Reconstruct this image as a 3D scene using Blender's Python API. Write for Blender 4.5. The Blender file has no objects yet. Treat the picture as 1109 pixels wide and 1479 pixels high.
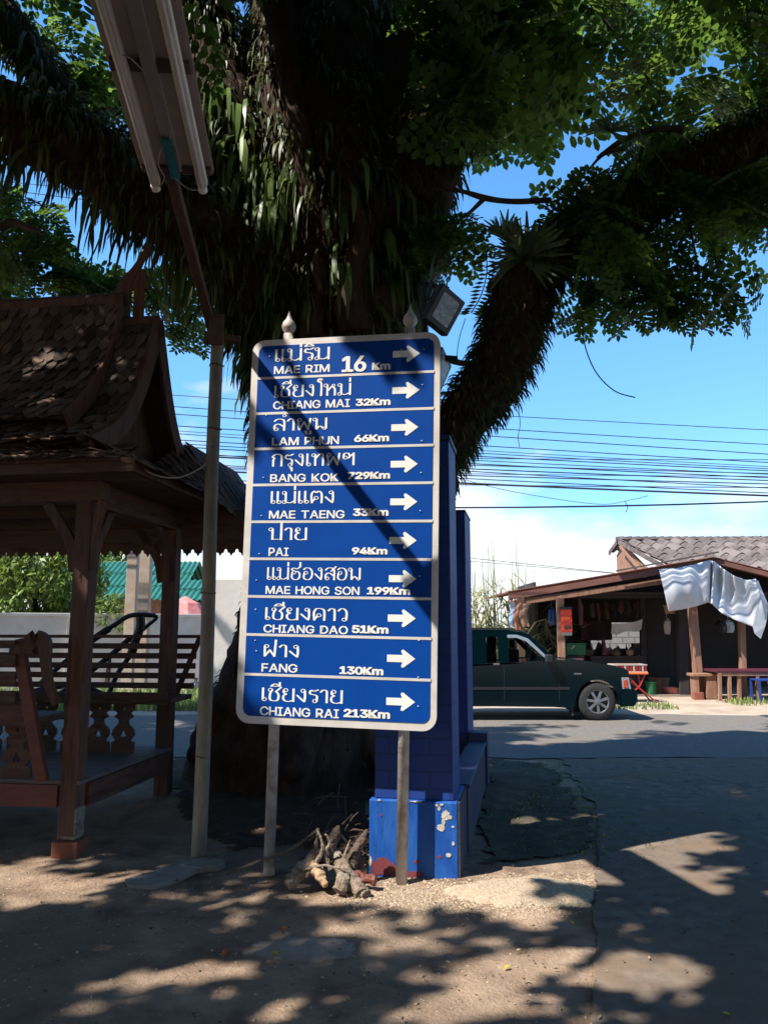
import bpy, bmesh, math, random, json
import numpy as np
from mathutils import Matrix, Vector, noise
random.seed(7); rng = np.random.default_rng(11)
R = math.radians
sc = bpy.context.scene; COL = sc.collection
# ---------------------------------------------------------------- camera, world, sun, exposure
F, CX, CY, H = 1117.0, 554.5, 739.5, 1.55            # focal length and centre in photograph pixels, eye height in metres
TH = math.atan2(905 - CY, F)
cd = bpy.data.cameras.new('camera'); cam = bpy.data.objects.new('camera', cd); COL.objects.link(cam)
cd.sensor_fit = 'VERTICAL'; cd.sensor_height = 36; cd.lens = F/1479*36; cd.clip_end = 2000; cd.clip_start = .05
cam.location = (0, 0, H); cam.rotation_euler = (R(90) + TH, 0, 0); sc.camera = cam
SAZ, SEL = R(60), R(53)                              # sun: behind the camera to the left
TOSUN = np.array([-math.sin(SAZ)*math.cos(SEL), -math.cos(SAZ)*math.cos(SEL), math.sin(SEL)])
W = bpy.data.worlds.new('World'); sc.world = W; W.use_nodes = True
nt = W.node_tree; N = nt.nodes; L = nt.links
bg = N['Background']; bg.inputs['Strength'].default_value = .12
sky = N.new('ShaderNodeTexSky'); sky.sky_type = 'NISHITA'; sky.sun_disc = False
sky.sun_elevation = SEL; sky.sun_rotation = math.atan2(TOSUN[0], TOSUN[1]) % (2*math.pi)
sky.air_density = 1.0; sky.dust_density = .25; sky.ozone_density = 1.6
tc = N.new('ShaderNodeTexCoord'); mp = N.new('ShaderNodeMapping'); mp.inputs['Scale'].default_value = (1, 1, 2.3)
nz = N.new('ShaderNodeTexNoise'); nz.inputs['Scale'].default_value = 4.2; nz.inputs['Detail'].default_value = 9; nz.inputs['Roughness'].default_value = .52
mp.inputs['Location'].default_value = (.35, .2, .12)
L.new(tc.outputs['Generated'], mp.inputs['Vector']); L.new(mp.outputs['Vector'], nz.inputs['Vector'])
sx = N.new('ShaderNodeSeparateXYZ'); L.new(tc.outputs['Generated'], sx.inputs[0])
er = N.new('ShaderNodeValToRGB')                      # clouds gather low above the horizon
er.color_ramp.elements[0].position = .0; er.color_ramp.elements[0].color = (.50, .50, .50, 1)
er.color_ramp.elements[1].position = .40; er.color_ramp.elements[1].color = (.0, .0, .0, 1)
e = er.color_ramp.elements.new(.14); e.color = (.42, .42, .42, 1)
e = er.color_ramp.elements.new(.24); e.color = (.16, .16, .16, 1)
L.new(sx.outputs['Z'], er.inputs[0])
ad = N.new('ShaderNodeMath'); ad.operation = 'ADD'; L.new(nz.outputs['Fac'], ad.inputs[0]); L.new(er.outputs[0], ad.inputs[1])
mr_ = N.new('ShaderNodeMapRange'); mr_.inputs['From Min'].default_value = .20; mr_.inputs['From Max'].default_value = .42; mr_.inputs['To Max'].default_value = -.17; L.new(sx.outputs['X'], mr_.inputs[0])
ad2 = N.new('ShaderNodeMath'); ad2.operation = 'ADD'; L.new(ad.outputs[0], ad2.inputs[0]); L.new(mr_.outputs[0], ad2.inputs[1])
cr = N.new('ShaderNodeValToRGB'); cr.color_ramp.elements[0].position = .73; cr.color_ramp.elements[1].position = .93
L.new(ad2.outputs[0], cr.inputs[0])
mx = N.new('ShaderNodeMixRGB'); mx.inputs['Color2'].default_value = (4.6, 4.75, 4.9, 1)
hs = N.new('ShaderNodeHueSaturation'); hs.inputs['Saturation'].default_value = 1.28; hs.inputs['Value'].default_value = 1.3; hs.inputs['Hue'].default_value = .498
L.new(sky.outputs[0], hs.inputs['Color'])
zr_ = N.new('ShaderNodeValToRGB'); zr_.color_ramp.elements[0].position = .02; zr_.color_ramp.elements[0].color = (.40, .56, .74, 1); zr_.color_ramp.elements[1].position = .42; zr_.color_ramp.elements[1].color = (1, 1, 1, 1)
L.new(sx.outputs['Z'], zr_.inputs[0]); ml_ = N.new('ShaderNodeMixRGB'); ml_.blend_type = 'MULTIPLY'; ml_.inputs['Fac'].default_value = 1; L.new(hs.outputs[0], ml_.inputs['Color1']); L.new(zr_.outputs[0], ml_.inputs['Color2'])
L.new(cr.outputs[0], mx.inputs['Fac']); L.new(ml_.outputs[0], mx.inputs['Color1']); L.new(mx.outputs[0], bg.inputs['Color'])
sd = bpy.data.lights.new('sun', 'SUN'); sun = bpy.data.objects.new('sun', sd); COL.objects.link(sun)
sd.energy = 4.7; sd.angle = R(.53); sd.color = (1, .945, .86)
sun.rotation_euler = Vector(TOSUN).to_track_quat('Z', 'Y').to_euler()
sc.view_settings.view_transform = 'Standard'; sc.view_settings.look = 'None'; sc.view_settings.gamma = 1
sc.view_settings.exposure = 1.1
sc.cycles.max_bounces = 6; sc.cycles.transparent_max_bounces = 12
# ---------------------------------------------------------------- measuring: photograph pixels to places
CAM = np.array([0, 0, H])
def ray(px, py):
    u = (px - CX)/F; v = (CY - py)/F
    return np.array([u, math.cos(TH) - v*math.sin(TH), math.sin(TH) + v*math.cos(TH)])
def pt(px, py, Y): r = ray(px, py); return Vector(CAM + r*(Y/r[1]))
def gnd(px, py, z=0): r = ray(px, py); return Vector(CAM + r*((z - H)/r[2]))
def onplane(px, py, o, n): r = ray(px, py); return Vector(CAM + r*(np.dot(np.array(o) - CAM, n)/np.dot(r, n)))
def projv(P):
    d = P - CAM; fw = d[:, 1]*math.cos(TH) + d[:, 2]*math.sin(TH); up = -d[:, 1]*math.sin(TH) + d[:, 2]*math.cos(TH)
    fs = np.where(fw > .05, fw, .05)
    return np.where(fw > .05, CX + F*d[:, 0]/fs, -9999), np.where(fw > .05, CY - F*up/fs, -9999)
def inpoly(x, y, poly):
    res = np.zeros(len(x), bool); n = len(poly)
    for i in range(n):
        x0, y0 = poly[i]; x1, y1 = poly[(i + 1) % n]
        if y0 == y1: continue
        c = ((y0 > y) != (y1 > y)) & (x < (x1 - x0)*(y - y0)/(y1 - y0) + x0)
        res ^= c
    return res
def ell(x, y, rx, ry, n=14): return [(x + rx*math.cos(6.283*i/n), y + ry*math.sin(6.283*i/n)) for i in range(n)]
# ---------------------------------------------------------------- materials
def mat(name, c1, c2=None, scale=6, rough=.8, bump=0, bscale=None, metal=0, detail=6, c3=None, s3=1.5, stretch=None, spec=.4, lo=.35, hi=.65, island=0):
    m = bpy.data.materials.new(name); m.use_nodes = True; t = m.node_tree; n = t.nodes; l = t.links
    b = n['Principled BSDF']; b.inputs['Roughness'].default_value = rough; b.inputs['Metallic'].default_value = metal
    b.inputs['Specular IOR Level'].default_value = spec
    co = n.new('ShaderNodeTexCoord'); src = co.outputs['Object']
    if stretch:
        mpn = n.new('ShaderNodeMapping'); mpn.inputs['Scale'].default_value = stretch; l.new(src, mpn.inputs[0]); src = mpn.outputs[0]
    def nse(s, d=detail):
        q = n.new('ShaderNodeTexNoise'); q.inputs['Scale'].default_value = s; q.inputs['Detail'].default_value = d; q.inputs['Roughness'].default_value = .62
        l.new(src, q.inputs['Vector']); return q
    c2 = c2 or tuple(v*.75 for v in c1)
    q = nse(scale); r = n.new('ShaderNodeValToRGB'); r.color_ramp.elements[0].position = lo; r.color_ramp.elements[1].position = hi
    r.color_ramp.elements[0].color = (*c1, 1); r.color_ramp.elements[1].color = (*c2, 1); l.new(q.outputs['Fac'], r.inputs[0]); out = r.outputs[0]
    if c3:
        q3 = nse(s3, 5); r3 = n.new('ShaderNodeValToRGB'); r3.color_ramp.elements[0].position = .47; r3.color_ramp.elements[1].position = .62
        l.new(q3.outputs['Fac'], r3.inputs[0]); k = n.new('ShaderNodeMixRGB'); k.inputs['Color2'].default_value = (*c3, 1)
        l.new(r3.outputs[0], k.inputs['Fac']); l.new(out, k.inputs['Color1']); out = k.outputs[0]
    if island:
        g = n.new('ShaderNodeNewGeometry'); hv = n.new('ShaderNodeHueSaturation'); mr = n.new('ShaderNodeMapRange')
        mr.inputs['To Min'].default_value = 1 - island; mr.inputs['To Max'].default_value = 1 + island
        l.new(g.outputs['Random Per Island'], mr.inputs[0]); l.new(mr.outputs[0], hv.inputs['Value']); l.new(out, hv.inputs['Color']); out = hv.outputs[0]
    l.new(out, b.inputs['Base Color'])
    if bump:
        qb = nse(bscale or scale*3, 8); bp = n.new('ShaderNodeBump'); bp.inputs['Strength'].default_value = bump; bp.inputs['Distance'].default_value = .02
        l.new(qb.outputs['Fac'], bp.inputs['Height']); l.new(bp.outputs[0], b.inputs['Normal'])
    return m
def leafmat(name, c1, c2, tr=.35, island=.35, rough=.5):
    m = mat(name, c1, c2, 1.3, rough, island=island, spec=.35); t = m.node_tree; n = t.nodes; l = t.links
    b = n['Principled BSDF']; o = n['Material Output']; td = n.new('ShaderNodeBsdfTranslucent'); ms = n.new('ShaderNodeMixShader'); ms.inputs[0].default_value = tr
    src = b.inputs['Base Color'].links[0].from_socket
    hv = n.new('ShaderNodeHueSaturation'); hv.inputs['Value'].default_value = 1.5; hv.inputs['Hue'].default_value = .485; l.new(src, hv.inputs['Color']); l.new(hv.outputs[0], td.inputs['Color'])
    l.new(b.outputs[0], ms.inputs[1]); l.new(td.outputs[0], ms.inputs[2]); l.new(ms.outputs[0], o.inputs['Surface']); return m
def glassmat(name, tint, a):
    m = bpy.data.materials.new(name); m.use_nodes = True; n = m.node_tree.nodes; l = m.node_tree.links; n.remove(n['Principled BSDF'])
    t = n.new('ShaderNodeBsdfTransparent'); t.inputs[0].default_value = (*tint, 1); g = n.new('ShaderNodeBsdfGlossy'); g.inputs['Roughness'].default_value = .03
    fr = n.new('ShaderNodeFresnel'); fr.inputs[0].default_value = a; x = n.new('ShaderNodeMixShader'); l.new(fr.outputs[0], x.inputs[0]); l.new(t.outputs[0], x.inputs[1]); l.new(g.outputs[0], x.inputs[2]); l.new(x.outputs[0], n['Material Output'].inputs[0]); return m
def tilemat(name, c1, c2, mortar, sx_, sz_, rough=.3, ms=.012):
    """wall tiles laid by height and horizontal distance"""
    m = bpy.data.materials.new(name); m.use_nodes = True; n = m.node_tree.nodes; l = m.node_tree.links; b = n['Principled BSDF']; b.inputs['Roughness'].default_value = rough
    co = n.new('ShaderNodeTexCoord'); s = n.new('ShaderNodeSeparateXYZ'); l.new(co.outputs['Object'], s.inputs[0])
    a = n.new('ShaderNodeMath'); a.operation = 'ADD'; l.new(s.outputs[0], a.inputs[0]); l.new(s.outputs[1], a.inputs[1])
    c = n.new('ShaderNodeCombineXYZ'); l.new(a.outputs[0], c.inputs[0]); l.new(s.outputs[2], c.inputs[1])
    k = n.new('ShaderNodeTexBrick'); k.inputs['Scale'].default_value = 1; k.inputs['Brick Width'].default_value = sx_; k.inputs['Row Height'].default_value = sz_; k.inputs['Mortar Size'].default_value = ms; k.offset = .5
    k.inputs['Color1'].default_value = (*c1, 1); k.inputs['Color2'].default_value = (*c2, 1); k.inputs['Mortar'].default_value = (*mortar, 1)
    l.new(c.outputs[0], k.inputs['Vector']); l.new(k.outputs[0], b.inputs['Base Color'])
    bp = n.new('ShaderNodeBump'); bp.inputs['Strength'].default_value = .5; bp.inputs['Distance'].default_value = .006; bp.invert = True; l.new(k.outputs['Fac'], bp.inputs['Height']); l.new(bp.outputs[0], b.inputs['Normal'])
    return m
M = {
 'dirt': mat('dirt', (.15, .100, .070), (.37, .268, .19), 3.2, .95, .9, 45, c3=(.22, .165, .12), s3=.9, detail=12, spec=.1),
 'sand': mat('pale_sand', (.32, .24, .165), (.52, .42, .31), 60, .95, .9, 70, spec=.1),
 'verge': mat('verge', (.42, .34, .26), (.30, .23, .17), 2, .95, .6, 30, spec=.1),
 'asphalt': mat('asphalt', (.13, .12, .11), (.19, .175, .16), 18, .9, .6, 90, c3=(.17, .145, .12), s3=.8, spec=.1),
 'apron': mat('apron_concrete', (.12, .095, .075), (.20, .16, .125), 9, .93, .3, 120, c3=(.17, .12, .085), s3=1.1, spec=.08),
 'pebble': mat('pebble', (.20, .15, .11), (.34, .28, .22), 4, .9, island=.4),
 'bark': mat('bark', (.024, .016, .012), (.068, .044, .032), 7, .95, 1.0, 14, stretch=(1, 1, .35), spec=.1, detail=10),
 'twig': mat('twig_bark', (.07, .05, .04), (.13, .10, .08), 9, .9, .5, spec=.1),
 'leaf': leafmat('rain_tree_leaf', (.045, .10, .014), (.10, .175, .028), .52, .45),
 'fern': leafmat('strap_fern', (.035, .052, .016), (.085, .105, .030), .25, .55),
 'fern_dry': mat('dry_fern', (.09, .052, .028), (.045, .028, .018), 3, .9, island=.5, spec=.1),
 'strap': leafmat('broad_strap_leaf', (.075, .13, .035), (.15, .21, .07), .3, .35, .35),
 'soilshade': mat('shade_darkened_soil', (.055, .038, .029), (.12, .084, .062), 9, .95, .9, 50, c3=(.085, .058, .042), s3=3, spec=.05),  # soil tone darkened to paint in the deep shade under the tree
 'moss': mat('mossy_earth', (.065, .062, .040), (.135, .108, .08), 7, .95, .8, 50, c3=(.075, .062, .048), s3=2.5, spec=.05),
 'stag': leafmat('staghorn_leaf', (.07, .11, .045), (.14, .19, .09), .3, .25),
 'bush': leafmat('mango_leaf', (.085, .15, .028), (.17, .24, .05), .35, .45),
 'cane': leafmat('cane_leaf', (.22, .24, .10), (.36, .35, .19), .3, .45),
 'grass': leafmat('grass_blade', (.10, .17, .035), (.20, .25, .07), .3, .4),
 'signblue': mat('sign_blue', (.001, .045, .25), (.001, .052, .28), 4, .5, .02, 40, spec=.12),
 'signwhite': mat('reflective_white', (.78, .76, .72), (.70, .68, .63), 5, .45, .02, 40),
 'alum': mat('aluminium_border', (.66, .62, .58), (.54, .50, .46), 5, .5, .05, 30, metal=.15),
 'galv': mat('galvanised_pipe', (.50, .46, .42), (.36, .33, .30), 14, .6, .25, 60, metal=.1, c3=(.30, .24, .20), s3=9),
 'tile': tilemat('blue_tile', (.002, .028, .165), (.003, .033, .185), (.002, .020, .12), .21, .105, .6, .006),
 'blue': mat('blue_paint', (.006, .055, .26), (.014, .095, .38), 7, .55, .25, 40, c3=(.022, .10, .33), s3=4, stretch=(1.6, 1.6, .5), spec=.25),
 'bluedark': mat('dark_blue_paint', (.012, .022, .075), (.02, .03, .085), 5, .6, .2, 30),
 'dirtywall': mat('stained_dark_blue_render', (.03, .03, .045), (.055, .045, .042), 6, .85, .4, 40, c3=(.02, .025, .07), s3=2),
 'peel': mat('bare_plaster', (.52, .49, .44), (.40, .36, .30), 20, .9, .4),
 'redpaint': mat('red_undercoat', (.20, .035, .04), (.11, .03, .04), 16, .8),
 'wood': mat('pavilion_wood', (.165, .066, .038), (.055, .024, .016), 6, .68, .6, 40, stretch=(4, 4, .45), spec=.3, c3=(.105, .055, .038), s3=2.5),
 'woodx': mat('pavilion_plank', (.17, .074, .045), (.065, .030, .020), 6, .7, .6, 40, stretch=(.45, 4, 4), spec=.3, c3=(.12, .07, .048), s3=2.5),
 'woody': mat('pavilion_side_plank', (.16, .066, .040), (.062, .028, .019), 6, .7, .6, 40, stretch=(4, .45, 4), spec=.3),
 'deck': mat('deck_board', (.15, .115, .098), (.10, .075, .064), 5, .75, .3, 24, stretch=(.5, 4, 3)),
 'redwood': mat('red_stained_beam', (.19, .05, .03), (.12, .034, .022), 4, .6, .3, 20, stretch=(.5, 3, 3)),
 'shingle': mat('weathered_shingle', (.075, .052, .042), (.15, .105, .08), 8, .85, .4, 40, island=.55, spec=.15, c3=(.10, .055, .038), s3=2),
 'brick': mat('red_brick', (.26, .085, .050), (.19, .06, .036), 12, .9, .6),
 'rust': mat('rusty_steel', (.125, .065, .042), (.085, .045, .032), 16, .8, .4, metal=.1),
 'bamboo': mat('weathered_pole', (.30, .25, .17), (.20, .165, .115), 9, .6, .2, 30, stretch=(2, 2, .5), c3=(.17, .14, .115), s3=3),
 'board': mat('lamp_backboard', (.39, .30, .255), (.32, .245, .21), 3, .75, .1),
 'batten': mat('lamp_batten', (.80, .68, .58), (.72, .60, .50), 8, .5, .05),
 'tube': mat('unlit_tube_glass', (.62, .52, .45), (.58, .48, .41), 8, .22),
 'teal': mat('teal_block', (.02, .20, .19), (.015, .15, .15), 9, .5),
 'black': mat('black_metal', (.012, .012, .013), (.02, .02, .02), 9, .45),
 'rubber': mat('rubber', (.018, .018, .018), (.030, .029, .028), 20, .85, .2),
 'lampglass': mat('lamp_glass', (.42, .44, .46), (.22, .23, .25), 26, .12, .8, 30),
 'wire': mat('wire_black', (.012, .012, .014), (.02, .02, .02), 3, .7),
 'wirewhite': mat('wire_white', (.42, .38, .33), (.36, .32, .28), 3, .6),
 'wirebrown': mat('wire_tan', (.16, .11, .08), None, 3, .7),
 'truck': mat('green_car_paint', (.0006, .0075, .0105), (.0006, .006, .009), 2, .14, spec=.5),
 'trim': mat('car_trim', (.02, .022, .024), None, 8, .5),
 'visor': mat('window_visor', (.20, .24, .29), (.16, .20, .25), 2, .25),
 'rim': mat('alloy_rim', (.26, .26, .27), (.2, .2, .21), 9, .35, metal=.6),
 'amber': mat('amber_lens', (.50, .09, .03), (.36, .05, .02), 20, .2),
 'lens': mat('clear_lens', (.34, .35, .37), (.2, .21, .23), 40, .12, .4),
 'seat': mat('dark_cloth', (.022, .022, .026), None, 8, .9),
 'glass': glassmat('tinted_glass', (.60, .64, .64), 1.35),
 'cement': mat('fibre_cement_roof', (.125, .098, .088), (.065, .052, .047), 7, .9, .4, 30, c3=(.17, .14, .125), s3=1.2),
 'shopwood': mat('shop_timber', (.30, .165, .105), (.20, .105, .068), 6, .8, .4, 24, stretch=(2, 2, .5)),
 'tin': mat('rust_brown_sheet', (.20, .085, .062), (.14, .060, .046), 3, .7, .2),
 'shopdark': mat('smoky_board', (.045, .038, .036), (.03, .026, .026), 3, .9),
 'tarp': mat('grey_tarpaulin', (.50, .52, .55), (.42, .45, .49), 3, .5, .08, 9),
 'block': tilemat('cement_block', (.24, .235, .23), (.19, .185, .18), (.12, .115, .11), .40, .20, .9, .02),
 'white': mat('white_render', (.66, .62, .57), (.58, .54, .49), 2, .9, .2, 20, c3=(.52, .47, .42), s3=.8),
 'concrete': mat('old_concrete', (.42, .35, .28), (.30, .25, .20), 6, .9, .6, 50, c3=(.36, .24, .16), s3=2),
 'greenroof': mat('green_sheet_roof', (.025, .15, .105), (.02, .12, .085), 2, .5),
 'maroon': mat('maroon_banner', (.085, .012, .025), (.06, .012, .02), 2, .6),
 'red': mat('red_poster', (.62, .055, .025), (.55, .045, .02), 3, .5),
 'orange': mat('orange_paint', (.72, .17, .04), (.62, .14, .035), 5, .45),
 'redpipe': mat('red_pipe', (.34, .022, .018), None, 5, .5),
 'green': mat('green_box', (.02, .12, .045), (.015, .09, .04), 5, .6),
 'bluechair': mat('blue_plastic', (.015, .045, .20), None, 5, .4),
 'pink': mat('faded_red_cloth', (.52, .13, .12), (.62, .26, .23), 6, .8),
 'yellow': mat('yellow_leaf', (.62, .42, .03), None, 8, .6),
 'orangeleaf': mat('orange_leaf', (.55, .16, .03), None, 8, .6),
 'greenleaf': mat('lime_leaf', (.40, .50, .03), None, 8, .6),
 'log': mat('split_log', (.36, .275, .20), (.10, .07, .05), 30, .95, 1.0, 90, c3=(.36, .29, .22), s3=9),
 'logcut': mat('cut_wood', (.42, .28, .17), (.34, .21, .12), 12, .9),
 'bag': mat('black_bag', (.02, .02, .022), (.045, .045, .048), 20, .25, .8, 40),
 'patch': mat('cement_patch', (.30, .255, .215), (.22, .185, .155), 12, .95, .7, 60),
 'gold': mat('gold_garland', (.40, .22, .10), (.24, .06, .05), 24, .6), 'sky': mat('light_blue_cloth', (.05, .35, .70), (.60, .62, .68), 14, .7),
}
# ---------------------------------------------------------------- mesh building
class MB:
    def __init__(s, T=None): s.v = []; s.f = []; s.T = T or Matrix()
    def add(s, vs, fs):
        b = len(s.v); s.v += [tuple(s.T @ Vector(p)) for p in vs]; s.f += [tuple(b + i for i in f) for f in fs]; return s
    def box(s, x0, x1, y0, y1, z0, z1, t=None):
        vs = [Vector(p) for p in ((x0, y0, z0), (x1, y0, z0), (x1, y1, z0), (x0, y1, z0), (x0, y0, z1), (x1, y0, z1), (x1, y1, z1), (x0, y1, z1))]
        if t: vs = [t @ v for v in vs]
        return s.add(vs, [(0, 3, 2, 1), (4, 5, 6, 7), (0, 1, 5, 4), (1, 2, 6, 5), (2, 3, 7, 6), (3, 0, 4, 7)])
    def beam(s, a, b, w, h, up=(0, 0, 1)):
        a = Vector(a); b = Vector(b); d = (b - a).normalized(); u = Vector(up); sd_ = d.cross(u)
        if sd_.length < 1e-4: sd_ = d.cross(Vector((1, 0, 0)))
        sd_.normalize(); u = sd_.cross(d); vs = []
        for p in (a, b):
            for i, j in ((-1, -1), (1, -1), (1, 1), (-1, 1)): vs.append(p + sd_*(w/2*i) + u*(h/2*j))
        return s.add(vs, [(3, 2, 1, 0), (4, 5, 6, 7), (0, 1, 5, 4), (1, 2, 6, 5), (2, 3, 7, 6), (3, 0, 4, 7)])
    def tube(s, pts, r, n=8, cap=True, nz=0, nf=3):
        P = [Vector(p) for p in pts]; k = len(P); rr = r if isinstance(r, (list, tuple)) else [r]*k; vs = []; fs = []
        t0 = (P[1] - P[0]).normalized(); u = t0.orthogonal().normalized()
        for i in range(k):
            t = (P[min(i + 1, k - 1)] - P[max(i - 1, 0)]).normalized(); u = (u - t*u.dot(t)).normalized(); w = t.cross(u)
            for j in range(n):
                a = 2*math.pi*j/n; d = u*math.cos(a) + w*math.sin(a); q = P[i] + d*rr[i]
                if nz: q = q + d*(noise.noise(q*nf)*nz + noise.noise(q*nf*3.1)*nz*.5)
                vs.append(q)
        for i in range(k - 1):
            for j in range(n): fs.append((i*n + j, i*n + (j + 1) % n, (i + 1)*n + (j + 1) % n, (i + 1)*n + j))
        if cap: fs += [tuple(range(n - 1, -1, -1)), tuple(range((k - 1)*n, k*n))]
        return s.add(vs, fs)
    def prism(s, poly, d0, d1, ax='y'):
        """poly in (x,z) swept along y (ax='y'), (x,y) along z ('z'), (y,z) along x ('x')"""
        g = {'y': lambda a, b, d: (a, d, b), 'z': lambda a, b, d: (a, b, d), 'x': lambda a, b, d: (d, a, b)}[ax]
        n = len(poly); vs = [g(a, b, d0) for a, b in poly] + [g(a, b, d1) for a, b in poly]
        fs = [tuple(range(n)), tuple(range(2*n - 1, n - 1, -1))] + [(i, (i + 1) % n, n + (i + 1) % n, n + i) for i in range(n)]
        return s.add(vs, [tuple(reversed(f)) for f in fs])
    def lathe(s, prof, n=14, c=(0, 0, 0), ax='z', cap=True):
        vs = []; fs = []; k = len(prof)
        for r, h in prof:
            for j in range(n):
                a = 2*math.pi*j/n; x, y = r*math.cos(a), r*math.sin(a)
                vs.append((c[0] + x, c[1] + y, c[2] + h) if ax == 'z' else (c[0] + x, c[1] + h, c[2] + y))
        for i in range(k - 1):
            for j in range(n): fs.append((i*n + j, i*n + (j + 1) % n, (i + 1)*n + (j + 1) % n, (i + 1)*n + j))
        return s.add(vs, fs + ([tuple(range(n - 1, -1, -1)), tuple(range((k - 1)*n, k*n))] if cap else []))
    def sweep(s, P, w, h, up):
        """a board of width w and depth h (numbers or lists) bent along a path"""
        P = [Vector(p) for p in P]; k = len(P); up = Vector(up); vs = []
        for i in range(k):
            t = (P[min(i + 1, k - 1)] - P[max(i - 1, 0)]).normalized(); sd_ = t.cross(up).normalized(); u = sd_.cross(t); a = (w[i] if isinstance(w, list) else w)/2; b = (h[i] if isinstance(h, list) else h)/2
            vs += [P[i] - sd_*a - u*b, P[i] + sd_*a - u*b, P[i] + sd_*a + u*b, P[i] - sd_*a + u*b]
        return s.add(vs, [(3, 2, 1, 0), (4*k - 4, 4*k - 3, 4*k - 2, 4*k - 1)] + [(4*i + j, 4*i + (j + 1) % 4, 4*i + 4 + (j + 1) % 4, 4*i + 4 + j) for i in range(k - 1) for j in range(4)])
    def sheet(s, grid, th=0):
        a = len(grid); b = len(grid[0]); vs = [p for row in grid for p in row]
        return s.add(vs, [(i*b + j, i*b + j + 1, (i + 1)*b + j + 1, (i + 1)*b + j) for i in range(a - 1) for j in range(b - 1)])
ORG = {}
def org(o): return ORG.get(o.name, Vector()) if o else Vector()
def thing(name, label, cat, loc, group=None):
    o = bpy.data.objects.new(name, None); COL.objects.link(o); o.location = loc; o.empty_display_size = .2
    ORG[o.name] = Vector(loc); return tag(o, label, cat, group)
def tag(o, label, cat, group=None, kind=None):
    if label: o['label'] = label
    if cat: o['category'] = cat
    if group: o['group'] = group
    if kind: o['kind'] = kind
    return o
def bevel(o, w, seg=2):
    m = o.modifiers.new('bevel', 'BEVEL'); m.width = w; m.segments = seg; m.limit_method = 'ANGLE'; m.angle_limit = R(40); return o
def obj(name, mb, m, parent=None, smooth=False, bev=0, loc=None):
    """mesh given in world places, linked as one object (under parent when given)"""
    me = bpy.data.meshes.new(name); g = org(parent) if parent else Vector(loc or (0, 0, 0))
    me.from_pydata([tuple(Vector(v) - g) for v in mb.v], [], mb.f); me.materials.append(M[m] if isinstance(m, str) else m)
    if smooth: me.polygons.foreach_set('use_smooth', [True]*len(me.polygons))
    o = bpy.data.objects.new(name, me); COL.objects.link(o)
    if parent: o.parent = parent; ORG[o.name] = g
    else: o.location = g; ORG[o.name] = g
    me.validate(); me.update()
    if bev: bevel(o, bev)
    return o
def arrobj(name, V, nper, m, parent=None, mats=None, midx=None):
    """numpy vertices, every nper of them one polygon"""
    me = bpy.data.meshes.new(name); g = np.array(org(parent)); V = V.reshape(-1, 3) - g; nv = len(V); nf = nv//nper
    me.vertices.add(nv); me.vertices.foreach_set('co', V.astype(np.float32).ravel()); me.loops.add(nv); me.loops.foreach_set('vertex_index', np.arange(nv, dtype=np.int32))
    me.polygons.add(nf); me.polygons.foreach_set('loop_start', np.arange(0, nv, nper, dtype=np.int32)); me.polygons.foreach_set('loop_total', np.full(nf, nper, np.int32))
    for q in (mats or [m]): me.materials.append(M[q])
    if midx is not None: me.polygons.foreach_set('material_index', midx.astype(np.int32))
    me.update(calc_edges=True); o = bpy.data.objects.new(name, me); COL.objects.link(o)
    if parent: o.parent = parent
    ORG[o.name] = Vector(g); return o
def striparr(name, V, Fc, m, parent=None, mats=None, midx=None):
    me = bpy.data.meshes.new(name); g = np.array(org(parent)); V = V.reshape(-1, 3) - g; Fc = Fc.reshape(-1, 4); nf = len(Fc)
    me.vertices.add(len(V)); me.vertices.foreach_set('co', V.astype(np.float32).ravel()); me.loops.add(nf*4); me.loops.foreach_set('vertex_index', Fc.astype(np.int32).ravel())
    me.polygons.add(nf); me.polygons.foreach_set('loop_start', np.arange(0, nf*4, 4, dtype=np.int32)); me.polygons.foreach_set('loop_total', np.full(nf, 4, np.int32))
    for q in (mats or [m]): me.materials.append(M[q])
    if midx is not None: me.polygons.foreach_set('material_index', midx.astype(np.int32))
    me.update(calc_edges=True); o = bpy.data.objects.new(name, me); COL.objects.link(o)
    if parent: o.parent = parent
    ORG[o.name] = Vector(g); return o
def smoothpath(P, k=6):
    P = [Vector(p) for p in P]; out = []
    for i in range(len(P) - 1):
        a, b, c, d = P[max(i - 1, 0)], P[i], P[i + 1], P[min(i + 2, len(P) - 1)]
        for j in range(k):
            t = j/k; out.append(.5*((2*b) + (c - a)*t + (2*a - 5*b + 4*c - d)*t*t + (3*b - a - 3*c + d)*t**3))
    return out + [P[-1]]
def lerps(r, k=6):
    out = []
    for i in range(len(r) - 1): out += [r[i] + (r[i + 1] - r[i])*j/k for j in range(k)]
    return out + [r[-1]]
def copy_tree(o, parent=None, shift=None):
    c = o.copy(); COL.objects.link(c)
    if parent: c.parent = parent
    if shift is not None: c.location = Vector(o.location) + Vector(shift)
    for ch in list(o.children): copy_tree(ch, c)
    return c
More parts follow.
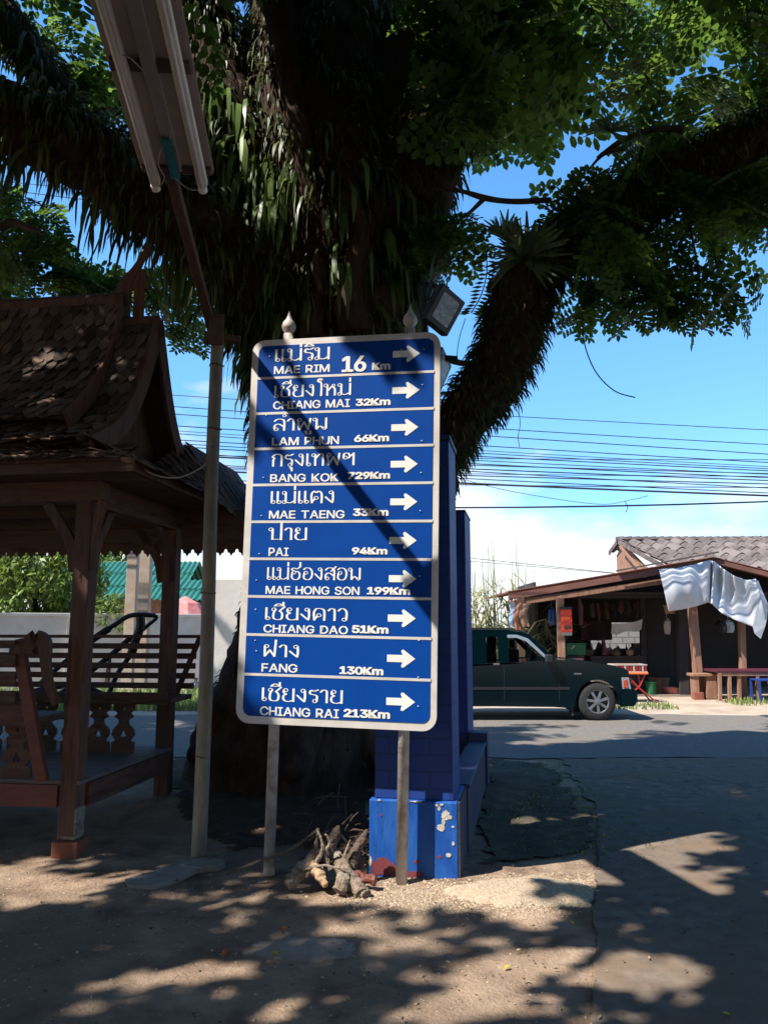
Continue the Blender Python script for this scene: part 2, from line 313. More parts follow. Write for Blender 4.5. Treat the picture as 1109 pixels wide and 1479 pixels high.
# ---------------------------------------------------------------- ground, road, apron
def axis(a, b, fine0, fine1, st):
    l = list(np.arange(fine0, fine1 + st/2, st)); d = st; x = fine1
    while x < b: d *= 1.35; x += d; l.append(min(x, b))
    d = st; x = fine0
    while x > a: d *= 1.35; x -= d; l.insert(0, max(x, a))
    return l
def gz(x, y):
    if not (-6 < x < 6 and 0 < y < 9.2): return 0
    k = min(1, (9.2 - y)/1.0, (6 - abs(x))/1.5, y/1.0)
    return k*(noise.noise(Vector((x*.9, y*.9, 0)))*.022 + noise.noise(Vector((x*3.5, y*3.5, 3)))*.012 + noise.noise(Vector((x*13, y*13, 5)))*.005 + noise.noise(Vector((x*31, y*31, 7)))*.0028
            + .16*max(0, 1 - ((x + .8)**2/5 + (y - 7.9)**2/3.4)))
X = axis(-400, 400, -3.6, 3.9, .042); Y = axis(-60, 600, 1.9, 9.2, .042)
g = MB(); g.v = [(x, y, gz(x, y)) for y in Y for x in X]; nx = len(X)
g.f = [(j*nx + i, j*nx + i + 1, (j + 1)*nx + i + 1, (j + 1)*nx + i) for j in range(len(Y) - 1) for i in range(nx - 1)]
o = obj('ground', g, 'dirt', smooth=True); o['kind'] = 'structure'
def sheetpoly(name, poly, z, m, kind='structure'):
    s = MB(); s.add([(x, y, z) for x, y in poly], [tuple(range(len(poly)))]); o = obj(name, s, m); o['kind'] = kind; return o
rd = [(-80, 9.62), (-20, 9.6), (-5, 9.5)] + [(x, 9.5 + .06*math.sin(x*2.3) + .04*math.sin(x*7.1)) for x in np.arange(-4, 12, .4)] + [(30, 9.1), (80, 9), (80, 14.3), (30, 14.1)] + [(x, 14.0 + .12*math.sin(x*1.7) + .07*math.sin(x*5.3)) for x in np.arange(14, -10, -.5)] + [(-30, 13.9), (-80, 14)]
sheetpoly('road', rd, .012, 'asphalt')
vg = [(-60, 13.6), (60, 13.6), (60, 30), (-60, 30)]
sheetpoly('verge', vg, .006, 'verge')
# broken-edged concrete apron, right of the dirt; follows the ground a little above it
e0 = gnd(856, 1479); ap = MB(); rows = []
for i in range(120):
    y = 1.7 + i*.0655; k = (y - e0.y)/(9.4 - e0.y)
    xe = e0.x + (gnd(864, 1150).x - e0.x)*(y - e0.y)/(gnd(864, 1150).y - e0.y) + noise.noise(Vector((y*2.1, 4, 0)))*.05 + noise.noise(Vector((y*8, 9, 0)))*.028 + noise.noise(Vector((y*23, 9, 0)))*.016
    if y > 6.6: xe += (noise.noise(Vector((y*3.3, 1, 0)))*.25 - (y - 6.6)*.16)*min(1, (y - 6.6))
    rows.append([(xe + (8.5 - xe)*(j/60)**1.7, y, gz(xe + (8.5 - xe)*(j/60)**1.7, y)*.55 + .012) for j in range(61)])
ap.sheet(rows); o = obj('apron', ap, 'apron', smooth=True); o['kind'] = 'structure'
def crack(P, w, name, label):
    p = []
    for a, b in zip(P[:-1], P[1:]):
        A_, B_ = gnd(*a), gnd(*b); k = max(2, int((B_ - A_).length/.05))
        for i in range(k): q = A_.lerp(B_, i/k); p.append((q.x + rng.normal(0, .014), q.y + rng.normal(0, .014)))
    s = MB(); L_ = [(x, y - w*rng.uniform(.2, 1), .55*gz(x, y) + .0165) for x, y in p]; R_ = [(x + .004, y + w*rng.uniform(.2, 1), .55*gz(x, y) + .0165) for x, y in p]
    s.sheet([L_, R_]); o = obj(name, s, 'shopdark'); o['kind'] = 'structure'; return o
crack([(790, 1122), (850, 1126), (905, 1122), (960, 1133), (1020, 1128), (1109, 1142)], .012, 'crack', '')
crack([(880, 1132), (940, 1138), (1010, 1132)], .008, 'crack', ''); crack([(812, 1180), (850, 1184), (866, 1195), (862, 1230), (860, 1262)], .009, 'crack', '')
# sandy mound of swept gravel lying in front of the low wall
def mound(px, py, rx, ry, h, m, name):
    c = gnd(px, py); s = MB(); n = 90; vs = [(c.x, c.y, gz(c.x, c.y) + h)]; fs = []
    for k in range(1, 9):
        for j in range(n):
            a = 6.2832*j/n; q = k/8*(1 + .30*noise.noise(Vector((math.cos(a)*1.5, math.sin(a)*1.5, px))) + .20*noise.noise(Vector((math.cos(a)*5, math.sin(a)*5, px))) + .12*noise.noise(Vector((math.cos(a)*17, math.sin(a)*17, px))))
            x, y = c.x + rx*q*math.cos(a), c.y + ry*q*math.sin(a)
            vs.append((x, y, gz(x, y) + h*(1 - (k/8)**2) - .022*(k == 8) + .008*noise.noise(Vector((x*15, y*15, 1))) ))
    fs += [(0, 1 + j, 1 + (j + 1) % n) for j in range(n)]
    for k in range(7):
        fs += [(1 + k*n + j, 1 + k*n + n + j, 1 + k*n + n + (j + 1) % n, 1 + k*n + (j + 1) % n) for j in range(n)]
    s.add(vs, fs); o = obj(name, s, m, smooth=True); o['kind'] = 'stuff'; return o
o = mound(768, 1290, .50, .24, .055, 'sand', 'swept_sand'); tag(o, 'pale sandy gravel swept in a low heap before the blue wall', 'sand')
o = mound(440, 1372, .30, .14, .02, 'patch', 'cement_spill'); tag(o, 'grey hardened cement spill on the dirt in the foreground', 'cement')
# pebbles
def scatter(name, label, n, reg, size, m):
    V = []; base = np.array([(1, 0, 0), (0, 1, 0), (-1, 0, 0), (0, -1, 0), (0, 0, .8), (0, 0, -.5)], float)
    tri = [(0, 1, 4), (1, 2, 4), (2, 3, 4), (3, 0, 4)]
    for _ in range(n):
        x = rng.uniform(reg[0], reg[1]); y = reg[2] + (reg[3] - reg[2])*rng.random()**1.3
        s = size*(.35 + rng.random()**3*1.6); a = rng.uniform(0, 6.28); c, q = math.cos(a), math.sin(a)
        b = base*(1 + rng.uniform(-.35, .35, (6, 3))); b = np.stack([b[:, 0]*c - b[:, 1]*q*.8, b[:, 0]*q + b[:, 1]*c*.8, b[:, 2]*.7], 1)*s + (x, y, gz(x, y) + s*.1)
        for t in tri: V += [b[i] for i in t]
    o = arrobj(name, np.array(V), 3, m); tag(o, label, 'gravel', kind='stuff'); return o
def litter(name, label, n, reg, size, m, mats, cat):
    V = np.zeros((n, 4, 3)); mi = rng.integers(0, len(mats), n)
    for k in range(n):
        x = rng.uniform(reg[0], reg[1]); y = rng.uniform(reg[2], reg[3])
        if noise.noise(Vector((x*1.1, y*1.1, 8))) < -.05 and rng.random() < .8: x, y = x + rng.normal(0, .5), y + rng.normal(0, .4)
        s = size*rng.uniform(.4, 1.4); a = rng.uniform(0, 6.28); c, q = math.cos(a), math.sin(a); z = max(gz(x, y), gz(x, y)*.55 + .012) + .006
        for i, (u, w) in enumerate(((-1, 0), (0, -.35), (1, 0), (0, .35))): V[k, i] = (x + (u*c - w*q)*s, y + (u*q + w*c)*s, z + rng.uniform(0, .5)*s)
    o = arrobj(name, V, 4, None, mats=mats, midx=mi); return tag(o, label, cat, kind='stuff')
litter('leaf_litter', 'small dry brown leaves and crumbs scattered over the ground', 2600, (-2.6, 3.6, 2.3, 8.8), .012, None, ['fern_dry', 'twig', 'logcut', 'fern_dry'], 'leaf litter')
scatter('gravel', 'small loose stones and grit scattered over the dirt forecourt', 7000, (-2.4, 2.2, 2.3, 7.0), .0065, 'pebble')
def grit(name, label, n, poly, size, m):
    V = []; base = np.array([(1, 0, 0), (0, 1, 0), (-1, 0, 0), (0, -1, 0), (0, 0, .7)], float); a = np.array(poly, float); lo, hi = a.min(0), a.max(0); k = 0
    while k < n:
        px, py = rng.uniform(lo[0], hi[0]), rng.uniform(lo[1], hi[1])
        if not inpoly(np.array([px + rng.normal(0, 9)]), np.array([py + rng.normal(0, 5)]), poly)[0]: continue
        k += 1; c = gnd(px, py); s = size*(.25 + rng.random()**3*1.6); r = rng.uniform(0, 6.28); cc, q = math.cos(r), math.sin(r); b = base*(1 + rng.uniform(-.3, .3, (5, 3))); b = np.stack([b[:, 0]*cc - b[:, 1]*q, b[:, 0]*q + b[:, 1]*cc, b[:, 2]], 1)*s + (c.x, c.y, gz(c.x, c.y) + s*.1)
        for t in ((0, 1, 4), (1, 2, 4), (2, 3, 4), (3, 0, 4)): V += [b[i] for i in t]
    o = arrobj(name, np.array(V), 3, m); return tag(o, label, 'gravel', kind='stuff')
grit('loose_grit', 'pale loose grit and sand around the foot of the sign post and logs', 7000, [(470, 1288), (545, 1262), (690, 1270), (860, 1262), (868, 1300), (760, 1330), (640, 1318), (500, 1308)], .007, 'sand')
def bed(name, poly, m, dz):
    P = [gnd(*q) for q in poly]; pts = []
    for a, b in zip(P, P[1:] + P[:1]):
        k = max(2, int((b - a).length/.06))
        for i in range(k): q = a.lerp(b, i/k); w = noise.noise(q*2.5)*.16 + noise.noise(q*7)*.10 + noise.noise(q*19)*.06; pts.append((q.x + w, q.y + w*.8))
    xs = [p[0] for p in pts]; ys = [p[1] for p in pts]; st = .05; s = MB(); X_ = np.arange(min(xs), max(xs), st); Y_ = np.arange(min(ys), max(ys), st); gx, gy = np.meshgrid(X_, Y_); ins = inpoly(gx.ravel(), gy.ravel(), pts).reshape(gx.shape)
    id_ = {}
    for j in range(len(Y_) - 1):
        for i in range(len(X_) - 1):
            if ins[j, i] and ins[j + 1, i] and ins[j, i + 1] and ins[j + 1, i + 1]:
                f = []
                for jj, ii in ((j, i), (j, i + 1), (j + 1, i + 1), (j + 1, i)):
                    if (jj, ii) not in id_: x, y = X_[ii], Y_[jj]; id_[jj, ii] = len(s.v); s.v.append((x + .02*noise.noise(Vector((x*20, y*20, 1))), y + .02*noise.noise(Vector((x*20, y*20, 6))), gz(x, y) + dz))
                    f.append(id_[jj, ii])
                s.f.append(tuple(f))
    o = obj(name, s, m, smooth=True); o['kind'] = 'structure'; return o
bed('soil_shade_sheet', [(236, 1102), (235, 1150), (262, 1205), (330, 1232), (420, 1222), (500, 1235), (545, 1225), (545, 1120), (560, 1080), (400, 1062), (290, 1080)], 'soilshade', .007)  # dark sheet that puts the tree's shade into the ground colour
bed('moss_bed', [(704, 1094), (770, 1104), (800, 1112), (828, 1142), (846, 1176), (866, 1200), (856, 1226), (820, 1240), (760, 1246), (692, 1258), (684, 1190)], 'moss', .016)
# fallen leaves
def flat_leaf(name, label, px, py, m, s, a, group=None):
    c = gnd(px, py); c.z = gz(c.x, c.y) + .012; b = MB(Matrix.Translation(c) @ Matrix.Rotation(a, 4, 'Z') @ Matrix.Rotation(.35, 4, 'X'))
    pr = [(0, -.5), (.2, -.2), (.25, .1), (.12, .38), (0, .55), (-.12, .38), (-.25, .1), (-.2, -.2)]
    b.add([(x*s, y*s, .02*s + abs(x)*s*.8) for x, y in pr] + [(0, 0, 0)], [(i, (i + 1) % 8, 8) for i in range(8)])
    o = obj(name, b, m); return tag(o, label, 'leaf', group)
for i, (px, py, m, s, w) in enumerate([(324, 1383, 'orangeleaf', .05, 'small orange fallen leaf lying on the lit dirt in the middle foreground'), (398, 1383, 'yellow', .04, 'small yellow fallen leaf beside the grey cement spill'),
      (390, 1397, 'pink', .05, 'dull red fallen leaf in shade beside the grey cement spill'), (62, 1309, 'greenleaf', .045, 'lime green fallen leaf on the lit dirt before the pavilion'),
      (732, 1404, 'yellow', .035, 'yellow fallen leaf on the reddish dirt left of the concrete edge'), (826, 1337, 'yellow', .035, 'yellow fallen leaf below the pale sand heap'),
      (1050, 1470, 'greenleaf', .035, 'lime fallen leaf on the concrete at the bottom corner'), (1060, 1333, 'orangeleaf', .04, 'orange fallen leaf on the shaded concrete'),
      (408, 1348, 'orangeleaf', .055, 'brown orange fallen leaf above the grey cement spill'), (80, 1213, 'orangeleaf', .05, 'curled orange leaf beside the red brick')]):
    flat_leaf('fallen_leaf', w, px, py, m, s, i*1.3, 'fallen leaves on the forecourt')
# ---------------------------------------------------------------- what the sun reaches: gaps in the crown
SN = np.array([-math.sin(R(10.5)), -math.cos(R(10.5)), 0]); SO = np.array([.346, 4.93, 0])
LITG = [[(-20, 1212), (40, 1215), (120, 1228), (185, 1238), (275, 1257), (215, 1262), (80, 1252), (-20, 1246)],
        [(-20, 1270), (60, 1283), (150, 1285), (140, 1305), (60, 1325), (-20, 1335)], [(370, 1268), (450, 1285), (530, 1285), (520, 1312), (420, 1310), (365, 1290)],
        [(520, 1255), (610, 1270), (690, 1285), (640, 1310), (540, 1302)], [(680, 1283), (730, 1268), (800, 1262), (868, 1275), (860, 1300), (800, 1318), (700, 1312)],
        [(903, 1257), (985, 1245), (1010, 1243), (1060, 1255), (1130, 1258), (1130, 1298), (1040, 1312), (960, 1286)],
        [(640, 1330), (740, 1335), (800, 1350), (760, 1385), (660, 1370)], [(560, 1415), (660, 1400), (700, 1440), (690, 1500), (560, 1500)], ell(735, 1455, 45, 25),
        [(950, 1440), (1010, 1420), (1130, 1395), (1130, 1500), (940, 1500)], ell(1000, 1395, 60, 18), ell(930, 1375, 35, 12), ell(830, 1345, 25, 10),
        [(190, 1385), (260, 1370), (335, 1372), (330, 1396), (230, 1400)], [(95, 1450), (150, 1438), (240, 1440), (260, 1500), (80, 1500)], [(230, 1400), (320, 1405), (300, 1420)],
        ell(510, 1349, 25, 6), ell(190, 1288, 50, 8), ell(20, 1460, 40, 14), ell(860, 1210, 18, 5), ell(1085, 1218, 30, 6), ell(450, 1272, 30, 8), ell(480, 1430, 40, 10),
        [(690, 1020), (1120, 1020), (1120, 1044), (1000, 1050), (960, 1043), (860, 1049), (760, 1044), (690, 1048)], ell(800, 1058, 50, 5), ell(860, 1064, 40, 4.5), ell(930, 1052, 60, 5), ell(1030, 1056, 45, 6), ell(1000, 1078, 30, 5), ell(760, 1073, 40, 2.5), ell(725, 1047, 40, 3), ell(1085, 1044, 40, 4), ell(845, 1072, 35, 2.5),
        ell(258, 1056, 14, 3), ell(250, 1046, 26, 4), ell(185, 1050, 14, 4)]
sgn = [(366, 490), (634, 479), (630, 1055), (341, 1043)]
SHADE = [[(590, 470), (640, 470), (640, 545), (612, 548), (570, 500)], [(556, 745), (600, 770), (640, 860), (640, 945), (590, 900), (556, 850), (520, 800)], [(330, 920), (352, 900), (400, 955), (440, 1000), (470, 1070), (330, 1070)],
         [(500, 900), (548, 930), (560, 1070), (515, 1070)], [(356, 700), (392, 690), (400, 800), (352, 840)]]
BO = np.array([.03, 5.10, 0])
LITB = [[(540, 1160), (612, 1160), (612, 1275), (590, 1275), (565, 1235), (540, 1195)], [(632, 1160), (662, 1160), (662, 1275), (632, 1275)]]
def sunhits(P, what='all'):
    """True where a leaf at P would shade something the photograph shows in sun"""
    bad = np.zeros(len(P), bool)
    def hit(o, n):
        t = ((P - o) @ n)/np.dot(TOSUN, n); return P - TOSUN*t[:, None], t > 0
    if what == 'spots':
        q, ok = hit(np.array([-.6, 7.0, 0]), np.array([0, -1., 0])); x, y = projv(q)
        for p in LITT: bad |= inpoly(x, y, p) & ok
        q, ok = hit(np.array([-2.3, 6.0, 3.7]), np.array([.08, -.62, .5])); x, y = projv(q)
        for p in LITR: bad |= inpoly(x, y, p) & ok
        return bad
    q, ok = hit(SO, SN); x, y = projv(q); s = inpoly(x, y, sgn) & ok
    for p in SHADE: s &= ~inpoly(x, y, p)
    bad |= s
    if what == 'sign':
        q, ok = hit(BO, SN); x, y = projv(q)
        for p in LITB: bad |= inpoly(x, y, p) & ok
        return bad
    q, ok = hit(BO, SN); x, y = projv(q)
    for p in LITB: bad |= inpoly(x, y, p) & ok
    q, ok = hit(np.zeros(3), np.array([0, 0, 1.])); x, y = projv(q)
    for p in LITG: bad |= inpoly(x, y, p) & ok
    q, ok = hit(np.array([-.6, 7.0, 0]), np.array([0, -1., 0])); x, y = projv(q)
    for p in LITT: bad |= inpoly(x, y, p) & ok
    q, ok = hit(np.array([-2.3, 6.0, 3.7]), np.array([.08, -.62, .5])); x, y = projv(q)
    for p in LITR: bad |= inpoly(x, y, p) & ok
    return bad
LITT = [ell(310, 105, 26, 40), ell(352, 90, 22, 40), ell(375, 180, 18, 45), ell(395, 225, 14, 20), ell(420, 270, 16, 22), ell(60, 190, 60, 45), ell(160, 260, 40, 20), ell(345, 255, 16, 20), ell(60, 130, 30, 14)]
LITR = [ell(72, 490, 26, 12), ell(145, 465, 20, 10), ell(50, 632, 70, 18), ell(60, 595, 20, 8)]
# ---------------------------------------------------------------- the big tree
TB = pt(430, 1085, 8.0); TB.z = 0
tree = thing('rain_tree', 'huge old rain tree draped in hanging ferns behind the blue sign', 'tree', TB)
def px3(L_): return [pt(a, b, c) for a, b, c in L_]
TUBES = []
def limb(name, P, r, m='bark', n=26, k=9, nz=.06, keep=True, parent=tree):
    p = smoothpath(px3(P) if not isinstance(P[0], Vector) else P, k); rr = lerps(r, k); b = MB().tube(p, rr, n, nz=nz, nf=2.6)
    if keep: TUBES.append((p, rr))
    return obj(name, b, m, parent, smooth=True)
base = pt(425, 1085, 7.9); base.z = -.15
tp = [base, pt(428, 1040, 7.9), pt(440, 960, 7.85), pt(452, 850, 7.8), pt(462, 700, 7.8), pt(470, 570, 7.8), pt(472, 450, 7.75), pt(470, 330, 7.7), pt(455, 200, 7.7), pt(450, 60, 7.7), pt(445, -90, 7.8)]
limb('trunk', tp, [1.12, .92, .74, .67, .66, .74, .86, .92, .8, .66, .58], n=44, nz=.10)
limb('limb', [(440, 470, 7.6), (370, 400, 7.3), (290, 340, 7.0), (200, 275, 6.7), (90, 205, 6.4), (-50, 150, 6.1), (-200, 90, 5.8)], [.62, .48, .38, .33, .30, .29, .28])
limb('limb', [(420, 410, 7.8), (310, 345, 7.8), (205, 272, 7.8), (125, 190, 7.7), (55, 95, 7.6), (-20, -20, 7.6)], [.5, .36, .22, .19, .18, .17])
limb('limb', [(400, 330, 7.5), (330, 190, 7.4), (300, 60, 7.4), (270, -80, 7.3)], [.55, .45, .34, .26])
limb('limb', [(520, 420, 7.7), (575, 290, 7.6), (640, 160, 7.5), (710, 45, 7.4), (780, -70, 7.3)], [.66, .54, .40, .28, .24])
limb('limb', [(545, 800, 7.9), (590, 715, 7.7), (632, 645, 7.5), (668, 602, 7.42), (703, 562, 7.35), (728, 520, 7.28), (742, 474, 7.2), (752, 426, 7.13), (778, 382, 7.05), (825, 344, 6.98), (895, 300, 6.85), (985, 252, 6.7), (1100, 197, 6.5), (1280, 130, 6.2)], [.34, .32, .28, .25, .26, .28, .28, .26, .24, .23, .22, .21, .2, .19])
limb('limb', [(540, 300, 7.9), (560, 150, 8), (570, 40, 8.1), (575, -90, 8.2)], [.5, .42, .36, .3])
limb('aerial_root', [(470, 300, 6.86), (440, 250, 6.82), (428, 170, 6.80), (415, 90, 6.78), (402, 10, 6.8), (392, -70, 6.8)], [.05, .10, .11, .12, .14, .15], n=18, nz=.05, keep=False)
limb('aerial_root', [(512, 480, 6.95), (505, 410, 6.86), (518, 340, 6.82), (500, 270, 6.82), (486, 235, 6.85)], [.16, .12, .10, .09, .05], n=16, nz=.05, keep=False)
limb('aerial_root', [(460, 520, 7.0), (450, 470, 6.92), (462, 420, 6.88), (455, 340, 6.9)], [.14, .12, .08, .05], n=16, nz=.05, keep=False)
for P, r in [([(280, 1100, 7.2), (300, 1075, 7.35), (330, 1030, 7.5), (350, 960, 7.55)], [.06, .16, .24, .05]), ([(560, 1110, 7.3), (530, 1080, 7.4), (505, 1020, 7.5), (490, 940, 7.5)], [.08, .18, .24, .05]), ([(420, 1120, 6.75), (425, 1095, 6.9), (432, 1040, 7.1), (440, 940, 7.25)], [.07, .18, .24, .05])]:
    limb('buttress_root', P, r, n=18, nz=.06, keep=False)
TW = [([(610, 273, 7.2), (660, 275, 7.1), (700, 286, 7.05), (740, 291, 7.0), (795, 289, 6.95)], [.018, .022, .025, .028, .03]), ([(700, 286, 7.05), (680, 305, 7.1), (660, 322, 7.15), (640, 350, 7.2)], [.022, .018, .014, .008]),
      ([(985, 186, 6.7), (940, 188, 6.75), (900, 202, 6.8), (862, 228, 6.85)], [.03, .027, .024, .012]), ([(900, 215, 6.8), (872, 222, 6.85), (850, 245, 6.9)], [.016, .014, .008]), ([(0, 330, 7), (20, 322, 7), (45, 330, 7), (62, 336, 7)], [.05, .045, .035, .012]),
      ([(880, 410, 6.8), (940, 415, 6.8), (1000, 425, 6.8), (1080, 430, 6.8)], [.02, .016, .012, .006]), ([(650, 520, 7.4), (672, 525, 7.3), (700, 520, 7.25)], [.035, .03, .03])]
for P, r in TW: limb('branch', P, r, 'twig', 8, 5, .01, keep=False)
# ---------------------------------------------------------------- hanging strap ferns on trunk and limbs
def ferns(name, label, n, mats, pick, lenr, wid, hang=1.0):
    """each frond: a strip of 5 cross-sections rooted on a limb's skin, arching out and drooping"""
    wts = []; seg = []
    for ti, (p, rr) in enumerate(TUBES):
        for i in range(len(p) - 1):
            c = (p[i] + p[i + 1])/2; w = pick(ti, c)*(p[i + 1] - p[i]).length*rr[i]
            if w > 0: wts.append(w); seg.append((ti, i))
    wts = np.array(wts)/sum(wts); idx = rng.choice(len(seg), n, p=wts); V = np.zeros((n, 10, 3)); mi = np.zeros((n, 4))
    for k in range(n):
        ti, i = seg[idx[k]]; p, rr = TUBES[ti]; t = rng.random(); c = p[i].lerp(p[i + 1], t); ax = (p[i + 1] - p[i]).normalized(); r = rr[i]
        u = ax.orthogonal().normalized(); w = ax.cross(u); a = rng.uniform(0, 6.283); d = u*math.cos(a) + w*math.sin(a)
        P0 = c + d*(r*.97)
        if noise.noise(P0*2.2) < -.18 and hang > .8: P0 = P0 - d*r*.6
        ln = rng.uniform(*lenr); wd = wid*rng.uniform(.6, 1.3)
        out = (d + Vector(rng.normal(0, .35, 3)) + Vector((0, 0, rng.uniform(-.3, .5)))).normalized(); pos = P0.copy(); dr = out.copy(); st = ln/4
        side = dr.cross(Vector(rng.normal(0, 1, 3))).normalized()
        for s in range(5):
            ww = wd*(.55, 1, 1, .8, .12)[s]
            V[k, s*2] = pos - side*ww; V[k, s*2 + 1] = pos + side*ww
            dr = (dr + Vector((rng.normal(0, .12), rng.normal(0, .12), -hang*(.55 + .5*s)))).normalized(); pos = pos + dr*st
            side = (side - dr*side.dot(dr)); side = side.normalized() if side.length > 1e-4 else dr.orthogonal().normalized()
        if rng.random() < .13: mi[k] = 1
    keep = ~sunhits(V[:, 4]) | (rng.random(n) < .25); V = V[keep]; mi = mi[keep]; n = len(V)
    fc = np.array([[(0, 1, 3, 2), (2, 3, 5, 4), (4, 5, 7, 6), (6, 7, 9, 8)]])+ (np.arange(n)*10)[:, None, None]
    o = striparr(name, V, fc, None, mats=mats, midx=mi.reshape(-1)); return tag(o, label, 'ferns', kind='stuff')
def pk(ti, c):
    if ti == 0: return 0 if c.z < 3.1 else (.4 if c.z < 3.9 else .7)
    if ti == 5: return .15 if c.z > 4.4 else 0
    return .8 if ti == 1 else .55
ferns('hanging_ferns', 'dark strap ferns hanging thickly from the trunk and limbs', 27000, ['fern', 'fern_dry'], pk, (.08, .30), .0105, .9)
ferns('bristle_ferns', 'short dark bristling fern leaves coating the bent right limb', 7500, ['fern', 'fern_dry'], lambda ti, c: 1.0 if ti == 5 and c.z > 1.8 else 0, (.08, .21), .0085, .45)
def pk2(ti, c): return (1.2 if ti == 1 and c.x > -3.6 else 1.0 if ti == 3 and c.z < 7 else .8 if ti == 0 and 3.9 < c.z < 6.6 and c.x < 0 else .6 if ti == 2 else 0)
ferns('long_ferns', 'long broad strap fern leaves drooping from the fork of the tree', 1500, ['fern', 'fern'], pk2, (.25, .55), .016, .7)
tag(ferns('sunlit_ferns', 'long glossy strap leaves hanging in the sun beside the lamp board', 800, ['strap', 'strap'], lambda ti, c: (1.0 if ti == 3 and 4.6 < c.z < 7 else .7 if ti == 0 and 4.4 < c.z < 6.2 and c.x < -.5 else 0), (.4, .8), .027, 1.3), None, None)
def pk3(ti, c): return 1.0 if ti == 0 and c.z < 3.6 else 0
ferns('rootlets', 'short dry rootlets and fibre clinging to the lower trunk', 2600, ['fern_dry', 'fern_dry'], lambda ti, c: 1.0 if ti == 0 and c.z < 4.2 else 0, (.03, .10), .006, .5)
# staghorn fern on the elbow of the right limb: lobed fronds
def stag(px, py, Y_, n, s, label):
    c = pt(px, py, Y_); V = MB()
    for k in range(n):
        a = 6.283*k/n + rng.uniform(-.3, .3); el = rng.uniform(-.5, 1.0)
        d = Vector((math.cos(a)*math.cos(el)*.9, -abs(math.sin(a))*.6, math.sin(el))).normalized(); ln = s*rng.uniform(.6, 1.1); side = d.cross(Vector((0, -1, .25))).normalized(); up = side.cross(d)
        prof = [(0, .05), (.25, .12), (.5, .17), (.7, .26)]
        L_ = []; Rr = []
        for t, w in prof:
            q = c + d*(t*ln) + Vector((0, 0, -.25*t*t*ln)); L_.append(q - side*w*ln); Rr.append(q + side*w*ln)
        b = len(V.v); V.v += [tuple(q) for q in L_ + Rr]; V.f += [(b + i, b + i + 1, b + 5 + i, b + 4 + i) for i in range(3)]
        e = c + d*(.7*ln) + Vector((0, 0, -.12*ln))
        for j in range(4):
            f0 = -.26 + .52*j/4; f1 = f0 + .115; tip = e + d*(ln*rng.uniform(.3, .5)) + side*((f0*1.9 + .06)*ln) + Vector((0, 0, -.16*ln))
            V.add([e + side*f0*ln, e + side*f1*ln, tip + side*.02*ln, tip - side*.02*ln], [(0, 1, 2, 3)])
    o = obj('staghorn_fern', V, 'stag', loc=c); return tag(o, label, 'fern', 'staghorn ferns')
stag(755, 375, 6.85, 16, .42, 'pale staghorn fern with lobed fronds on the elbow of the right limb')
stag(725, 345, 6.9, 9, .30, 'smaller dark staghorn fern with fronds up beside the bent limb')
stag(880, 190, 6.7, 8, .25, 'staghorn fern tuft under the upper branch among rain tree leaves')
# ladder-leaved sprig hanging in the gap left of the bent limb
sp = MB(); pp = smoothpath(px3([(700, 355, 7.1), (703, 390, 7.05), (695, 425, 7.0), (680, 452, 7.0)]), 6); sp.tube(pp, .006, 5)
for i, q in enumerate(pp[3:]):
    for s in (-1, 1):
        d = Vector((s*.8 - .3, -.1, -.15)).normalized(); w = Vector((.12, 0, .99)); ln = .11 + .02*math.sin(i); sp.add([q, q + d*ln*.5 + w*.016, q + d*ln, q + d*ln*.5 - w*.016], [(0, 1, 2, 3)])
tag(obj('fern_sprig', sp, 'fern', loc=pp[0]), 'dark ladder leaved fern sprig hanging in the gap beside the floodlight', 'fern')
# ---------------------------------------------------------------- crown
def leafpts(q, e, f, tz):
    k = rng.uniform(.75, 1.15); e = e*k; f = f*rng.uniform(.8, 1.15); dz = np.array([0, 0, .012])
    return [q, q + e*.28 + f*.40, q + e*.72 + f*.44 + dz, q + e + tz, q + e*.72 - f*.44 + dz, q + e*.28 - f*.40]
def spray_proto(pairs, leaves, lw, ll):
    Q = []
    for i in range(pairs):
        t = (i + 1)/pairs; o = np.array([t*.75, 0, -.06*t*t]); pl = .42*(1 - .35*abs(t - .55))
        for s in (-1, 1):
            d = np.array([.55, s*.83, -.10]); nrm = np.array([-d[1], d[0], 0])
            for j in range(leaves):
                q = o + d*pl*(j + 1)/leaves
                for s2 in (-1, 1):
                    e_ = nrm*s2*.85 + d*.5; e_ /= np.linalg.norm(e_); f_ = np.array([-e_[1], e_[0], 0]); tz = np.array([0, 0, rng.uniform(-.03, .01)])
                    Q.append(leafpts(q, e_*ll, f_*lw, tz))
            q = o + d*pl*1.06
            Q.append(leafpts(q, d*ll, nrm*lw, 0))
    return np.array(Q) - np.array([.40, 0, -.03])
PF = [spray_proto(4, 4, .088, .15) for _ in range(5)]; PC = [spray_proto(3, 2, .17, .26)]
def rotm(n, droop=.45):
    yaw = rng.uniform(0, 6.283, n); pit = rng.normal(droop, .45, n); rol = rng.normal(0, .6, n)
    cy, sy, cp, sp_, c, s = np.cos(yaw), np.sin(yaw), np.cos(pit), np.sin(pit), np.cos(rol), np.sin(rol)
    Rm = np.empty((n, 3, 3)); Rm[:, 0, 0] = cy*cp; Rm[:, 0, 1] = cy*sp_*s - sy*c; Rm[:, 0, 2] = cy*sp_*c + sy*s
    Rm[:, 1, 0] = sy*cp; Rm[:, 1, 1] = sy*sp_*s + cy*c; Rm[:, 1, 2] = sy*sp_*c - cy*s
    Rm[:, 2, 0] = -sp_; Rm[:, 2, 1] = cp*s; Rm[:, 2, 2] = cp*c; return Rm
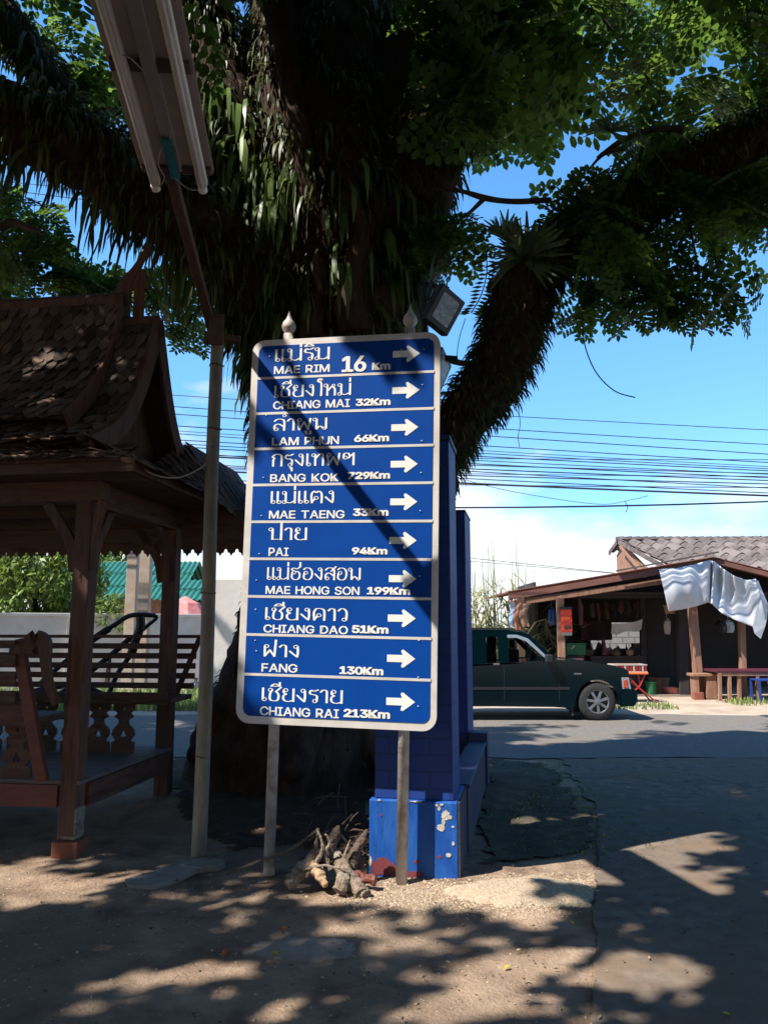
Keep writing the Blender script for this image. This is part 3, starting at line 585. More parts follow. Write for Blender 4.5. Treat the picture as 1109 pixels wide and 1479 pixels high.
def place(P, scale, protos):
    n = len(P); out = []; Rm = rotm(n); S = rng.uniform(*scale, n); wh = rng.integers(0, len(protos), n)
    for i, pr in enumerate(protos):
        k = wh == i; v = np.einsum('nij,mj->nmi', Rm[k], pr.reshape(-1, 3))*S[k][:, None, None] + P[k][:, None, :]; out.append(v.reshape(-1, 3))
    return np.concatenate(out)
CAN = [([(640, -60), (1180, -60), (1180, 215), (1109, 205), (1060, 225), (1000, 205), (960, 175), (905, 150), (880, 165), (850, 128), (800, 150), (770, 165), (735, 148), (722, 192), (690, 180), (665, 212), (640, 190)], (7.2, 10.5), 330),
       ([(640, -60), (800, -60), (780, 60), (740, 110), (700, 160), (665, 190), (640, 150)], (6.6, 7.4), 90),
       ([(790, 310), (800, 285), (850, 240), (862, 205), (900, 205), (1000, 215), (940, 262), (870, 312)], (6.5, 7.4), 90),
       ([(800, 390), (900, 335), (1000, 275), (1180, 200), (1180, 322), (1085, 305), (1062, 342), (1040, 312), (980, 322), (962, 352), (930, 392), (890, 418), (862, 452), (822, 448)], (6.3, 7.6), 150),
       ([(880, 430), (900, 415), (930, 395), (1000, 392), (1060, 405), (1095, 438), (1040, 455), (1000, 448), (940, 462), (905, 468)], (6.6, 7.0), 46),
       ([(600, 320), (640, 308), (675, 330), (678, 368), (655, 402), (620, 390), (595, 370)], (7.0, 7.6), 34),
       ([(-60, -60), (160, -60), (165, 40), (172, 130), (165, 165), (130, 150), (110, 115), (60, 70), (-60, 60)], (7.6, 10), 180),
       ([(90, 100), (150, 120), (160, 145), (140, 160), (110, 150)], (8, 9), 40),
       ([(-60, 240), (30, 268), (70, 318), (92, 352), (62, 398), (30, 425), (-60, 425)], (7.4, 9.5), 120),
       ([(88, 398), (150, 392), (178, 410), (200, 425), (120, 426)], (8, 9), 34), ([(30, 395), (100, 380), (120, 400), (60, 420)], (8, 9), 20),
       ([(480, -60), (740, -60), (690, 60), (640, 110), (590, 60), (540, 40)], (8.2, 10), 200), ([(230, -60), (380, -60), (360, 60), (300, 90), (255, 60)], (8, 10), 160),
       ([(205, 400), (260, 420), (285, 470), (262, 500), (230, 440)], (8.4, 9.2), 30)]
HOLES = [ell(880, 18, 20, 20), ell(932, 72, 24, 20), ell(1088, 92, 16, 20), ell(745, 8, 16, 9), ell(1000, 55, 9, 8), ell(958, 118, 14, 10), ell(845, 60, 8, 6), ell(1105, 285, 20, 12), ell(700, 100, 7, 6), ell(118, 60, 6, 6), ell(20, 300, 8, 6), ell(1060, 150, 8, 9), ell(820, 20, 7, 5)]
Pn = []; Ps = []
for ci, (poly, yr, n) in enumerate(CAN):
    n = int(n*(.62 if ci < 2 else .66))
    a = np.array(poly, float); lo, hi = a.min(0), a.max(0); got = 0; pts = []
    while got < n:
        x = rng.uniform(lo[0], hi[0], 400); y = rng.uniform(lo[1], hi[1], 400); k = inpoly(x, y, poly)
        for h in HOLES: k &= ~inpoly(x, y, h)
        x, y = x[k], y[k]; D = rng.uniform(yr[0], yr[1], len(x)); k = np.array([noise.noise(Vector((a_/62, b_/62, c_*.9))) for a_, b_, c_ in zip(x, y, D)]) > (.05 if ci < 2 or ci == 3 else -.05)
        x, y, D = x[k][:n - got], y[k][:n - got], D[k][:n - got]
        pts += [tuple(pt(a_, b_, c_)) + ((.5, .34)[ci > 1],) for a_, b_, c_ in zip(x, y, D)]; got += len(x)
    Pn.append(np.array(pts))
Pn = np.concatenate(Pn); Ps = Pn[:, 3]; big = Pn[Ps > .4][:, :3]; Pn = Pn[Ps < .4][:, :3]; ok_ = lambda P: carve(carve(P, .16), .4, 'sign')
# crown overhead shading the forecourt, plus unseen leaves added behind the viewer against sky light
n = 29000; Po = np.stack([rng.uniform(-14, 7, n), rng.uniform(-9, 11.8, n), rng.uniform(6.2, 9.6, n)], 1)
bk = (Po[:, 1] < -2.5) & (rng.random(n) < .75); Po[bk, 2] = rng.uniform(2.6, 9, bk.sum())  # unseen low leaves added behind the camera to cut sky light
cl = np.array([noise.noise(Vector(p)*.8) for p in Po]); Po = Po[cl > -.28]
Po = Po[~((Po[:, 0] > -1) & (Po[:, 1] > 5.5) & (rng.random(len(Po)) < .45))]; x, y = projv(Po); fr = (x > -60) & (x < 1170) & (y > -60) & (y < 1540); okc = ~fr
for poly, yr, n in CAN: okc |= fr & inpoly(x, y, poly)
for h in HOLES: okc &= ~(fr & inpoly(x, y, h))
okc &= ~(fr & (y > 150)); okc &= ~(fr & (rng.random(len(Po)) < .95)); Po = Po[okc]
def carve(P, r, what='all'):
    k = np.zeros(len(P), bool)
    for d in ((0, 0, 0), (r, 0, 0), (-r, 0, 0), (0, r, 0), (0, -r, 0), (r*.7, r*.7, 0), (-r*.7, r*.7, 0), (r*.7, -r*.7, 0), (-r*.7, -r*.7, 0), (r*.5, 0, 0), (-r*.5, 0, 0), (0, r*.5, 0), (0, -r*.5, 0), (0, 0, r*.6), (0, 0, -r*.6)): k |= sunhits(P + np.array(d), what)
    return P[~k]
Pn = ok_(Pn); big = ok_(big); Po = carve(carve(carve(carve(Po, .29), .5, 'sign'), .25, 'sign'), .42, 'spots')
print('SPRAYS', len(Pn), len(Po))
x, y = projv(Po); fr = (x > -400) & (x < 1500) & (y > -600)
V = np.concatenate([place(Pn, (.42, .68), PF), place(big, (.6, 1.0), PF), place(Po[fr], (.5, .8), PF), place(Po[~fr], (.6, .95), PC)])
arrobj('crown', V, 6, 'leaf', tree)  # mesh also holds the unseen leaves added to block sky light
LP = [q for i in (1, 2, 3, 4, 5, 6) for q in TUBES[i][0][4:]]
for q in [Vector(p) for p in Pn[rng.permutation(len(Pn))[:42]]] + [Vector(p) for p in big[rng.permutation(len(big))[:34]]]:
    b0 = min(LP, key=lambda w: (w - q).length + rng.uniform(0, .6)); d = q - b0
    if .3 < d.length < 2.6:
        m1 = b0 + d*.35 + Vector(rng.normal(0, .10, 3)) + Vector((0, 0, .12*d.length)); m2 = b0 + d*.7 + Vector(rng.normal(0, .08, 3)) + Vector((0, 0, .10*d.length))
        limb('branch', [b0, m1, m2, q], [.028, .02, .013, .005], 'twig', 6, 4, .006, keep=False)
# ---------------------------------------------------------------- the direction sign
SA = np.array([math.cos(R(10.5)), -math.sin(R(10.5)), 0]); BL = onplane(341, 1043, SO, SN)
RL = R(-1.15); ax = Vector(SA)*math.cos(RL) + Vector((0, 0, 1))*math.sin(RL); az = Vector((0, 0, 1))*math.cos(RL) - Vector(SA)*math.sin(RL); ay = az.cross(ax)
SM = Matrix(((ax.x, ay.x, az.x, BL.x), (ax.y, ay.y, az.y, BL.y), (ax.z, ay.z, az.z, BL.z), (0, 0, 0, 1))); SI = SM.inverted()
def sl(px, py): q = SI @ onplane(px, py, SO, SN); return q.x, q.z          # photograph pixel -> place on the board
SWD, SHT = 1.303, 2.583
sgb = SM @ Vector((SWD/2, 0, 0)); sgb.z = 0
sign = thing('direction_sign', 'tall blue town distance sign with white arrows in Thai and English', 'road sign', sgb)
def rrect(x0, z0, x1, z1, r, n=6):
    o = []
    for cx_, cz, a0 in ((x1 - r, z0 + r, -90), (x1 - r, z1 - r, 0), (x0 + r, z1 - r, 90), (x0 + r, z0 + r, 180)):
        o += [(cx_ + r*math.cos(R(a0 + 90*i/n)), cz + r*math.sin(R(a0 + 90*i/n))) for i in range(n + 1)]
    return o
obj('border', MB(SM).prism(rrect(0, 0, SWD, SHT, .085), 0, .03), 'alum', sign, bev=.004)
BW = .044
face = obj('face', MB(SM).prism(rrect(BW, BW*1.0, SWD - BW*.85, SHT - BW*.9, .05), -.003, .004), 'signblue', sign)
DV = [((372.7, 546.2), (625.7, 537.5)), ((369.8, 597.2), (624.3, 590.6)), ((368, 648.3), (622.9, 643.4)), ((366, 700.5), (622.3, 697.6)), ((364, 753.9), (622.3, 752.5)), ((360.9, 807.5), (621.4, 807.8)), ((358.9, 862.3), (620.8, 864)), ((356.5, 917.4), (620.8, 921.2)), ((353, 974.6), (620, 981.2))]
for a, b in DV:
    z = (sl(*a)[1] + sl(*b)[1])/2; obj('divider', MB(SM).box(BW - .004, SWD - BW*.85 + .004, -.0048, -.001, z - .0085, z + .0085), 'alum', sign)
GL = json.loads('''{"M":[[6,0,6,51,15,51,28,19,29,16,30,12,31,8,32,5,31,5,32,8,33,12,34,16,35,19,48,51,57,51,57,0,50,0,50,29,50,33,51,37,51,41,51,46,50,41,48,36,47,32,46,29,34,0,29,0,17,29,16,32,14,36,13,41,11,46,12,46,12,42,12,37,12,33,12,29,12,0]],"A":[[2,0,20,51,28,51,46,0,40,0,29,30,26,37,23,48,25,48,21,37,19,30,9,0],[11,14,11,20,37,20,37,14]],"E":[[6,0,6,51,37,51,37,45,12,45,12,29,36,29,36,23,12,23,12,6,38,6,38,0]],"R":[[6,0,6,51,24,51,27,51,31,50,33,49,36,47,38,45,39,43,40,41,41,38,41,35,41,32,40,30,39,27,38,25,36,23,33,22,30,21,27,20,24,20,10,20,10,26,23,26,26,26,28,26,30,27,31,28,32,29,33,30,34,32,34,33,35,35,34,37,34,39,33,40,32,42,31,43,30,44,28,45,26,45,23,45,12,45,12,0],[35,0,23,23,30,23,43,0]],"I":[[3,0,3,6,12,6,12,45,3,45,3,51,27,51,27,45,18,45,18,6,27,6,27,0]],"C":[[27,-1,23,0,19,1,15,2,12,5,9,8,7,12,5,16,4,20,4,25,4,31,5,35,7,39,9,43,12,46,15,48,19,50,23,51,27,52,34,50,36,50,38,48,40,47,42,46,43,44,45,42,46,40,47,37,47,35,41,35,39,39,36,43,32,45,27,46,24,45,21,45,18,43,16,41,14,39,12,36,11,33,11,30,10,25,11,21,11,18,13,14,14,12,16,9,18,8,21,6,24,6,27,5,32,6,36,8,39,11,41,16,47,16,47,14,46,11,45,9,43,7,42,5,40,4,38,2,36,1,34,0,32,0,29,-1]],"H":[[6,0,6,51,12,51,12,29,39,29,39,51,46,51,46,0,39,0,39,23,12,23,12,0]],"N":[[6,0,6,51,14,51,34,18,36,15,39,11,41,5,40,5,40,11,40,16,40,19,40,51,46,51,46,0,39,0,20,29,18,33,15,38,11,45,12,45,12,38,12,33,12,29,12,0]],"G":[[27,-1,23,0,19,1,15,3,12,5,9,8,7,12,5,16,4,20,4,25,4,31,5,35,7,39,9,43,12,46,15,48,18,50,22,51,26,52,29,51,32,51,34,50,36,49,38,48,40,47,42,45,44,44,45,42,46,40,47,37,47,35,41,35,39,39,36,43,32,45,27,46,24,45,21,45,18,43,16,41,14,39,12,36,11,33,11,30,10,25,11,21,11,18,13,14,14,12,16,9,18,8,21,6,24,6,27,5,30,5,32,6,34,7,37,9,38,10,40,12,41,15,41,17,41,20,43,20,28,20,28,26,48,26,48,20,47,16,47,12,45,9,43,6,41,4,38,2,34,0,31,0]],"L":[[6,0,6,51,12,51,12,6,36,6,36,0]],"P":[[6,0,6,51,24,51,27,51,30,50,33,49,36,47,37,45,39,43,40,40,41,38,41,35,41,32,40,29,39,27,37,24,36,22,33,21,30,20,27,19,24,19,11,19,11,24,23,24,26,24,28,25,30,26,31,27,32,28,33,29,34,31,34,33,34,35,34,37,34,39,33,40,32,42,31,43,30,44,28,45,26,45,23,45,12,45,12,0]],"U":[[26,-1,22,-1,19,0,15,2,13,3,10,5,8,8,7,11,6,14,6,17,6,51,12,51,12,18,13,15,13,13,14,11,15,10,17,8,19,7,21,6,23,5,26,5,29,5,31,6,33,7,35,8,36,10,38,11,39,13,39,15,39,18,39,51,46,51,46,17,45,14,45,11,43,8,41,5,39,3,36,2,33,0,30,-1]],"B":[[6,0,6,51,24,51,27,51,30,50,33,49,35,48,37,46,38,44,39,42,40,40,40,37,40,35,39,34,39,32,36,29,31,27,31,26,33,26,35,25,36,25,38,23,39,22,40,20,41,18,42,16,42,14,42,11,41,9,40,7,39,5,37,3,34,2,32,1,28,0,25,0],[12,6,24,6,28,6,31,7,33,8,34,10,35,12,36,14,35,15,35,17,34,18,33,20,32,21,31,22,29,23,27,23,25,23,12,23],[12,29,24,29,29,30,30,30,31,31,32,33,33,34,33,36,34,37,33,39,33,41,31,43,29,44,27,45,24,45,12,45]],"K":[[10,15,10,22,14,26,17,30,21,34,36,51,45,51,23,28],[6,0,6,51,12,51,12,33,12,22,12,19,12,0],[37,0,19,26,23,31,45,0]],"O":[[27,-1,22,0,19,1,15,2,12,5,9,8,7,12,5,16,4,20,4,25,4,31,5,35,7,39,9,43,12,46,15,48,19,50,22,51,27,52,31,51,35,50,38,48,42,46,44,43,46,39,48,35,49,31,49,25,49,20,48,16,46,12,44,8,42,5,38,2,35,1,31,0],[27,5,30,6,32,6,35,8,37,9,39,12,41,14,42,18,43,21,43,25,43,30,42,33,41,36,39,39,37,41,35,43,32,45,30,45,27,46,24,45,21,45,18,43,16,41,14,39,13,36,11,33,11,30,10,25,11,21,11,18,13,14,14,12,16,9,18,8,21,6,24,6]],"T":[[3,45,3,51,42,51,42,45,26,45,26,0,19,0,19,45]],"S":[[22,-1,19,-1,16,0,13,1,10,2,8,4,6,6,5,8,4,11,4,14,10,14,11,12,11,10,12,9,14,8,15,7,17,6,22,5,25,5,27,5,29,6,30,7,32,8,33,9,34,11,34,12,35,14,34,15,34,17,33,18,30,20,24,22,18,24,14,25,11,27,9,29,7,31,6,34,5,37,5,40,6,43,7,45,9,47,11,48,14,50,17,51,19,51,23,52,26,51,29,51,32,50,34,48,36,47,38,45,39,43,40,40,40,38,34,38,33,40,32,42,30,44,28,45,25,46,22,46,20,46,18,45,17,45,15,44,14,43,13,42,12,41,12,39,12,38,12,36,12,35,13,33,17,31,21,29,26,28,31,26,36,24,39,20,40,18,41,16,41,14,41,11,40,9,39,6,37,4,35,3,32,1,29,0,26,-1]],"D":[[22,0,10,0,10,6,21,6,25,6,29,7,32,8,34,10,36,12,38,15,39,18,40,22,40,26,40,29,39,33,38,36,36,39,34,41,32,43,29,44,26,45,22,45,9,45,9,51,23,51,27,51,31,50,35,48,38,46,41,43,43,39,45,35,46,31,46,26,46,20,45,16,43,12,41,8,38,5,35,3,31,1,27,0],[12,51,12,0,6,0,6,51]],"F":[[6,0,6,51,37,51,37,45,12,45,12,28,35,28,35,22,12,22,12,0]],"W":[[16,0,2,51,8,51,16,20,18,15,19,9,20,4,19,4,20,9,21,15,22,20,31,51,38,51,46,20,47,15,49,9,50,4,49,4,50,9,51,15,52,20,60,51,67,51,53,0,46,0,37,32,35,39,34,47,35,47,33,39,32,32,23,0]],"m":[[5,0,5,38,11,38,11,30,11,31,12,33,13,35,17,38,22,39,25,38,27,37,29,36,30,34,31,32,32,29,31,29,32,31,33,33,34,34,38,37,44,39,46,38,48,38,50,37,51,36,53,35,54,33,55,31,56,28,56,26,56,0,50,0,50,25,49,28,49,30,47,31,46,32,44,33,42,33,40,33,39,33,37,32,35,29,34,25,34,0,27,0,27,26,27,28,26,30,25,31,24,32,22,33,20,33,16,32,15,31,13,30,13,29,12,27,12,26,11,24,11,0]],"0":[[23,-1,19,0,16,1,13,2,11,5,8,8,7,11,6,15,5,20,5,25,5,31,6,35,7,39,9,43,11,46,13,48,16,50,19,51,23,52,26,51,29,50,32,48,35,46,37,43,38,39,40,35,40,31,41,25,40,20,40,15,38,11,37,8,35,5,32,2,29,1,26,0],[23,5,25,5,27,6,29,7,31,9,32,12,33,14,34,18,34,21,34,25,34,30,34,33,33,36,32,39,31,42,29,44,27,45,25,46,23,46,20,46,18,45,16,44,15,42,13,39,12,36,12,33,11,30,11,25,11,21,12,18,12,14,13,12,15,9,16,7,18,6,20,5]],"1":[[8,0,8,5,39,5,39,0],[28,51,28,0,21,0,21,45,9,36,9,43,20,51]],"2":[[6,0,6,5,23,23,28,28,31,33,32,37,32,39,31,40,31,42,30,43,29,44,27,45,22,46,20,46,19,45,17,45,16,44,15,43,14,41,13,40,13,38,13,36,7,36,7,39,7,42,9,44,10,46,12,48,14,50,17,51,20,51,22,52,25,51,28,51,31,50,33,48,35,47,36,45,37,42,38,40,38,37,37,32,34,26,27,18,15,6,39,6,39,0]],"3":[[22,-1,19,0,16,0,13,1,11,2,9,4,7,6,6,8,5,10,4,13,11,13,11,12,12,10,13,9,14,8,15,7,17,6,22,5,28,6,29,7,30,8,31,9,32,11,33,13,33,14,33,16,32,18,32,20,31,21,29,22,27,23,25,24,23,25,20,25,16,25,16,30,29,45,7,45,7,51,37,51,37,46,21,28,21,29,25,29,28,29,31,28,33,26,35,24,37,22,38,20,39,17,39,14,39,12,38,9,37,7,35,4,33,3,31,1,28,0,25,0]],"4":[[4,11,4,16,25,51,31,51,11,17,11,16,41,16,41,11],[28,0,28,12,28,15,28,32,34,32,34,0]],"5":[[22,-1,19,0,16,0,14,1,12,2,10,4,8,6,7,8,6,11,6,13,12,13,12,12,13,10,14,9,17,6,22,5,24,5,26,6,28,6,29,8,30,9,31,10,32,12,33,14,33,16,33,18,32,20,31,22,30,24,29,25,27,26,26,27,24,28,22,28,17,27,13,25,7,25,10,51,37,51,37,45,15,45,13,30,14,30,18,32,23,33,25,33,27,33,29,32,31,31,33,30,34,29,36,27,37,25,38,23,39,21,39,19,39,16,39,13,38,10,37,8,35,5,33,3,31,2,28,0,25,0]],"6":[[23,-1,20,0,17,0,14,1,12,3,10,5,8,7,7,10,7,13,6,16,7,19,7,21,8,24,14,34,25,51,32,51,15,26,17,29,20,31,23,31,26,31,29,31,32,29,34,28,36,26,37,24,38,21,39,19,39,16,39,13,38,10,37,7,35,5,33,3,31,1,28,0,26,0],[23,5,25,5,26,5,28,6,29,7,30,9,31,10,32,12,33,14,33,16,33,18,32,20,31,21,30,23,29,24,28,25,26,26,25,26,23,27,21,26,19,26,17,25,16,24,15,23,14,21,13,20,13,18,12,16,13,14,13,12,14,10,15,9,16,7,17,6,19,5,21,5]],"7":[[10,0,32,45,6,45,6,51,39,51,39,45,16,0]],"8":[[23,-1,19,0,16,0,14,1,11,3,9,4,7,6,6,8,5,11,5,14,5,16,6,18,7,20,7,21,9,23,10,24,12,25,13,26,15,26,15,27,13,28,11,29,9,31,8,33,7,35,7,38,7,41,8,43,9,45,11,47,12,48,15,50,17,51,20,51,23,52,26,51,28,51,31,50,33,48,35,47,36,45,37,43,38,41,38,38,38,35,37,33,36,31,34,29,32,28,30,27,30,26,32,26,34,25,35,24,37,23,38,21,39,20,39,18,40,16,40,14,40,11,39,8,38,6,36,4,34,3,32,1,29,0,26,0],[23,5,25,5,27,5,28,6,30,7,31,8,32,9,33,11,34,12,34,14,34,16,33,17,32,19,31,20,30,21,28,22,27,23,25,23,23,24,21,23,19,23,17,22,15,21,14,20,13,19,12,17,12,16,12,14,12,12,12,11,13,9,14,8,15,7,17,6,18,5,20,5],[23,29,27,30,29,31,30,32,31,33,31,34,32,36,32,38,32,39,31,41,31,42,30,43,29,44,28,45,23,46,18,45,16,44,15,43,14,42,14,41,13,39,13,38,13,36,14,34,14,33,15,32,16,31,18,30]],"9":[[23,52,26,51,28,51,31,49,33,48,35,46,37,43,38,41,39,38,39,35,39,32,38,30,37,27,32,17,20,0,13,0,30,25,31,25,29,22,26,20,22,19,19,20,16,20,14,21,12,23,10,25,8,27,7,29,7,32,6,35,7,38,7,41,8,44,10,46,12,48,14,49,17,51,20,51],[23,46,21,46,19,45,17,45,16,44,15,42,14,41,13,39,13,37,13,35,13,33,13,31,14,30,15,28,16,27,17,26,19,25,21,24,23,24,25,24,26,25,28,26,29,27,30,28,31,29,32,31,33,33,33,35,33,37,32,39,31,41,30,42,29,44,28,45,26,45,25,46]]}''')
def textobj(name, s, x0, x1, z0, h, parent, m='signwhite', bold=0, T=SM, d=-.0046):
    """Latin lettering from outlines, stretched between x0 and x1"""
    cu = bpy.data.curves.new(name, 'CURVE'); cu.dimensions = '2D'; cu.fill_mode = 'BOTH'; cu.offset = 0; cx_ = 0; spl = []
    for ch in s:
        if ch == ' ': cx_ += 26; continue
        g_ = GL[ch]; xs = [v for q in g_ for v in q[::2]]; mn, mxx = min(xs), max(xs)
        for q in g_: spl.append([(cx_ + q[i] - mn, q[i + 1]) for i in range(0, len(q), 2)])
        cx_ += mxx - mn + 7
    wd = cx_ - 7; kx = (x1 - x0)/wd; kz = h/51.0
    for q in spl:
        sp_ = cu.splines.new('POLY'); sp_.points.add(len(q) - 1); sp_.use_cyclic_u = True
        for i, (a, b) in enumerate(q): sp_.points[i].co = (a*kx, b*kz, 0, 1)
    to = bpy.data.objects.new(name, cu); COL.objects.link(to); dg = bpy.context.evaluated_depsgraph_get(); me = bpy.data.meshes.new_from_object(to.evaluated_get(dg))
    b0 = [(v.co.x, v.co.y) for v in me.vertices]; f0 = [tuple(p.vertices) for p in me.polygons]; vs = []; fs = []
    for i, (ox, oz) in enumerate(((0, 0), (1, 0), (-1, 0), (0, 1), (0, -1), (.7, .7), (-.7, .7), (.7, -.7), (-.7, -.7)) if bold else ((0, 0),)):
        k = len(vs); vs += [(x0 + a + ox*bold, d - .00006*i, z0 + b + oz*bold*.55) for a, b in b0]; fs += [tuple(k + j for j in f) for f in f0]
    bpy.data.objects.remove(to); bpy.data.curves.remove(cu); bpy.data.meshes.remove(me)
    return obj(name, MB(T).add(vs, fs), m, parent)
def C_(x, y, r=.13): return [(x + r*math.cos(6.283*i/9), y + r*math.sin(6.283*i/9)) for i in range(10)]
TH_ = {'เ': (.42, [[(.12, 1), (.12, .1)], C_(.21, .1)]), 'แ': (.80, [[(.12, 1), (.12, .1)], C_(.21, .1), [(.50, 1), (.50, .1)], C_(.59, .1)]),
 'ม': (.95, [C_(.12, .88), [(.22, .9), (.22, .12)], C_(.13, .1), [(.22, .1), (.5, .02), (.78, .2)], [(.8, 0), (.8, 1)]]),
 'ร': (.70, [C_(.42, .1), [(.52, .1), (.54, .45), (.42, .58), (.16, .64), (.1, .78), (.2, .95), (.36, .88), (.6, 1)]]),
 'ย': (.88, [C_(.24, .88), [(.14, .88), (.13, .68), (.30, .56)], [(.3, .56), (.13, .45), (.12, .15), (.28, 0), (.5, 0), (.72, .1)], [(.72, 0), (.72, 1)]]),
 'ง': (.72, [C_(.42, .88), [(.52, .88), (.54, .4), (.5, .02)], [(.5, .02), (.32, .2), (.06, .5)]]),
 'ใ': (.55, [[(.36, 0), (.36, 1.05), (.2, 1.2), (.12, 1.36), (.25, 1.5), (.42, 1.42)], C_(.27, 1.32, .08)]),
 'ห': (.92, [C_(.12, .88), [(.22, .9), (.22, 0)], [(.22, .35), (.45, .7), (.58, .82)], C_(.62, .86, .1), [(.6, .74), (.72, .5), (.72, 0)]]),
 'ล': (.88, [C_(.22, .12), [(.12, .12), (.12, .42), (.3, .58), (.5, .5), (.72, .3)], [(.1, .82), (.28, 1), (.55, 1), (.72, .8), (.72, 0)]]),
 'ำ': (.58, [C_(-.16, 1.32, .1), [(.05, .82), (.2, 1), (.38, .95), (.42, .78), (.42, 0)]]), 'า': (.58, [[(.05, .82), (.2, 1), (.38, .95), (.42, .78), (.42, 0)]]),
 'พ': (1.05, [C_(.2, .88), [(.1, .88), (.2, .02)], [(.2, .02), (.5, .72)], [(.5, .72), (.76, .02)], [(.76, .02), (.88, 1)]]),
 'ู': (0, [[(-.40, -.14), (-.40, -.36), (-.16, -.36), (-.16, -.12)], C_(-.46, -.16, .06)]), 'ุ': (0, [C_(-.24, -.16, .06), [(-.17, -.14), (-.16, -.42)]]),
 'น': (.98, [C_(.12, .88), [(.22, .9), (.22, .05)], [(.22, .05), (.42, .3), (.62, .12)], C_(.72, .1, .1), [(.8, .1), (.8, 1)]]),
 'ก': (.86, [[(.16, 0), (.16, .55), (.26, .68), (.1, .78), (.28, 1), (.55, 1), (.7, .8), (.7, 0)]]),
 'ท': (.90, [C_(.12, .88), [(.22, .9), (.22, 0)], [(.22, .55), (.45, .92), (.62, 1), (.72, .85), (.72, 0)]]),
 'ฯ': (.92, [C_(.2, .62), [(.1, .62), (.14, .95), (.4, .98), (.5, .72), (.4, .58)], [(.5, .72), (.74, .95)], [(.74, 1), (.74, 0)]]),
 'ต': (.92, [[(.14, 0), (.1, .7), (.26, 1), (.42, .86), (.56, 1), (.74, .75), (.74, 0)], C_(.4, .42), [(.16, .1), (.32, .36)]]),
 'ด': (.90, [[(.14, 0), (.1, .6), (.22, .95), (.45, 1), (.65, .92), (.72, .7), (.72, 0)], C_(.4, .42), [(.16, .1), (.32, .36)]]),
 'ป': (.92, [C_(.12, .88), [(.22, .9), (.22, .02)], [(.22, .03), (.74, .03)], [(.74, 0), (.74, 1.42)]]),
 'ฮ': (.88, [C_(.28, .6), [(.16, .6), (.12, .2), (.3, 0), (.58, .03), (.7, .3), (.62, .64), (.3, .72), (.12, .84), (.24, .98), (.5, .92), (.76, 1.12)]]),
 'อ': (.86, [C_(.26, .58), [(.15, .58), (.12, .15), (.32, 0), (.56, .04), (.7, .3), (.7, .7), (.54, .96), (.28, 1), (.1, .86)]]),
 'ส': (.88, [C_(.22, .12), [(.12, .12), (.12, .42), (.3, .58), (.5, .5), (.72, .3)], [(.1, .82), (.28, 1), (.55, 1), (.72, .8), (.72, 0)], [(.5, .72), (.84, 1.12)]]),
 'ว': (.68, [C_(.42, .1), [(.52, .1), (.54, .7), (.4, .98), (.2, 1), (.06, .82)]]),
 'ฝ': (.95, [C_(.22, .88), [(.12, .88), (.13, .02)], [(.13, .02), (.42, .55)], [(.42, .55), (.70, .02)], [(.70, .02), (.76, 1.42)]]),
 'ช': (.84, [C_(.16, .86), [(.26, .86), (.14, .55), (.14, .12), (.32, 0), (.58, .03), (.66, .3), (.62, .6), (.48, .72)], [(.48, .72), (.8, 1.1)]]),
 'ี': (0, [[(-.66, 1.16), (-.42, 1.36), (-.14, 1.2)], [(-.66, 1.16), (-.12, 1.17)], [(-.13, 1.17), (-.13, 1.48)]]),
 'ิ': (0, [[(-.62, 1.16), (-.38, 1.36), (-.10, 1.2)], [(-.62, 1.16), (-.08, 1.17)]]), '่': (0, [[(-.16, 1.16), (-.16, 1.46)]])}
def thai(name, s, x0, x1, z0, h, parent):
    """Thai lettering drawn with a broad-nibbed pen: heavy uprights, light crossings"""
    w = sum(TH_[c][0] for c in s) - .1; kx = (x1 - x0)/w; b = MB(SM); pen = 0; q = 0
    for c in s:
        aw, st = TH_[c]
        for P in st:
            P2 = [Vector((a, d_, 0)) for a, d_ in P]; P2 = smoothpath(P2, 3) if len(P2) > 2 else P2; k = len(P2); vs = []; q += 1; tiny = abs(P[0][0] - P[-1][0]) < .01 and len(P) == 10
            for i in range(k):
                t = (P2[min(i + 1, k - 1)] - P2[max(i - 1, 0)]).normalized(); nn = Vector((-t.y, t.x, 0)); wd = (.027 if tiny else .024 + .044*abs(t.y))
                e_ = t*(.03 if i == k - 1 else -.03 if i == 0 else 0)
                for sg in (1, -1):
                    u = P2[i] + nn*wd*sg*1.0 + e_; vs.append((x0 + (pen + u.x)*kx, -.0046 - .00003*(q % 30) - .0000008*i, z0 + u.y*h))
            b.add(vs, [(2*i, 2*i + 2, 2*i + 3, 2*i + 1) for i in range(k - 1)])
        pen += aw
    return obj(name, b, 'signwhite', parent)
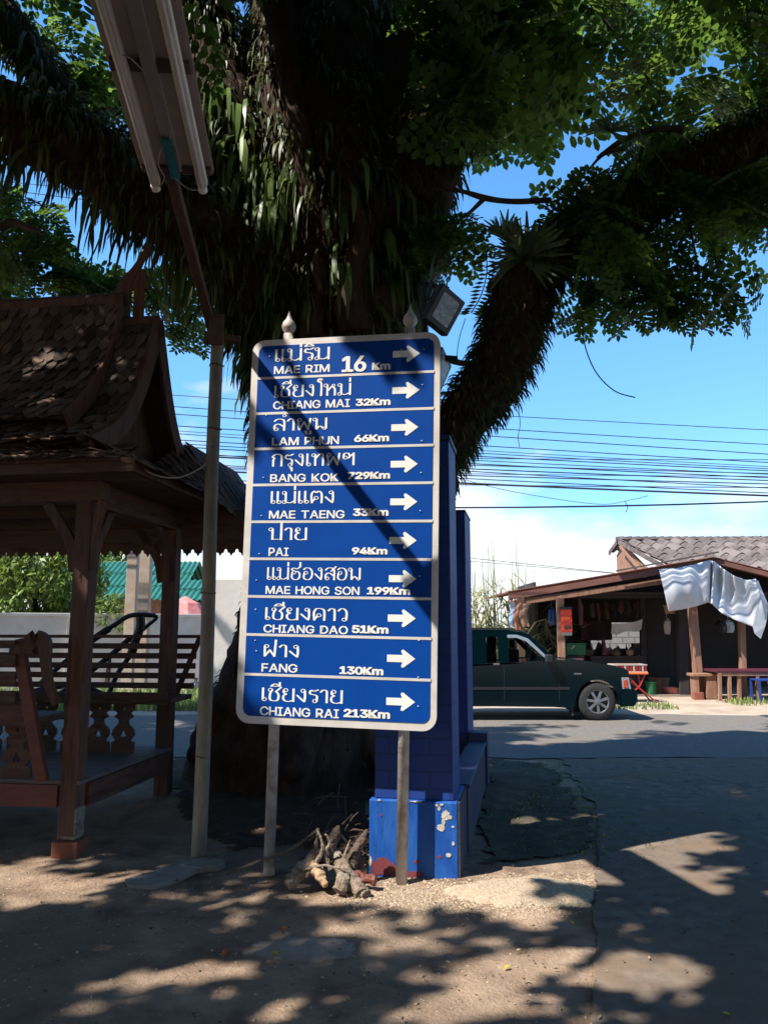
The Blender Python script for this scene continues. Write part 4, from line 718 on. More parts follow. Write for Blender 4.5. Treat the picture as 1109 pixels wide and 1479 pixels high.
ROWS = [(0, 'แม่ริม', (230, 505, 285, 58), 'MAE RIM', (230, 505, 345, 37), [('16', (567, 690, 340, 78)), ('Km', (718, 812, 330, 38))], (823, 958, 250)),
 (0, 'เชียงใหม่', (226, 612, 465, 56), 'CHIANG MAI', (226, 606, 522, 38), [('32Km', (635, 812, 510, 36))], (820, 956, 432)),
 (0, 'ลำพูน', (222, 495, 632, 56), 'LAM PHUN', (220, 552, 703, 38), [('66Km', (628, 805, 690, 36))], (815, 950, 617)),
 (0, 'กรุงเทพฯ', (213, 632, 810, 58), 'BANG KOK', (211, 550, 886, 38), [('729Km', (595, 810, 876, 36))], (812, 947, 800)),
 (0, 'แม่แตง', (208, 530, 995, 58), 'MAE TAENG', (205, 580, 1068, 38), [('33Km', (622, 802, 1060, 38))], (810, 945, 988)),
 (1, 'ปาย', (203, 393, 137, 58), 'PAI', (203, 300, 215, 40), [('94Km', (617, 797, 212, 36))], (806, 942, 141)),
 (1, 'แม่ฮ่องสอน', (190, 663, 335, 58), 'MAE HONG SON', (188, 655, 404, 38), [('199Km', (692, 912, 412, 38))], (803, 940, 332)),
 (1, 'เชียงดาว', (180, 595, 535, 58), 'CHIANG DAO', (178, 597, 597, 38), [('51Km', (617, 802, 605, 40))], (798, 937, 529)),
 (1, 'ฝาง', (172, 355, 720, 58), 'FANG', (168, 345, 793, 40), [('130Km', (555, 777, 810, 40))], (794, 935, 730)),
 (1, 'เชียงราย', (163, 572, 940, 62), 'CHIANG RAI', (160, 552, 1010, 42), [('213Km', (575, 810, 1025, 42))], (790, 934, 945))]
for z_, th_, tb, en, eb, ds, ar in ROWS:
    oy = 740 if z_ else 440; zp = lambda a, b: sl(330 + a/3.466, oy + b/3.466); u = lambda b_, hh: (zp(b_[0], b_[2]), zp(b_[1], b_[2]), zp(b_[0], b_[2] - b_[3])[1] - zp(b_[0], b_[2])[1])
    a, b, hh = u(tb, 0); thai('thai_lettering', th_, a[0], b[0], a[1], hh, face)
    a, b, hh = u(eb, 0); textobj('english_lettering', en, a[0], b[0], a[1] - .004, hh, face, bold=.0022)
    for s_, bb in ds: a, b, hh = u(bb, 0); textobj('distance_lettering', s_, a[0] + .006, b[0] - .006, a[1] + .004, hh - .006, face, bold=.0050 if s_ != '16' else .0065, d=-.0060)
    a = zp(ar[0], ar[2]); b = zp(ar[1], ar[2]); w = b[0] - a[0]; zc = a[1]
    AR = [(0, -.125), (.55, -.125), (.50, -.25), (.52, -.30), (.58, -.31), (1, 0), (.58, .31), (.52, .30), (.50, .25), (.55, .125), (0, .125)]
    obj('arrow', MB(SM).prism([(a[0] + x*w, zc + y*w) for x, y in AR], -.0050, -.0033), 'signwhite', face)
# rivet heads and scuffs
rv = MB(SM)
for a, b in [(390, 515), (612, 505), (610, 556), (385, 600), (609, 637), (381, 690), (608, 683), (378, 745), (607, 738), (375, 800), (371, 838), (606, 832), (370, 880), (369, 925), (605, 925), (604, 978), (371, 940), (604, 1020), (580, 505)]:
    x, z = sl(a, b); rv.lathe([(.0045, -.0065), (.0035, -.009), (.001, -.0098)], 6, (x, 0, z), 'y')
obj('rivet', rv, 'signwhite', sign)
for fx, top in ((398/1000, 0), (0, 0)): pass
def post(pxb, pyb, pxt, tip):
    b0 = gnd(pxb, pyb); q = SM @ Vector((sl(pxt, 1049)[0], .055, 0)); top = SM @ Vector((sl(tip[0], 490)[0], .055, SHT + .06))
    ft = Vector((q.x + (q.x - top.x)*.35, q.y + .0, -.08)); d = (top - ft).normalized()
    o = obj('post', MB().tube([ft, top], .036, 14), 'galv', sign, smooth=False); o.data.polygons.foreach_set('use_smooth', [len(p.vertices) == 4 for p in o.data.polygons])
    T = Matrix.Translation(top) @ d.to_track_quat('Z', 'Y').to_matrix().to_4x4()
    obj('finial', MB(T).lathe([(.028, -.01), (.03, .015), (.046, .035), (.05, .055), (.042, .085), (.022, .11), (.016, .125), (.008, .15), (.001, .175)], 12), 'galv', o, smooth=True)
    return ft
post(386, 1250, 392, (413, 490)); PF2 = post(580, 1280, 581, (590, 478))
for h_ in (.35, 1.3, 2.25):
    obj('rail', MB(SM).box(.06, SWD - .06, .031, .05, h_ - .02, h_ + .02), 'galv', sign)
# ---------------------------------------------------------------- blue tiled gate posts, plinth and low wall behind the sign
BX = Vector((math.cos(R(10.5)), -math.sin(R(10.5)), 0)); BY = Vector((math.sin(R(10.5)), math.cos(R(10.5)), 0))
def at2(px, py, Y_): p = pt(px, py, Y_); p.z = 0; return p
def frame_at(p): return Matrix(((BX.x, BY.x, 0, p.x), (BX.y, BY.y, 0, p.y), (0, 0, 1, 0), (0, 0, 0, 1)))
pr = at2(661, 1200, 5.075); TBk = frame_at(pr)
pl = thing('plinth', 'bright blue painted concrete plinth with peeling paint behind the sign post', 'plinth', pr)
PW = .565; PH_ = .455
pm = MB(TBk); pm.box(-PW, 0, 0, .55, -.1, PH_); o = obj('block', pm, 'blue', pl, bev=.008)
def blob(T, cx_, cz, rx, rz, n=22, seed=0): return [(cx_ + rx*(1 + .45*noise.noise(Vector((i*1.7, seed, 0))))*math.cos(6.283*i/n), cz + rz*(1 + .45*noise.noise(Vector((i*1.3, seed, 4))))*math.sin(6.283*i/n)) for i in range(n)]
for i, (a, b, c, d) in enumerate([(-.075, .375, .028, .03), (-.05, .365, .016, .012), (-.105, .30, .026, .020), (-.09, .335, .012, .018), (-.115, .415, .010, .012), (-.13, .435, .010, .008), (-.03, .31, .010, .006), (-.03, .21, .008, .012), (-.06, .14, .016, .012), (-.10, .44, .012, .006), (-.555, .08, .008, .03), (-.5, .452, .01, .006), (-.26, .452, .04, .004)]):
    obj('bare_patch', MB(TBk).prism(blob(None, a, b, c, d, seed=i*3.1), -.0025 - .0002*i, .001), 'peel', pl)
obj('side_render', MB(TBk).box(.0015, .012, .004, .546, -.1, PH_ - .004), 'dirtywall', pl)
for i, (a, b, c, d) in enumerate([(-.48, .05, .075, .05), (-.33, .015, .12, .018), (-.12, .125, .012, .010), (-.26, .09, .018, .012), (-.49, .36, .008, .008), (-.42, .03, .05, .03), (-.52, .02, .03, .02)]):
    obj('red_patch', MB(TBk).prism(blob(None, a, b, c, d, seed=i*5.7 + 50), -.0021 - .00005*i, .001), 'redpaint', pl)
p1_ = thing('gate_post', 'tall dark blue tiled gate post standing directly behind the distance sign', 'gate post', TBk @ Vector((-.3, .3, 0)), 'blue tiled gate posts')
Tp = TBk
obj('shaft', MB(Tp).box(-.535, -.03, .035, .5, PH_ + .001, 2.80), 'tile', p1_, bev=.006); obj('cap', MB(Tp).box(-.545, -.02, .025, .51, 2.802, 2.84), 'bluedark', p1_, bev=.005)
q2 = at2(673, 1060, 7.75); T2 = frame_at(q2)
p2_ = thing('gate_post', 'farther blue tiled gate post with a bent rod on its top', 'gate post', T2 @ Vector((-.3, .25, 0)), 'blue tiled gate posts')
obj('shaft', MB(T2).box(-.55, .02, 0, .72, -.05, 2.70), 'tile', p2_, bev=.006); obj('cap', MB(T2).box(-.555, .026, -.006, .73, 2.702, 2.722), 'bluedark', p2_, bev=.005)
rb = MB(); tp_ = T2 @ Vector((-.10, .1, 2.72)); rb.tube([tp_, tp_ + Vector((0, 0, .36))], .011, 6); rb.tube([tp_ + Vector((0, 0, .02)), tp_ + Vector((-.14, 0, .17)), tp_ + Vector((-.2, 0, .2))], .012, 6); rb.tube([tp_ + Vector((-.1, 0, .0)), tp_ + Vector((-.1, 0, .12))], .009, 6)
obj('rod', rb, 'black', p2_)
lw0 = TBk @ Vector((-.10, .55, 0)); far = gnd(696, 1078, .42); 
lw = thing('low_wall', 'low blue kerb wall running back from the plinth to the road', 'wall', lw0)
LWd = (Vector((far.x, far.y, 0)) - Vector((pr.x, pr.y, 0))); LWl = LWd.length; LWd.normalize(); ln_ = Vector((LWd.y, -LWd.x, 0)); o_ = Vector((pr.x, pr.y, 0))
TW_ = Matrix(((ln_.x, LWd.x, 0, o_.x), (ln_.y, LWd.y, 0, o_.y), (0, 0, 1, 0), (0, 0, 0, 1)))
obj('wall', MB(TW_).box(-.12, .025, .552, LWl, -.05, .43), 'dirtywall', lw, bev=.008); obj('coping', MB(TW_).box(-.135, .038, .553, LWl + .03, .432, .462), 'bluedark', lw, bev=.006)
obj('end_pier', MB(TW_).box(-.13, .05, LWl + .031, LWl + .24, -.05, .54), 'bluedark', lw, bev=.01)
# ---------------------------------------------------------------- lamp post with tubes reaching over the viewer
lb = Vector((pt(287, 1240, 5.5).x, 5.5, 0)); lt = pt(315, 480, 5.5)
lp = thing('lamp_post', 'weathered pole with a slanting twin tube light board overhead', 'lamp post', lb)
o = obj('pole', MB().tube(smoothpath([lb + Vector((0, 0, -.1)), lb.lerp(lt, .35) + Vector((.006, 0, 0)), lb.lerp(lt, .7) + Vector((-.006, 0, 0)), lt], 5), lerps([.052, .049, .048, .046], 5), 14), 'bamboo', lp, smooth=True)
wr = MB()
for t in (.18, .48, .80, .93):
    c = lb.lerp(lt, t); wr.tube([c + Vector((.052*math.cos(a), .052*math.sin(a), .006*math.sin(a*2))) for a in [6.283*i/12 for i in range(13)]], .004, 4)
obj('wire_tie', wr, 'rust', o)
DIR = Vector((0.0, -1.06, .362)).normalized(); a0 = pt(300, 452, 5.42); a1 = pt(247, 250, 4.1); AD = (a1 - a0).normalized()
arm0 = a0 - AD*.25; arm1 = a1 + AD*1.3
arm = obj('arm', MB().beam(arm0, a1 + AD*.02, .062, .05).beam(arm0 + Vector((.03, -.02, -.02)), a1 + AD*.05 + Vector((.02, 0, -.03)), .018, .018), 'rust', lp, bev=.003)
obj('bracket', MB().beam(lt + Vector((-.10, 0, -.02)), lt + Vector((.16, .05, -.04)), .05, .05).beam(lt + Vector((-.09, -.02, -.10)), lt + Vector((-.02, -.03, .08)), .03, .03).beam(lt + Vector((0, -.06, -.12)), lt + Vector((0, -.05, .12)), .11, .02), 'rust', lp, bev=.004)
PX = Vector((1, .02, 0)); PX = (PX - AD*PX.dot(AD)).normalized(); PN = PX.cross(AD)      # board: across, along, down-facing normal
if PN.z > 0: PN = -PN
c0 = pt(256, 262, 4.1); TBd = Matrix(((PX.x, AD.x, -PN.x, c0.x), (PX.y, AD.y, -PN.y, c0.y), (PX.z, AD.z, -PN.z, c0.z), (0, 0, 0, 1)))   # local z points up (away from the viewer below)
bd = obj('backboard', MB(TBd).prism(rrect(-.20, 0, .205, 1.30, .03), .055, .07, 'z'), 'board', lp, bev=.003)
obj('centre_channel', MB(TBd).box(-.035, .035, .05, 1.26, .018, .054), 'board', bd, bev=.004)
obj('cross_bar', MB(TBd).box(-.19, .195, .025, .065, .03, .0545), 'rust', bd).data.materials[0] = M['rust']
obj('cross_bar', MB(TBd).box(-.19, -.036, .68, .74, .03, .0545).box(.036, .195, .68, .74, .03, .0545), 'rust', bd)
for x in (-.125, .142):
    bt = obj('batten', MB(TBd).box(x - .028, x + .028, -.02, 1.26, -.015, .029), 'batten', bd, bev=.006)
    obj('tube', MB(TBd).tube([(x, .0, -.032), (x, 1.25, -.032)], .0145, 10), 'tube', bt, smooth=True)
    obj('tube_holder', MB(TBd).lathe([(.026, 0), (.026, .03), (.02, .036)], 12, (x, -.045, -.02), 'y'), 'batten', bt)
obj('ballast', MB(TBd).box(-.028, .022, .02, .30, -.012, .017), 'teal', bd, bev=.004)
wv = MB(TBd); 
for P in ([(-.14, .0, -.02), (-.10, -.01, -.03), (-.06, .05, -.02), (-.07, .16, -.03), (-.03, .25, -.01), (.04, .27, 0)], [(.0, .05, -.02), (.06, -.02, -.03), (.13, -.03, -.03)], [(.02, .3, 0), (.05, .42, -.02), (.04, .55, 0), (.02, .62, .01)], [(-.12, .8, .0), (-.06, .8, -.03), (-.02, .7, 0)]): wv.tube(smoothpath(P, 5), .0035, 5)
obj('wiring', wv, 'wirewhite', bd)
ptch = MB(); c = gnd(292, 1252); s_ = []
for i in range(18): a = 6.283*i/18; q = 1 + .3*noise.noise(Vector((i*.9, 2, 0))); s_.append((c.x + .15*q*math.cos(a), c.y + .10*q*math.sin(a)))
ptch.prism(s_, -.02, gz(c.x, c.y) + .035, 'z'); tl = [gnd(a, b) for a, b in ((285, 1246), (255, 1250), (225, 1262), (180, 1275), (185, 1284), (222, 1285), (262, 1270), (290, 1258))]
ptch.prism([(p.x, p.y) for p in tl], -.02, gz(tl[2].x, tl[2].y) + .016, 'z'); tag(obj('cement_footing', ptch, 'patch', loc=c), 'spilled grey cement footing around the foot of the lamp post', 'footing')
# ---------------------------------------------------------------- floodlights on a thin pole behind the sign
fp = thing('floodlight_pole', 'thin dark pole rising behind the sign, carrying two floodlights', 'pole', Vector((pt(612, 700, 5.6).x, 5.62, 0)))
f0 = pt(614, 700, 5.62); f0.z = 0; obj('pole', MB().tube([f0, pt(612, 398, 5.62)], .022, 8).beam(pt(604, 408, 5.62), pt(648, 418, 5.6), .03, .03).beam(pt(607, 515, 5.62), pt(660, 519, 5.62), .04, .04), 'black', fp)
def flood(px, py, Y_, sc_, yw, tl_, label):
    c = pt(px, py, Y_); t = thing('floodlight', label, 'floodlight', c, 'floodlights on the pole')
    T = Matrix.Translation(c) @ Matrix.Rotation(yw, 4, 'Z') @ Matrix.Rotation(tl_, 4, 'X') @ Matrix.Rotation(R(22), 4, 'Y') @ Matrix.Scale(sc_, 4)
    hb = MB(T); w, h_ = .125, .15; fr_ = [(-w, -h_), (w, -h_), (w, h_), (-w, h_)]; bk = [(-w*.5, -h_*.5), (w*.5, -h_*.5), (w*.5, h_*.5), (-w*.5, h_*.5)]
    hb.add([(a, -.02, b) for a, b in fr_] + [(a, .05, b) for a, b in fr_] + [(a, .16, b) for a, b in bk], [(0, 1, 2, 3), (0, 4, 5, 1), (1, 5, 6, 2), (2, 6, 7, 3), (3, 7, 4, 0), (4, 8, 9, 5), (5, 9, 10, 6), (6, 10, 11, 7), (7, 11, 8, 4), (8, 11, 10, 9)])
    h = obj('housing', hb, 'black', t, bev=.012); obj('glass', MB(T).prism(rrect(-.082, -.105, .082, .105, .02), -.026, -.021), 'lampglass', h)
    obj('bracket', MB(T).beam((-.135, .05, 0), (-.135, .14, .17), .012, .03).beam((.135, .05, 0), (.135, .14, .17), .012, .03).beam((-.14, .14, .17), (.14, .14, .17), .03, .012), 'black', h)
flood(641, 448, 5.45, 1.0, R(32), R(18), 'upper black floodlight tilted beside the top corner of the sign')
flood(634, 536, 5.62, .95, R(62), R(14), 'lower black floodlight mostly hidden behind the edge of the sign')
# ---------------------------------------------------------------- pile of logs and branches
def logm(name, label, P, r, m='log', nz=.022, n=12):
    p = smoothpath([Vector(q) for q in P], 16); rr = [q*(.92 + .10*noise.noise(Vector((i*.45, P[0][0]*9, 0)))) for i, q in enumerate(lerps(r, 16))]; rr[-1] *= .55; rr[0] *= .8; b = MB().tube(p, rr, n, nz=nz, nf=22); o = obj(name, b, m, loc=p[0]); o.data.materials.append(M['logcut']); o.data.polygons[-2].material_index = 1
    return tag(o, label, 'branch' if r[0] < .03 else 'log', 'logs in the wood pile')
LG = [('thick pale log leaning at the front right of the wood pile', [(484, 1232, 5.05), (494, 1252, 4.95), (508, 1272, 4.86), (524, 1292, 4.76)], [.036, .046, .042, .040], 'log'),
 ('second pale log against the thick log, its end on the dirt', [(500, 1262, 4.9), (512, 1276, 4.84), (530, 1293, 4.76)], [.034, .038, .030], 'log'),
 ('bark covered log at the front left of the wood pile', [(462, 1230, 5.0), (444, 1248, 4.93), (430, 1264, 4.88), (415, 1279, 4.83)], [.036, .046, .042, .030], 'log'),
 ('knotted stubby log lying below the thick pale log', [(496, 1262, 4.86), (494, 1276, 4.80), (488, 1288, 4.77)], [.036, .042, .034], 'log'),
 ('reddish log end pointing toward the blue plinth', [(498, 1264, 4.95), (520, 1268, 4.93), (543, 1273, 4.90)], [.028, .032, .028], 'redwood'),
 ('flat split piece of pale wood leaning in the middle of the pile', [(447, 1240, 4.95), (458, 1258, 4.87), (471, 1280, 4.80)], [.012, .038, .014], 'logcut'),
 ('grey stump with snapped top at the back of the wood pile', [(468, 1252, 5.0), (474, 1228, 5.02), (484, 1206, 5.04), (489, 1192, 5.04)], [.046, .044, .03, .008], 'twig'),
 ('dark forked root at the back right of the wood pile', [(506, 1254, 5.02), (512, 1234, 5.04), (523, 1214, 5.05), (530, 1198, 5.05)], [.042, .036, .024, .006], 'twig'),
 ('dark log lying across the back of the wood pile', [(432, 1248, 5.03), (475, 1240, 5.05), (526, 1246, 5.06)], [.034, .042, .034], 'twig')]
BR = [('pale branch propped upright at the left of the pile', [(443, 1266, 4.9), (452, 1240, 4.95), (457, 1216, 4.97), (459, 1197, 4.98)], [.014, .013, .010, .006], 'log'),
 ('crooked grey branch leaning down the middle of the pile', [(458, 1197, 4.98), (466, 1222, 4.93), (460, 1240, 4.9), (448, 1258, 4.87), (442, 1268, 4.85)], [.007, .013, .016, .014, .010], 'log'),
 ('long thin stick lying from the lamp post foot to the pile', [(325, 1263, 4.95), (370, 1246, 4.97), (420, 1226, 4.98), (457, 1200, 4.98)], [.006, .009, .011, .010], 'twig'),
 ('short pointed stick poking up right of the stump', [(486, 1262, 4.95), (497, 1236, 4.98), (506, 1212, 4.98)], [.012, .010, .004], 'log'),
 ('thin bent stick crossing the front of the pile', [(438, 1256, 4.86), (470, 1250, 4.84), (500, 1258, 4.82)], [.007, .009, .005], 'log'),
 ('spiky root prong rising at the centre of the pile', [(478, 1256, 4.92), (470, 1236, 4.93), (476, 1216, 4.93), (470, 1204, 4.93)], [.020, .016, .010, .003], 'log')]
for lab, P, r, m in LG: logm('log', lab, [pt(*q) for q in P], [q*1.12 for q in r], m, .012, 16)
for lab, P, r, m in BR: logm('branch', lab, [pt(*q) for q in P], r, m, .008, 7)
rl = MB()
for k in range(45):
    a = rng.uniform(440, 545); b = rng.uniform(1195, 1250); c = gnd(a, b); c.z = gz(c.x, c.y) + .03 + rng.uniform(0, .30)*max(0, 1 - abs(a - 480)/55); d = Vector((rng.normal(0, 1), rng.normal(0, .5), rng.normal(0, .4))).normalized()*rng.uniform(.05, .17)
    rl.tube([c - d, c + d*.2 + Vector((0, 0, .015)), c + d], [.006, .008, .004], 5)
tag(obj('brushwood', rl, 'twig'), 'tangle of dry twigs and brush behind the logs', 'brushwood', kind='stuff')
# ---------------------------------------------------------------- wooden pavilion
PO = Vector((pt(104, 1200, 5.6).x, 5.6, 0)); PA = R(8)
E1 = Vector((math.cos(PA), -math.sin(PA), 0)); E2 = Vector((math.sin(PA), math.cos(PA), 0))
PM = Matrix(((E1.x, E2.x, 0, PO.x), (E1.y, E2.y, 0, PO.y), (0, 0, 1, 0), (0, 0, 0, 1)))
pv = thing('pavilion', 'dark wooden open pavilion with steep shingled roof and built in benches', 'pavilion', PO)
def B(): return MB(PM)
PS = [(-.01, 0), (0, 1.5), (-2.7, 0), (-2.7, 1.5)]
for i, (p, q) in enumerate(PS):
    w = .063
    o = obj('post', B().box(p - w, p + w, q - w, q + w, .13 if i == 0 else 0, 2.62), 'wood', pv, bev=.008)
    if i == 0:
        s = B().box(p - .065, p + .07, q - .062, q + .065, .11, .318); o2 = obj('post_foot', s, 'log', o, bev=.01)
obj('edge_beam', B().box(-2.9, -.086, -.07, .07, .32, .47), 'redwood', pv, bev=.006)
obj('edge_beam', B().box(-.07, .07, .087, 1.41, .30, .465), 'woody', pv, bev=.006)
obj('edge_beam', B().box(-2.9, -.086, 1.43, 1.57, .32, .47), 'wood', pv, bev=.006)
dk = B()
for i in range(11): q = -.06 + i*.145; dk.box(-2.85, .075, q, q + .138, .472 + .001*(i % 2), .50)
obj('deck', dk, 'deck', pv, bev=.003)
# brick beneath the front post
bk = MB(PM @ Matrix.Rotation(R(4), 4, 'Z')).box(-.092, .09, -.10, .085, -.02, .105); tag(obj('brick', bk, 'brick', loc=PO, bev=.008), 'red brick block under the front corner post of the pavilion', 'brick')
# beams, ceiling, eave boards
obj('roof_beam', B().box(-2.9, .12, -.075, .075, 2.45, 2.60), 'woodx', pv, bev=.005); obj('roof_beam', B().box(-2.9, .12, 1.425, 1.575, 2.45, 2.60), 'woodx', pv, bev=.005)
obj('roof_beam', B().box(-.07, .07, .077, 1.424, 2.42, 2.60), 'woody', pv, bev=.005)
obj('roof_beam', B().box(-2.9, -.08, .70, .80, 2.46, 2.6), 'woodx', pv)
cl_ = B()
for i in range(16): q = -.32 + i*.138; cl_.box(-3.1, .46, q, q + .132, 2.602, 2.618)
cl_.box(.08, .46, 1.89, 2.9, 2.602, 2.618); obj('ceiling', cl_, 'woodx', pv)
obj('eave_board', B().box(-3.1, .50, -.36, -.335, 2.60, 2.70), 'woodx', pv, bev=.004); obj('eave_board', B().box(.475, .50, -.334, 2.9, 2.60, 2.70), 'wood', pv, bev=.004); obj('eave_board', B().box(-3.1, .50, 1.861, 1.885, 2.60, 2.70), 'woodx', pv, bev=.004)
# scalloped frieze under the far and side beams
def frieze(ax, a, b, c, z, st=.105):
    s = B(); x = a
    while x < b - st*.5:
        P = [(x, z), (x + st, z), (x + st, z - .05), (x + st*.86, z - .06), (x + st*.80, z - .085), (x + st*.62, z - .09), (x + st*.5, z - .115), (x + st*.38, z - .09), (x + st*.20, z - .085), (x + st*.14, z - .06), (x, z - .05)]
        s.prism(P if ax == 'y' else P, c, c + .02, ax); x += st
    return s
obj('frieze', frieze('y', -2.6, -.09, 1.49, 2.45), 'woodx', pv); obj('frieze', frieze('y', .09, 1.0, 1.49, 2.45), 'woodx', pv)
obj('frieze_board', B().box(-2.6, -.09, 1.48, 1.515, 2.30, 2.448), 'woodx', pv); obj('frieze_board', B().box(.09, 1.0, 1.48, 1.515, 2.30, 2.60), 'woodx', pv)
for o_ in [x for x in pv.children if x.name.startswith('frieze') and not x.name.startswith('frieze_board')]:
    for v in o_.data.vertices: v.co.z -= .149 - 0
# curved brackets
for p0, q0, dp, dq in ((0, 0, -1, 0), (0, 0, .0, 1), (0, 1.5, -1, 0), (0, 1.5, 0, -1), (0, 0, .45, -.28)):
    P = smoothpath([Vector((p0 + dp*.09, q0 + dq*.09, 1.95)), Vector((p0 + dp*.13, q0 + dq*.13, 2.15)), Vector((p0 + dp*.24, q0 + dq*.24, 2.32)), Vector((p0 + dp*.33, q0 + dq*.33, 2.45))], 4)
    s = B().sweep(P, .04, .075, (dp, dq, .01))
    obj('bracket', s, 'wood', pv)
# roof: two curved tiers, each course of shingles a row of separate pointed boards
def profile(K, n): 
    p = smoothpath([Vector((0, a, b)) for a, b in K], 12); L_ = [0]
    for i in range(1, len(p)): L_.append(L_[-1] + (p[i] - p[i - 1]).length)
    def at(d):
        for i in range(1, len(p)):
            if L_[i] >= d: k = (d - L_[i - 1])/max(1e-6, L_[i] - L_[i - 1]); return p[i - 1].lerp(p[i], k), (p[i] - p[i - 1]).normalized()
        return p[-1], (p[-1] - p[-2]).normalized()
    return at, L_[-1]
def shingles(name, K, p0, p1, course=.135, wd=.098, lift=.012):
    at, T_ = profile(K, 10); V = MB(PM); d = 0; r = 0
    while d < T_ - .02:
        x = p0 - (wd/2 if r % 2 else 0)
        while x < p1:
            w = min(wd*.94, p1 - x); 
            if w > .02 and x > p0 - wd:
                c, t = at(min(d, T_)); ct = min(d + course*1.62, T_ + .05); c2, t2 = at(ct); nrm = Vector((0, -t.z, t.y)); nrm = nrm if nrm.z > 0 else -nrm
                j = rng.normal(0, .006); lf = lift*(1 + abs(rng.normal(0, .7))); e = c2 + t2*(ct - min(ct, T_) + rng.normal(0, .010)) + nrm*(lf + .009); m_ = c.lerp(e, .72); tl_ = rng.normal(0, .006)
                A = [Vector((x, c.y, c.z)) + nrm*.002, Vector((x + w, c.y, c.z)) + nrm*.002, Vector((x + w, m_.y, m_.z)) + nrm*(.003 + tl_), Vector((x + w*.5 + j, e.y, e.z)), Vector((x, m_.y, m_.z)) + nrm*(.003 - tl_)]
                A2 = [q - nrm*.011 for q in A]; V.add(A + A2, [(0, 1, 2, 3, 4), (9, 8, 7, 6, 5), (1, 6, 7, 2), (2, 7, 8, 3), (3, 8, 9, 4), (4, 9, 5, 0)])
            x += wd
        d += course; r += 1
    # boarding under the shingles
    gr = [[Vector((a, at(T_*i/14)[0].y, at(T_*i/14)[0].z - .022)) for a in (p0, p1)] for i in range(15)]
    V.sheet(gr); return V
QC = .75
U = [(QC - .02, 4.40), (.58, 3.88), (.27, 3.42), (-.06, 3.10)]; LWr = [(QC - .02, 4.16), (.42, 3.46), (.12, 3.08), (-.26, 2.86)]
mir = lambda K: [(2*QC - a, b) for a, b in K]
rf = obj('roof', shingles('roof', U, -3.4, -.22), 'shingle', pv); obj('slope', shingles('s', mir(U), -3.4, -.22), 'shingle', rf)
rl_ = obj('roof', shingles('roof', LWr, -3.4, .10), 'shingle', pv); obj('slope', shingles('s', mir(LWr), -3.4, .10), 'shingle', rl_)
SK = [(-.08, 2.86), (-.38, 2.69)]
sk = obj('skirt_roof', shingles('sk', SK, -3.4, .40, .09, .11, .02), 'shingle', pv); obj('slope', shingles('sk', [(2*QC + .08, 2.86), (2*QC + .38, 2.69)], -3.4, .40, .09, .11), 'shingle', sk)
# skirt on the gable side: courses running the other way
PM0 = PM
def side_skirt():
    V = MB(PM)
    for r in range(5):
        x = .10 + r*.095
        q = -.34 + (.05 if r % 2 else 0)
        while q < 2.9:
            w = .10; hk = max(0, min(1, (q - .75)/.7)); sl_ = .048 + .085*hk; z = 2.90 + .36*hk - r*sl_; jz = rng.normal(0, .006); V.add([(x, q, z), (x, q + w, z), (x + .12, q + w, z - sl_*1.25 + jz), (x + .15, q + w/2, z - sl_*1.55 + jz), (x + .12, q, z - sl_*1.25 + jz), (x, q, z - .014), (x, q + w, z - .014), (x + .12, q + w, z - sl_*1.25 - .014 + jz), (x + .15, q + w/2, z - sl_*1.55 - .014 + jz), (x + .12, q, z - sl_*1.25 - .014 + jz)],
                  [(4, 3, 2, 1, 0), (5, 6, 7, 8, 9), (1, 2, 7, 6), (2, 3, 8, 7), (3, 4, 9, 8), (4, 0, 5, 9)]); q += .106
    gb = []
    for i in range(60):
        q = -.34 + i*.055; hk = max(0, min(1, (q - .75)/.7)); sl_ = .048 + .085*hk; gb.append([(.10, q, 2.87 + .36*hk), (.50, q, 2.87 + .36*hk - 4.2*sl_)])
    V.sheet(gb)
    return V
obj('slope', side_skirt(), 'shingle', sk)
lit = B()
for _ in range(150):
    a = rng.uniform(-1.5, .48); b = rng.choice([rng.uniform(-.42, -.3)]) if a < .36 else rng.uniform(-.4, 1.5); z = 2.70 + rng.uniform(0, .035); d = Vector((rng.normal(0, 1), rng.normal(0, .35), rng.normal(0, .12))).normalized()*rng.uniform(.05, .16)
    c = Vector((a, b, z)); lit.tube([c - d, c, c + d], [.004, .005, .003], 4)
tag(obj('roof_twigs', lit, 'twig'), 'dry twigs and needles caught along the lower eave of the pavilion', 'twigs', kind='stuff')
# ridge, bargeboards, gable boards and the horn at the gable peak
rd_ = B(); rd_.prism([(QC - .075, 4.37), (QC, 4.43), (QC + .075, 4.37), (QC + .06, 4.30), (QC - .06, 4.30)], -3.4, -.2, 'x'); obj('ridge', rd_, 'wood', pv, bev=.006)
rd_ = B(); rd_.prism([(QC - .06, 4.15), (QC, 4.20), (QC + .06, 4.15), (QC + .05, 4.08), (QC - .05, 4.08)], -.21, .12, 'x'); obj('ridge', rd_, 'wood', pv, bev=.006)
def barge(K, p, wd=.13, th=.035, up=.03):
    P = smoothpath([Vector((p, a, b)) for a, b in K], 8); s = B()
    vs = []
    for i, q in enumerate(P):
        t = (P[min(i + 1, len(P) - 1)] - P[max(i - 1, 0)]).normalized(); nn = Vector((0, -t.z, t.y)); nn = nn if nn.z > 0 else -nn
        for a, b in ((0, up), (th, up), (th, up - wd), (0, up - wd)): vs.append(q + nn*b + Vector((a, 0, 0)))
    k = len(P); fs = [(4*i + j, 4*i + (j + 1) % 4, 4*i + 4 + (j + 1) % 4, 4*i + 4 + j) for i in range(k - 1) for j in range(4)] + [(3, 2, 1, 0), (4*k - 4, 4*k - 3, 4*k - 2, 4*k - 1)]
    return s.add(vs, fs)
for K in (U, mir(U)): obj('bargeboard', barge(K, -.218), 'wood', pv, bev=.004)
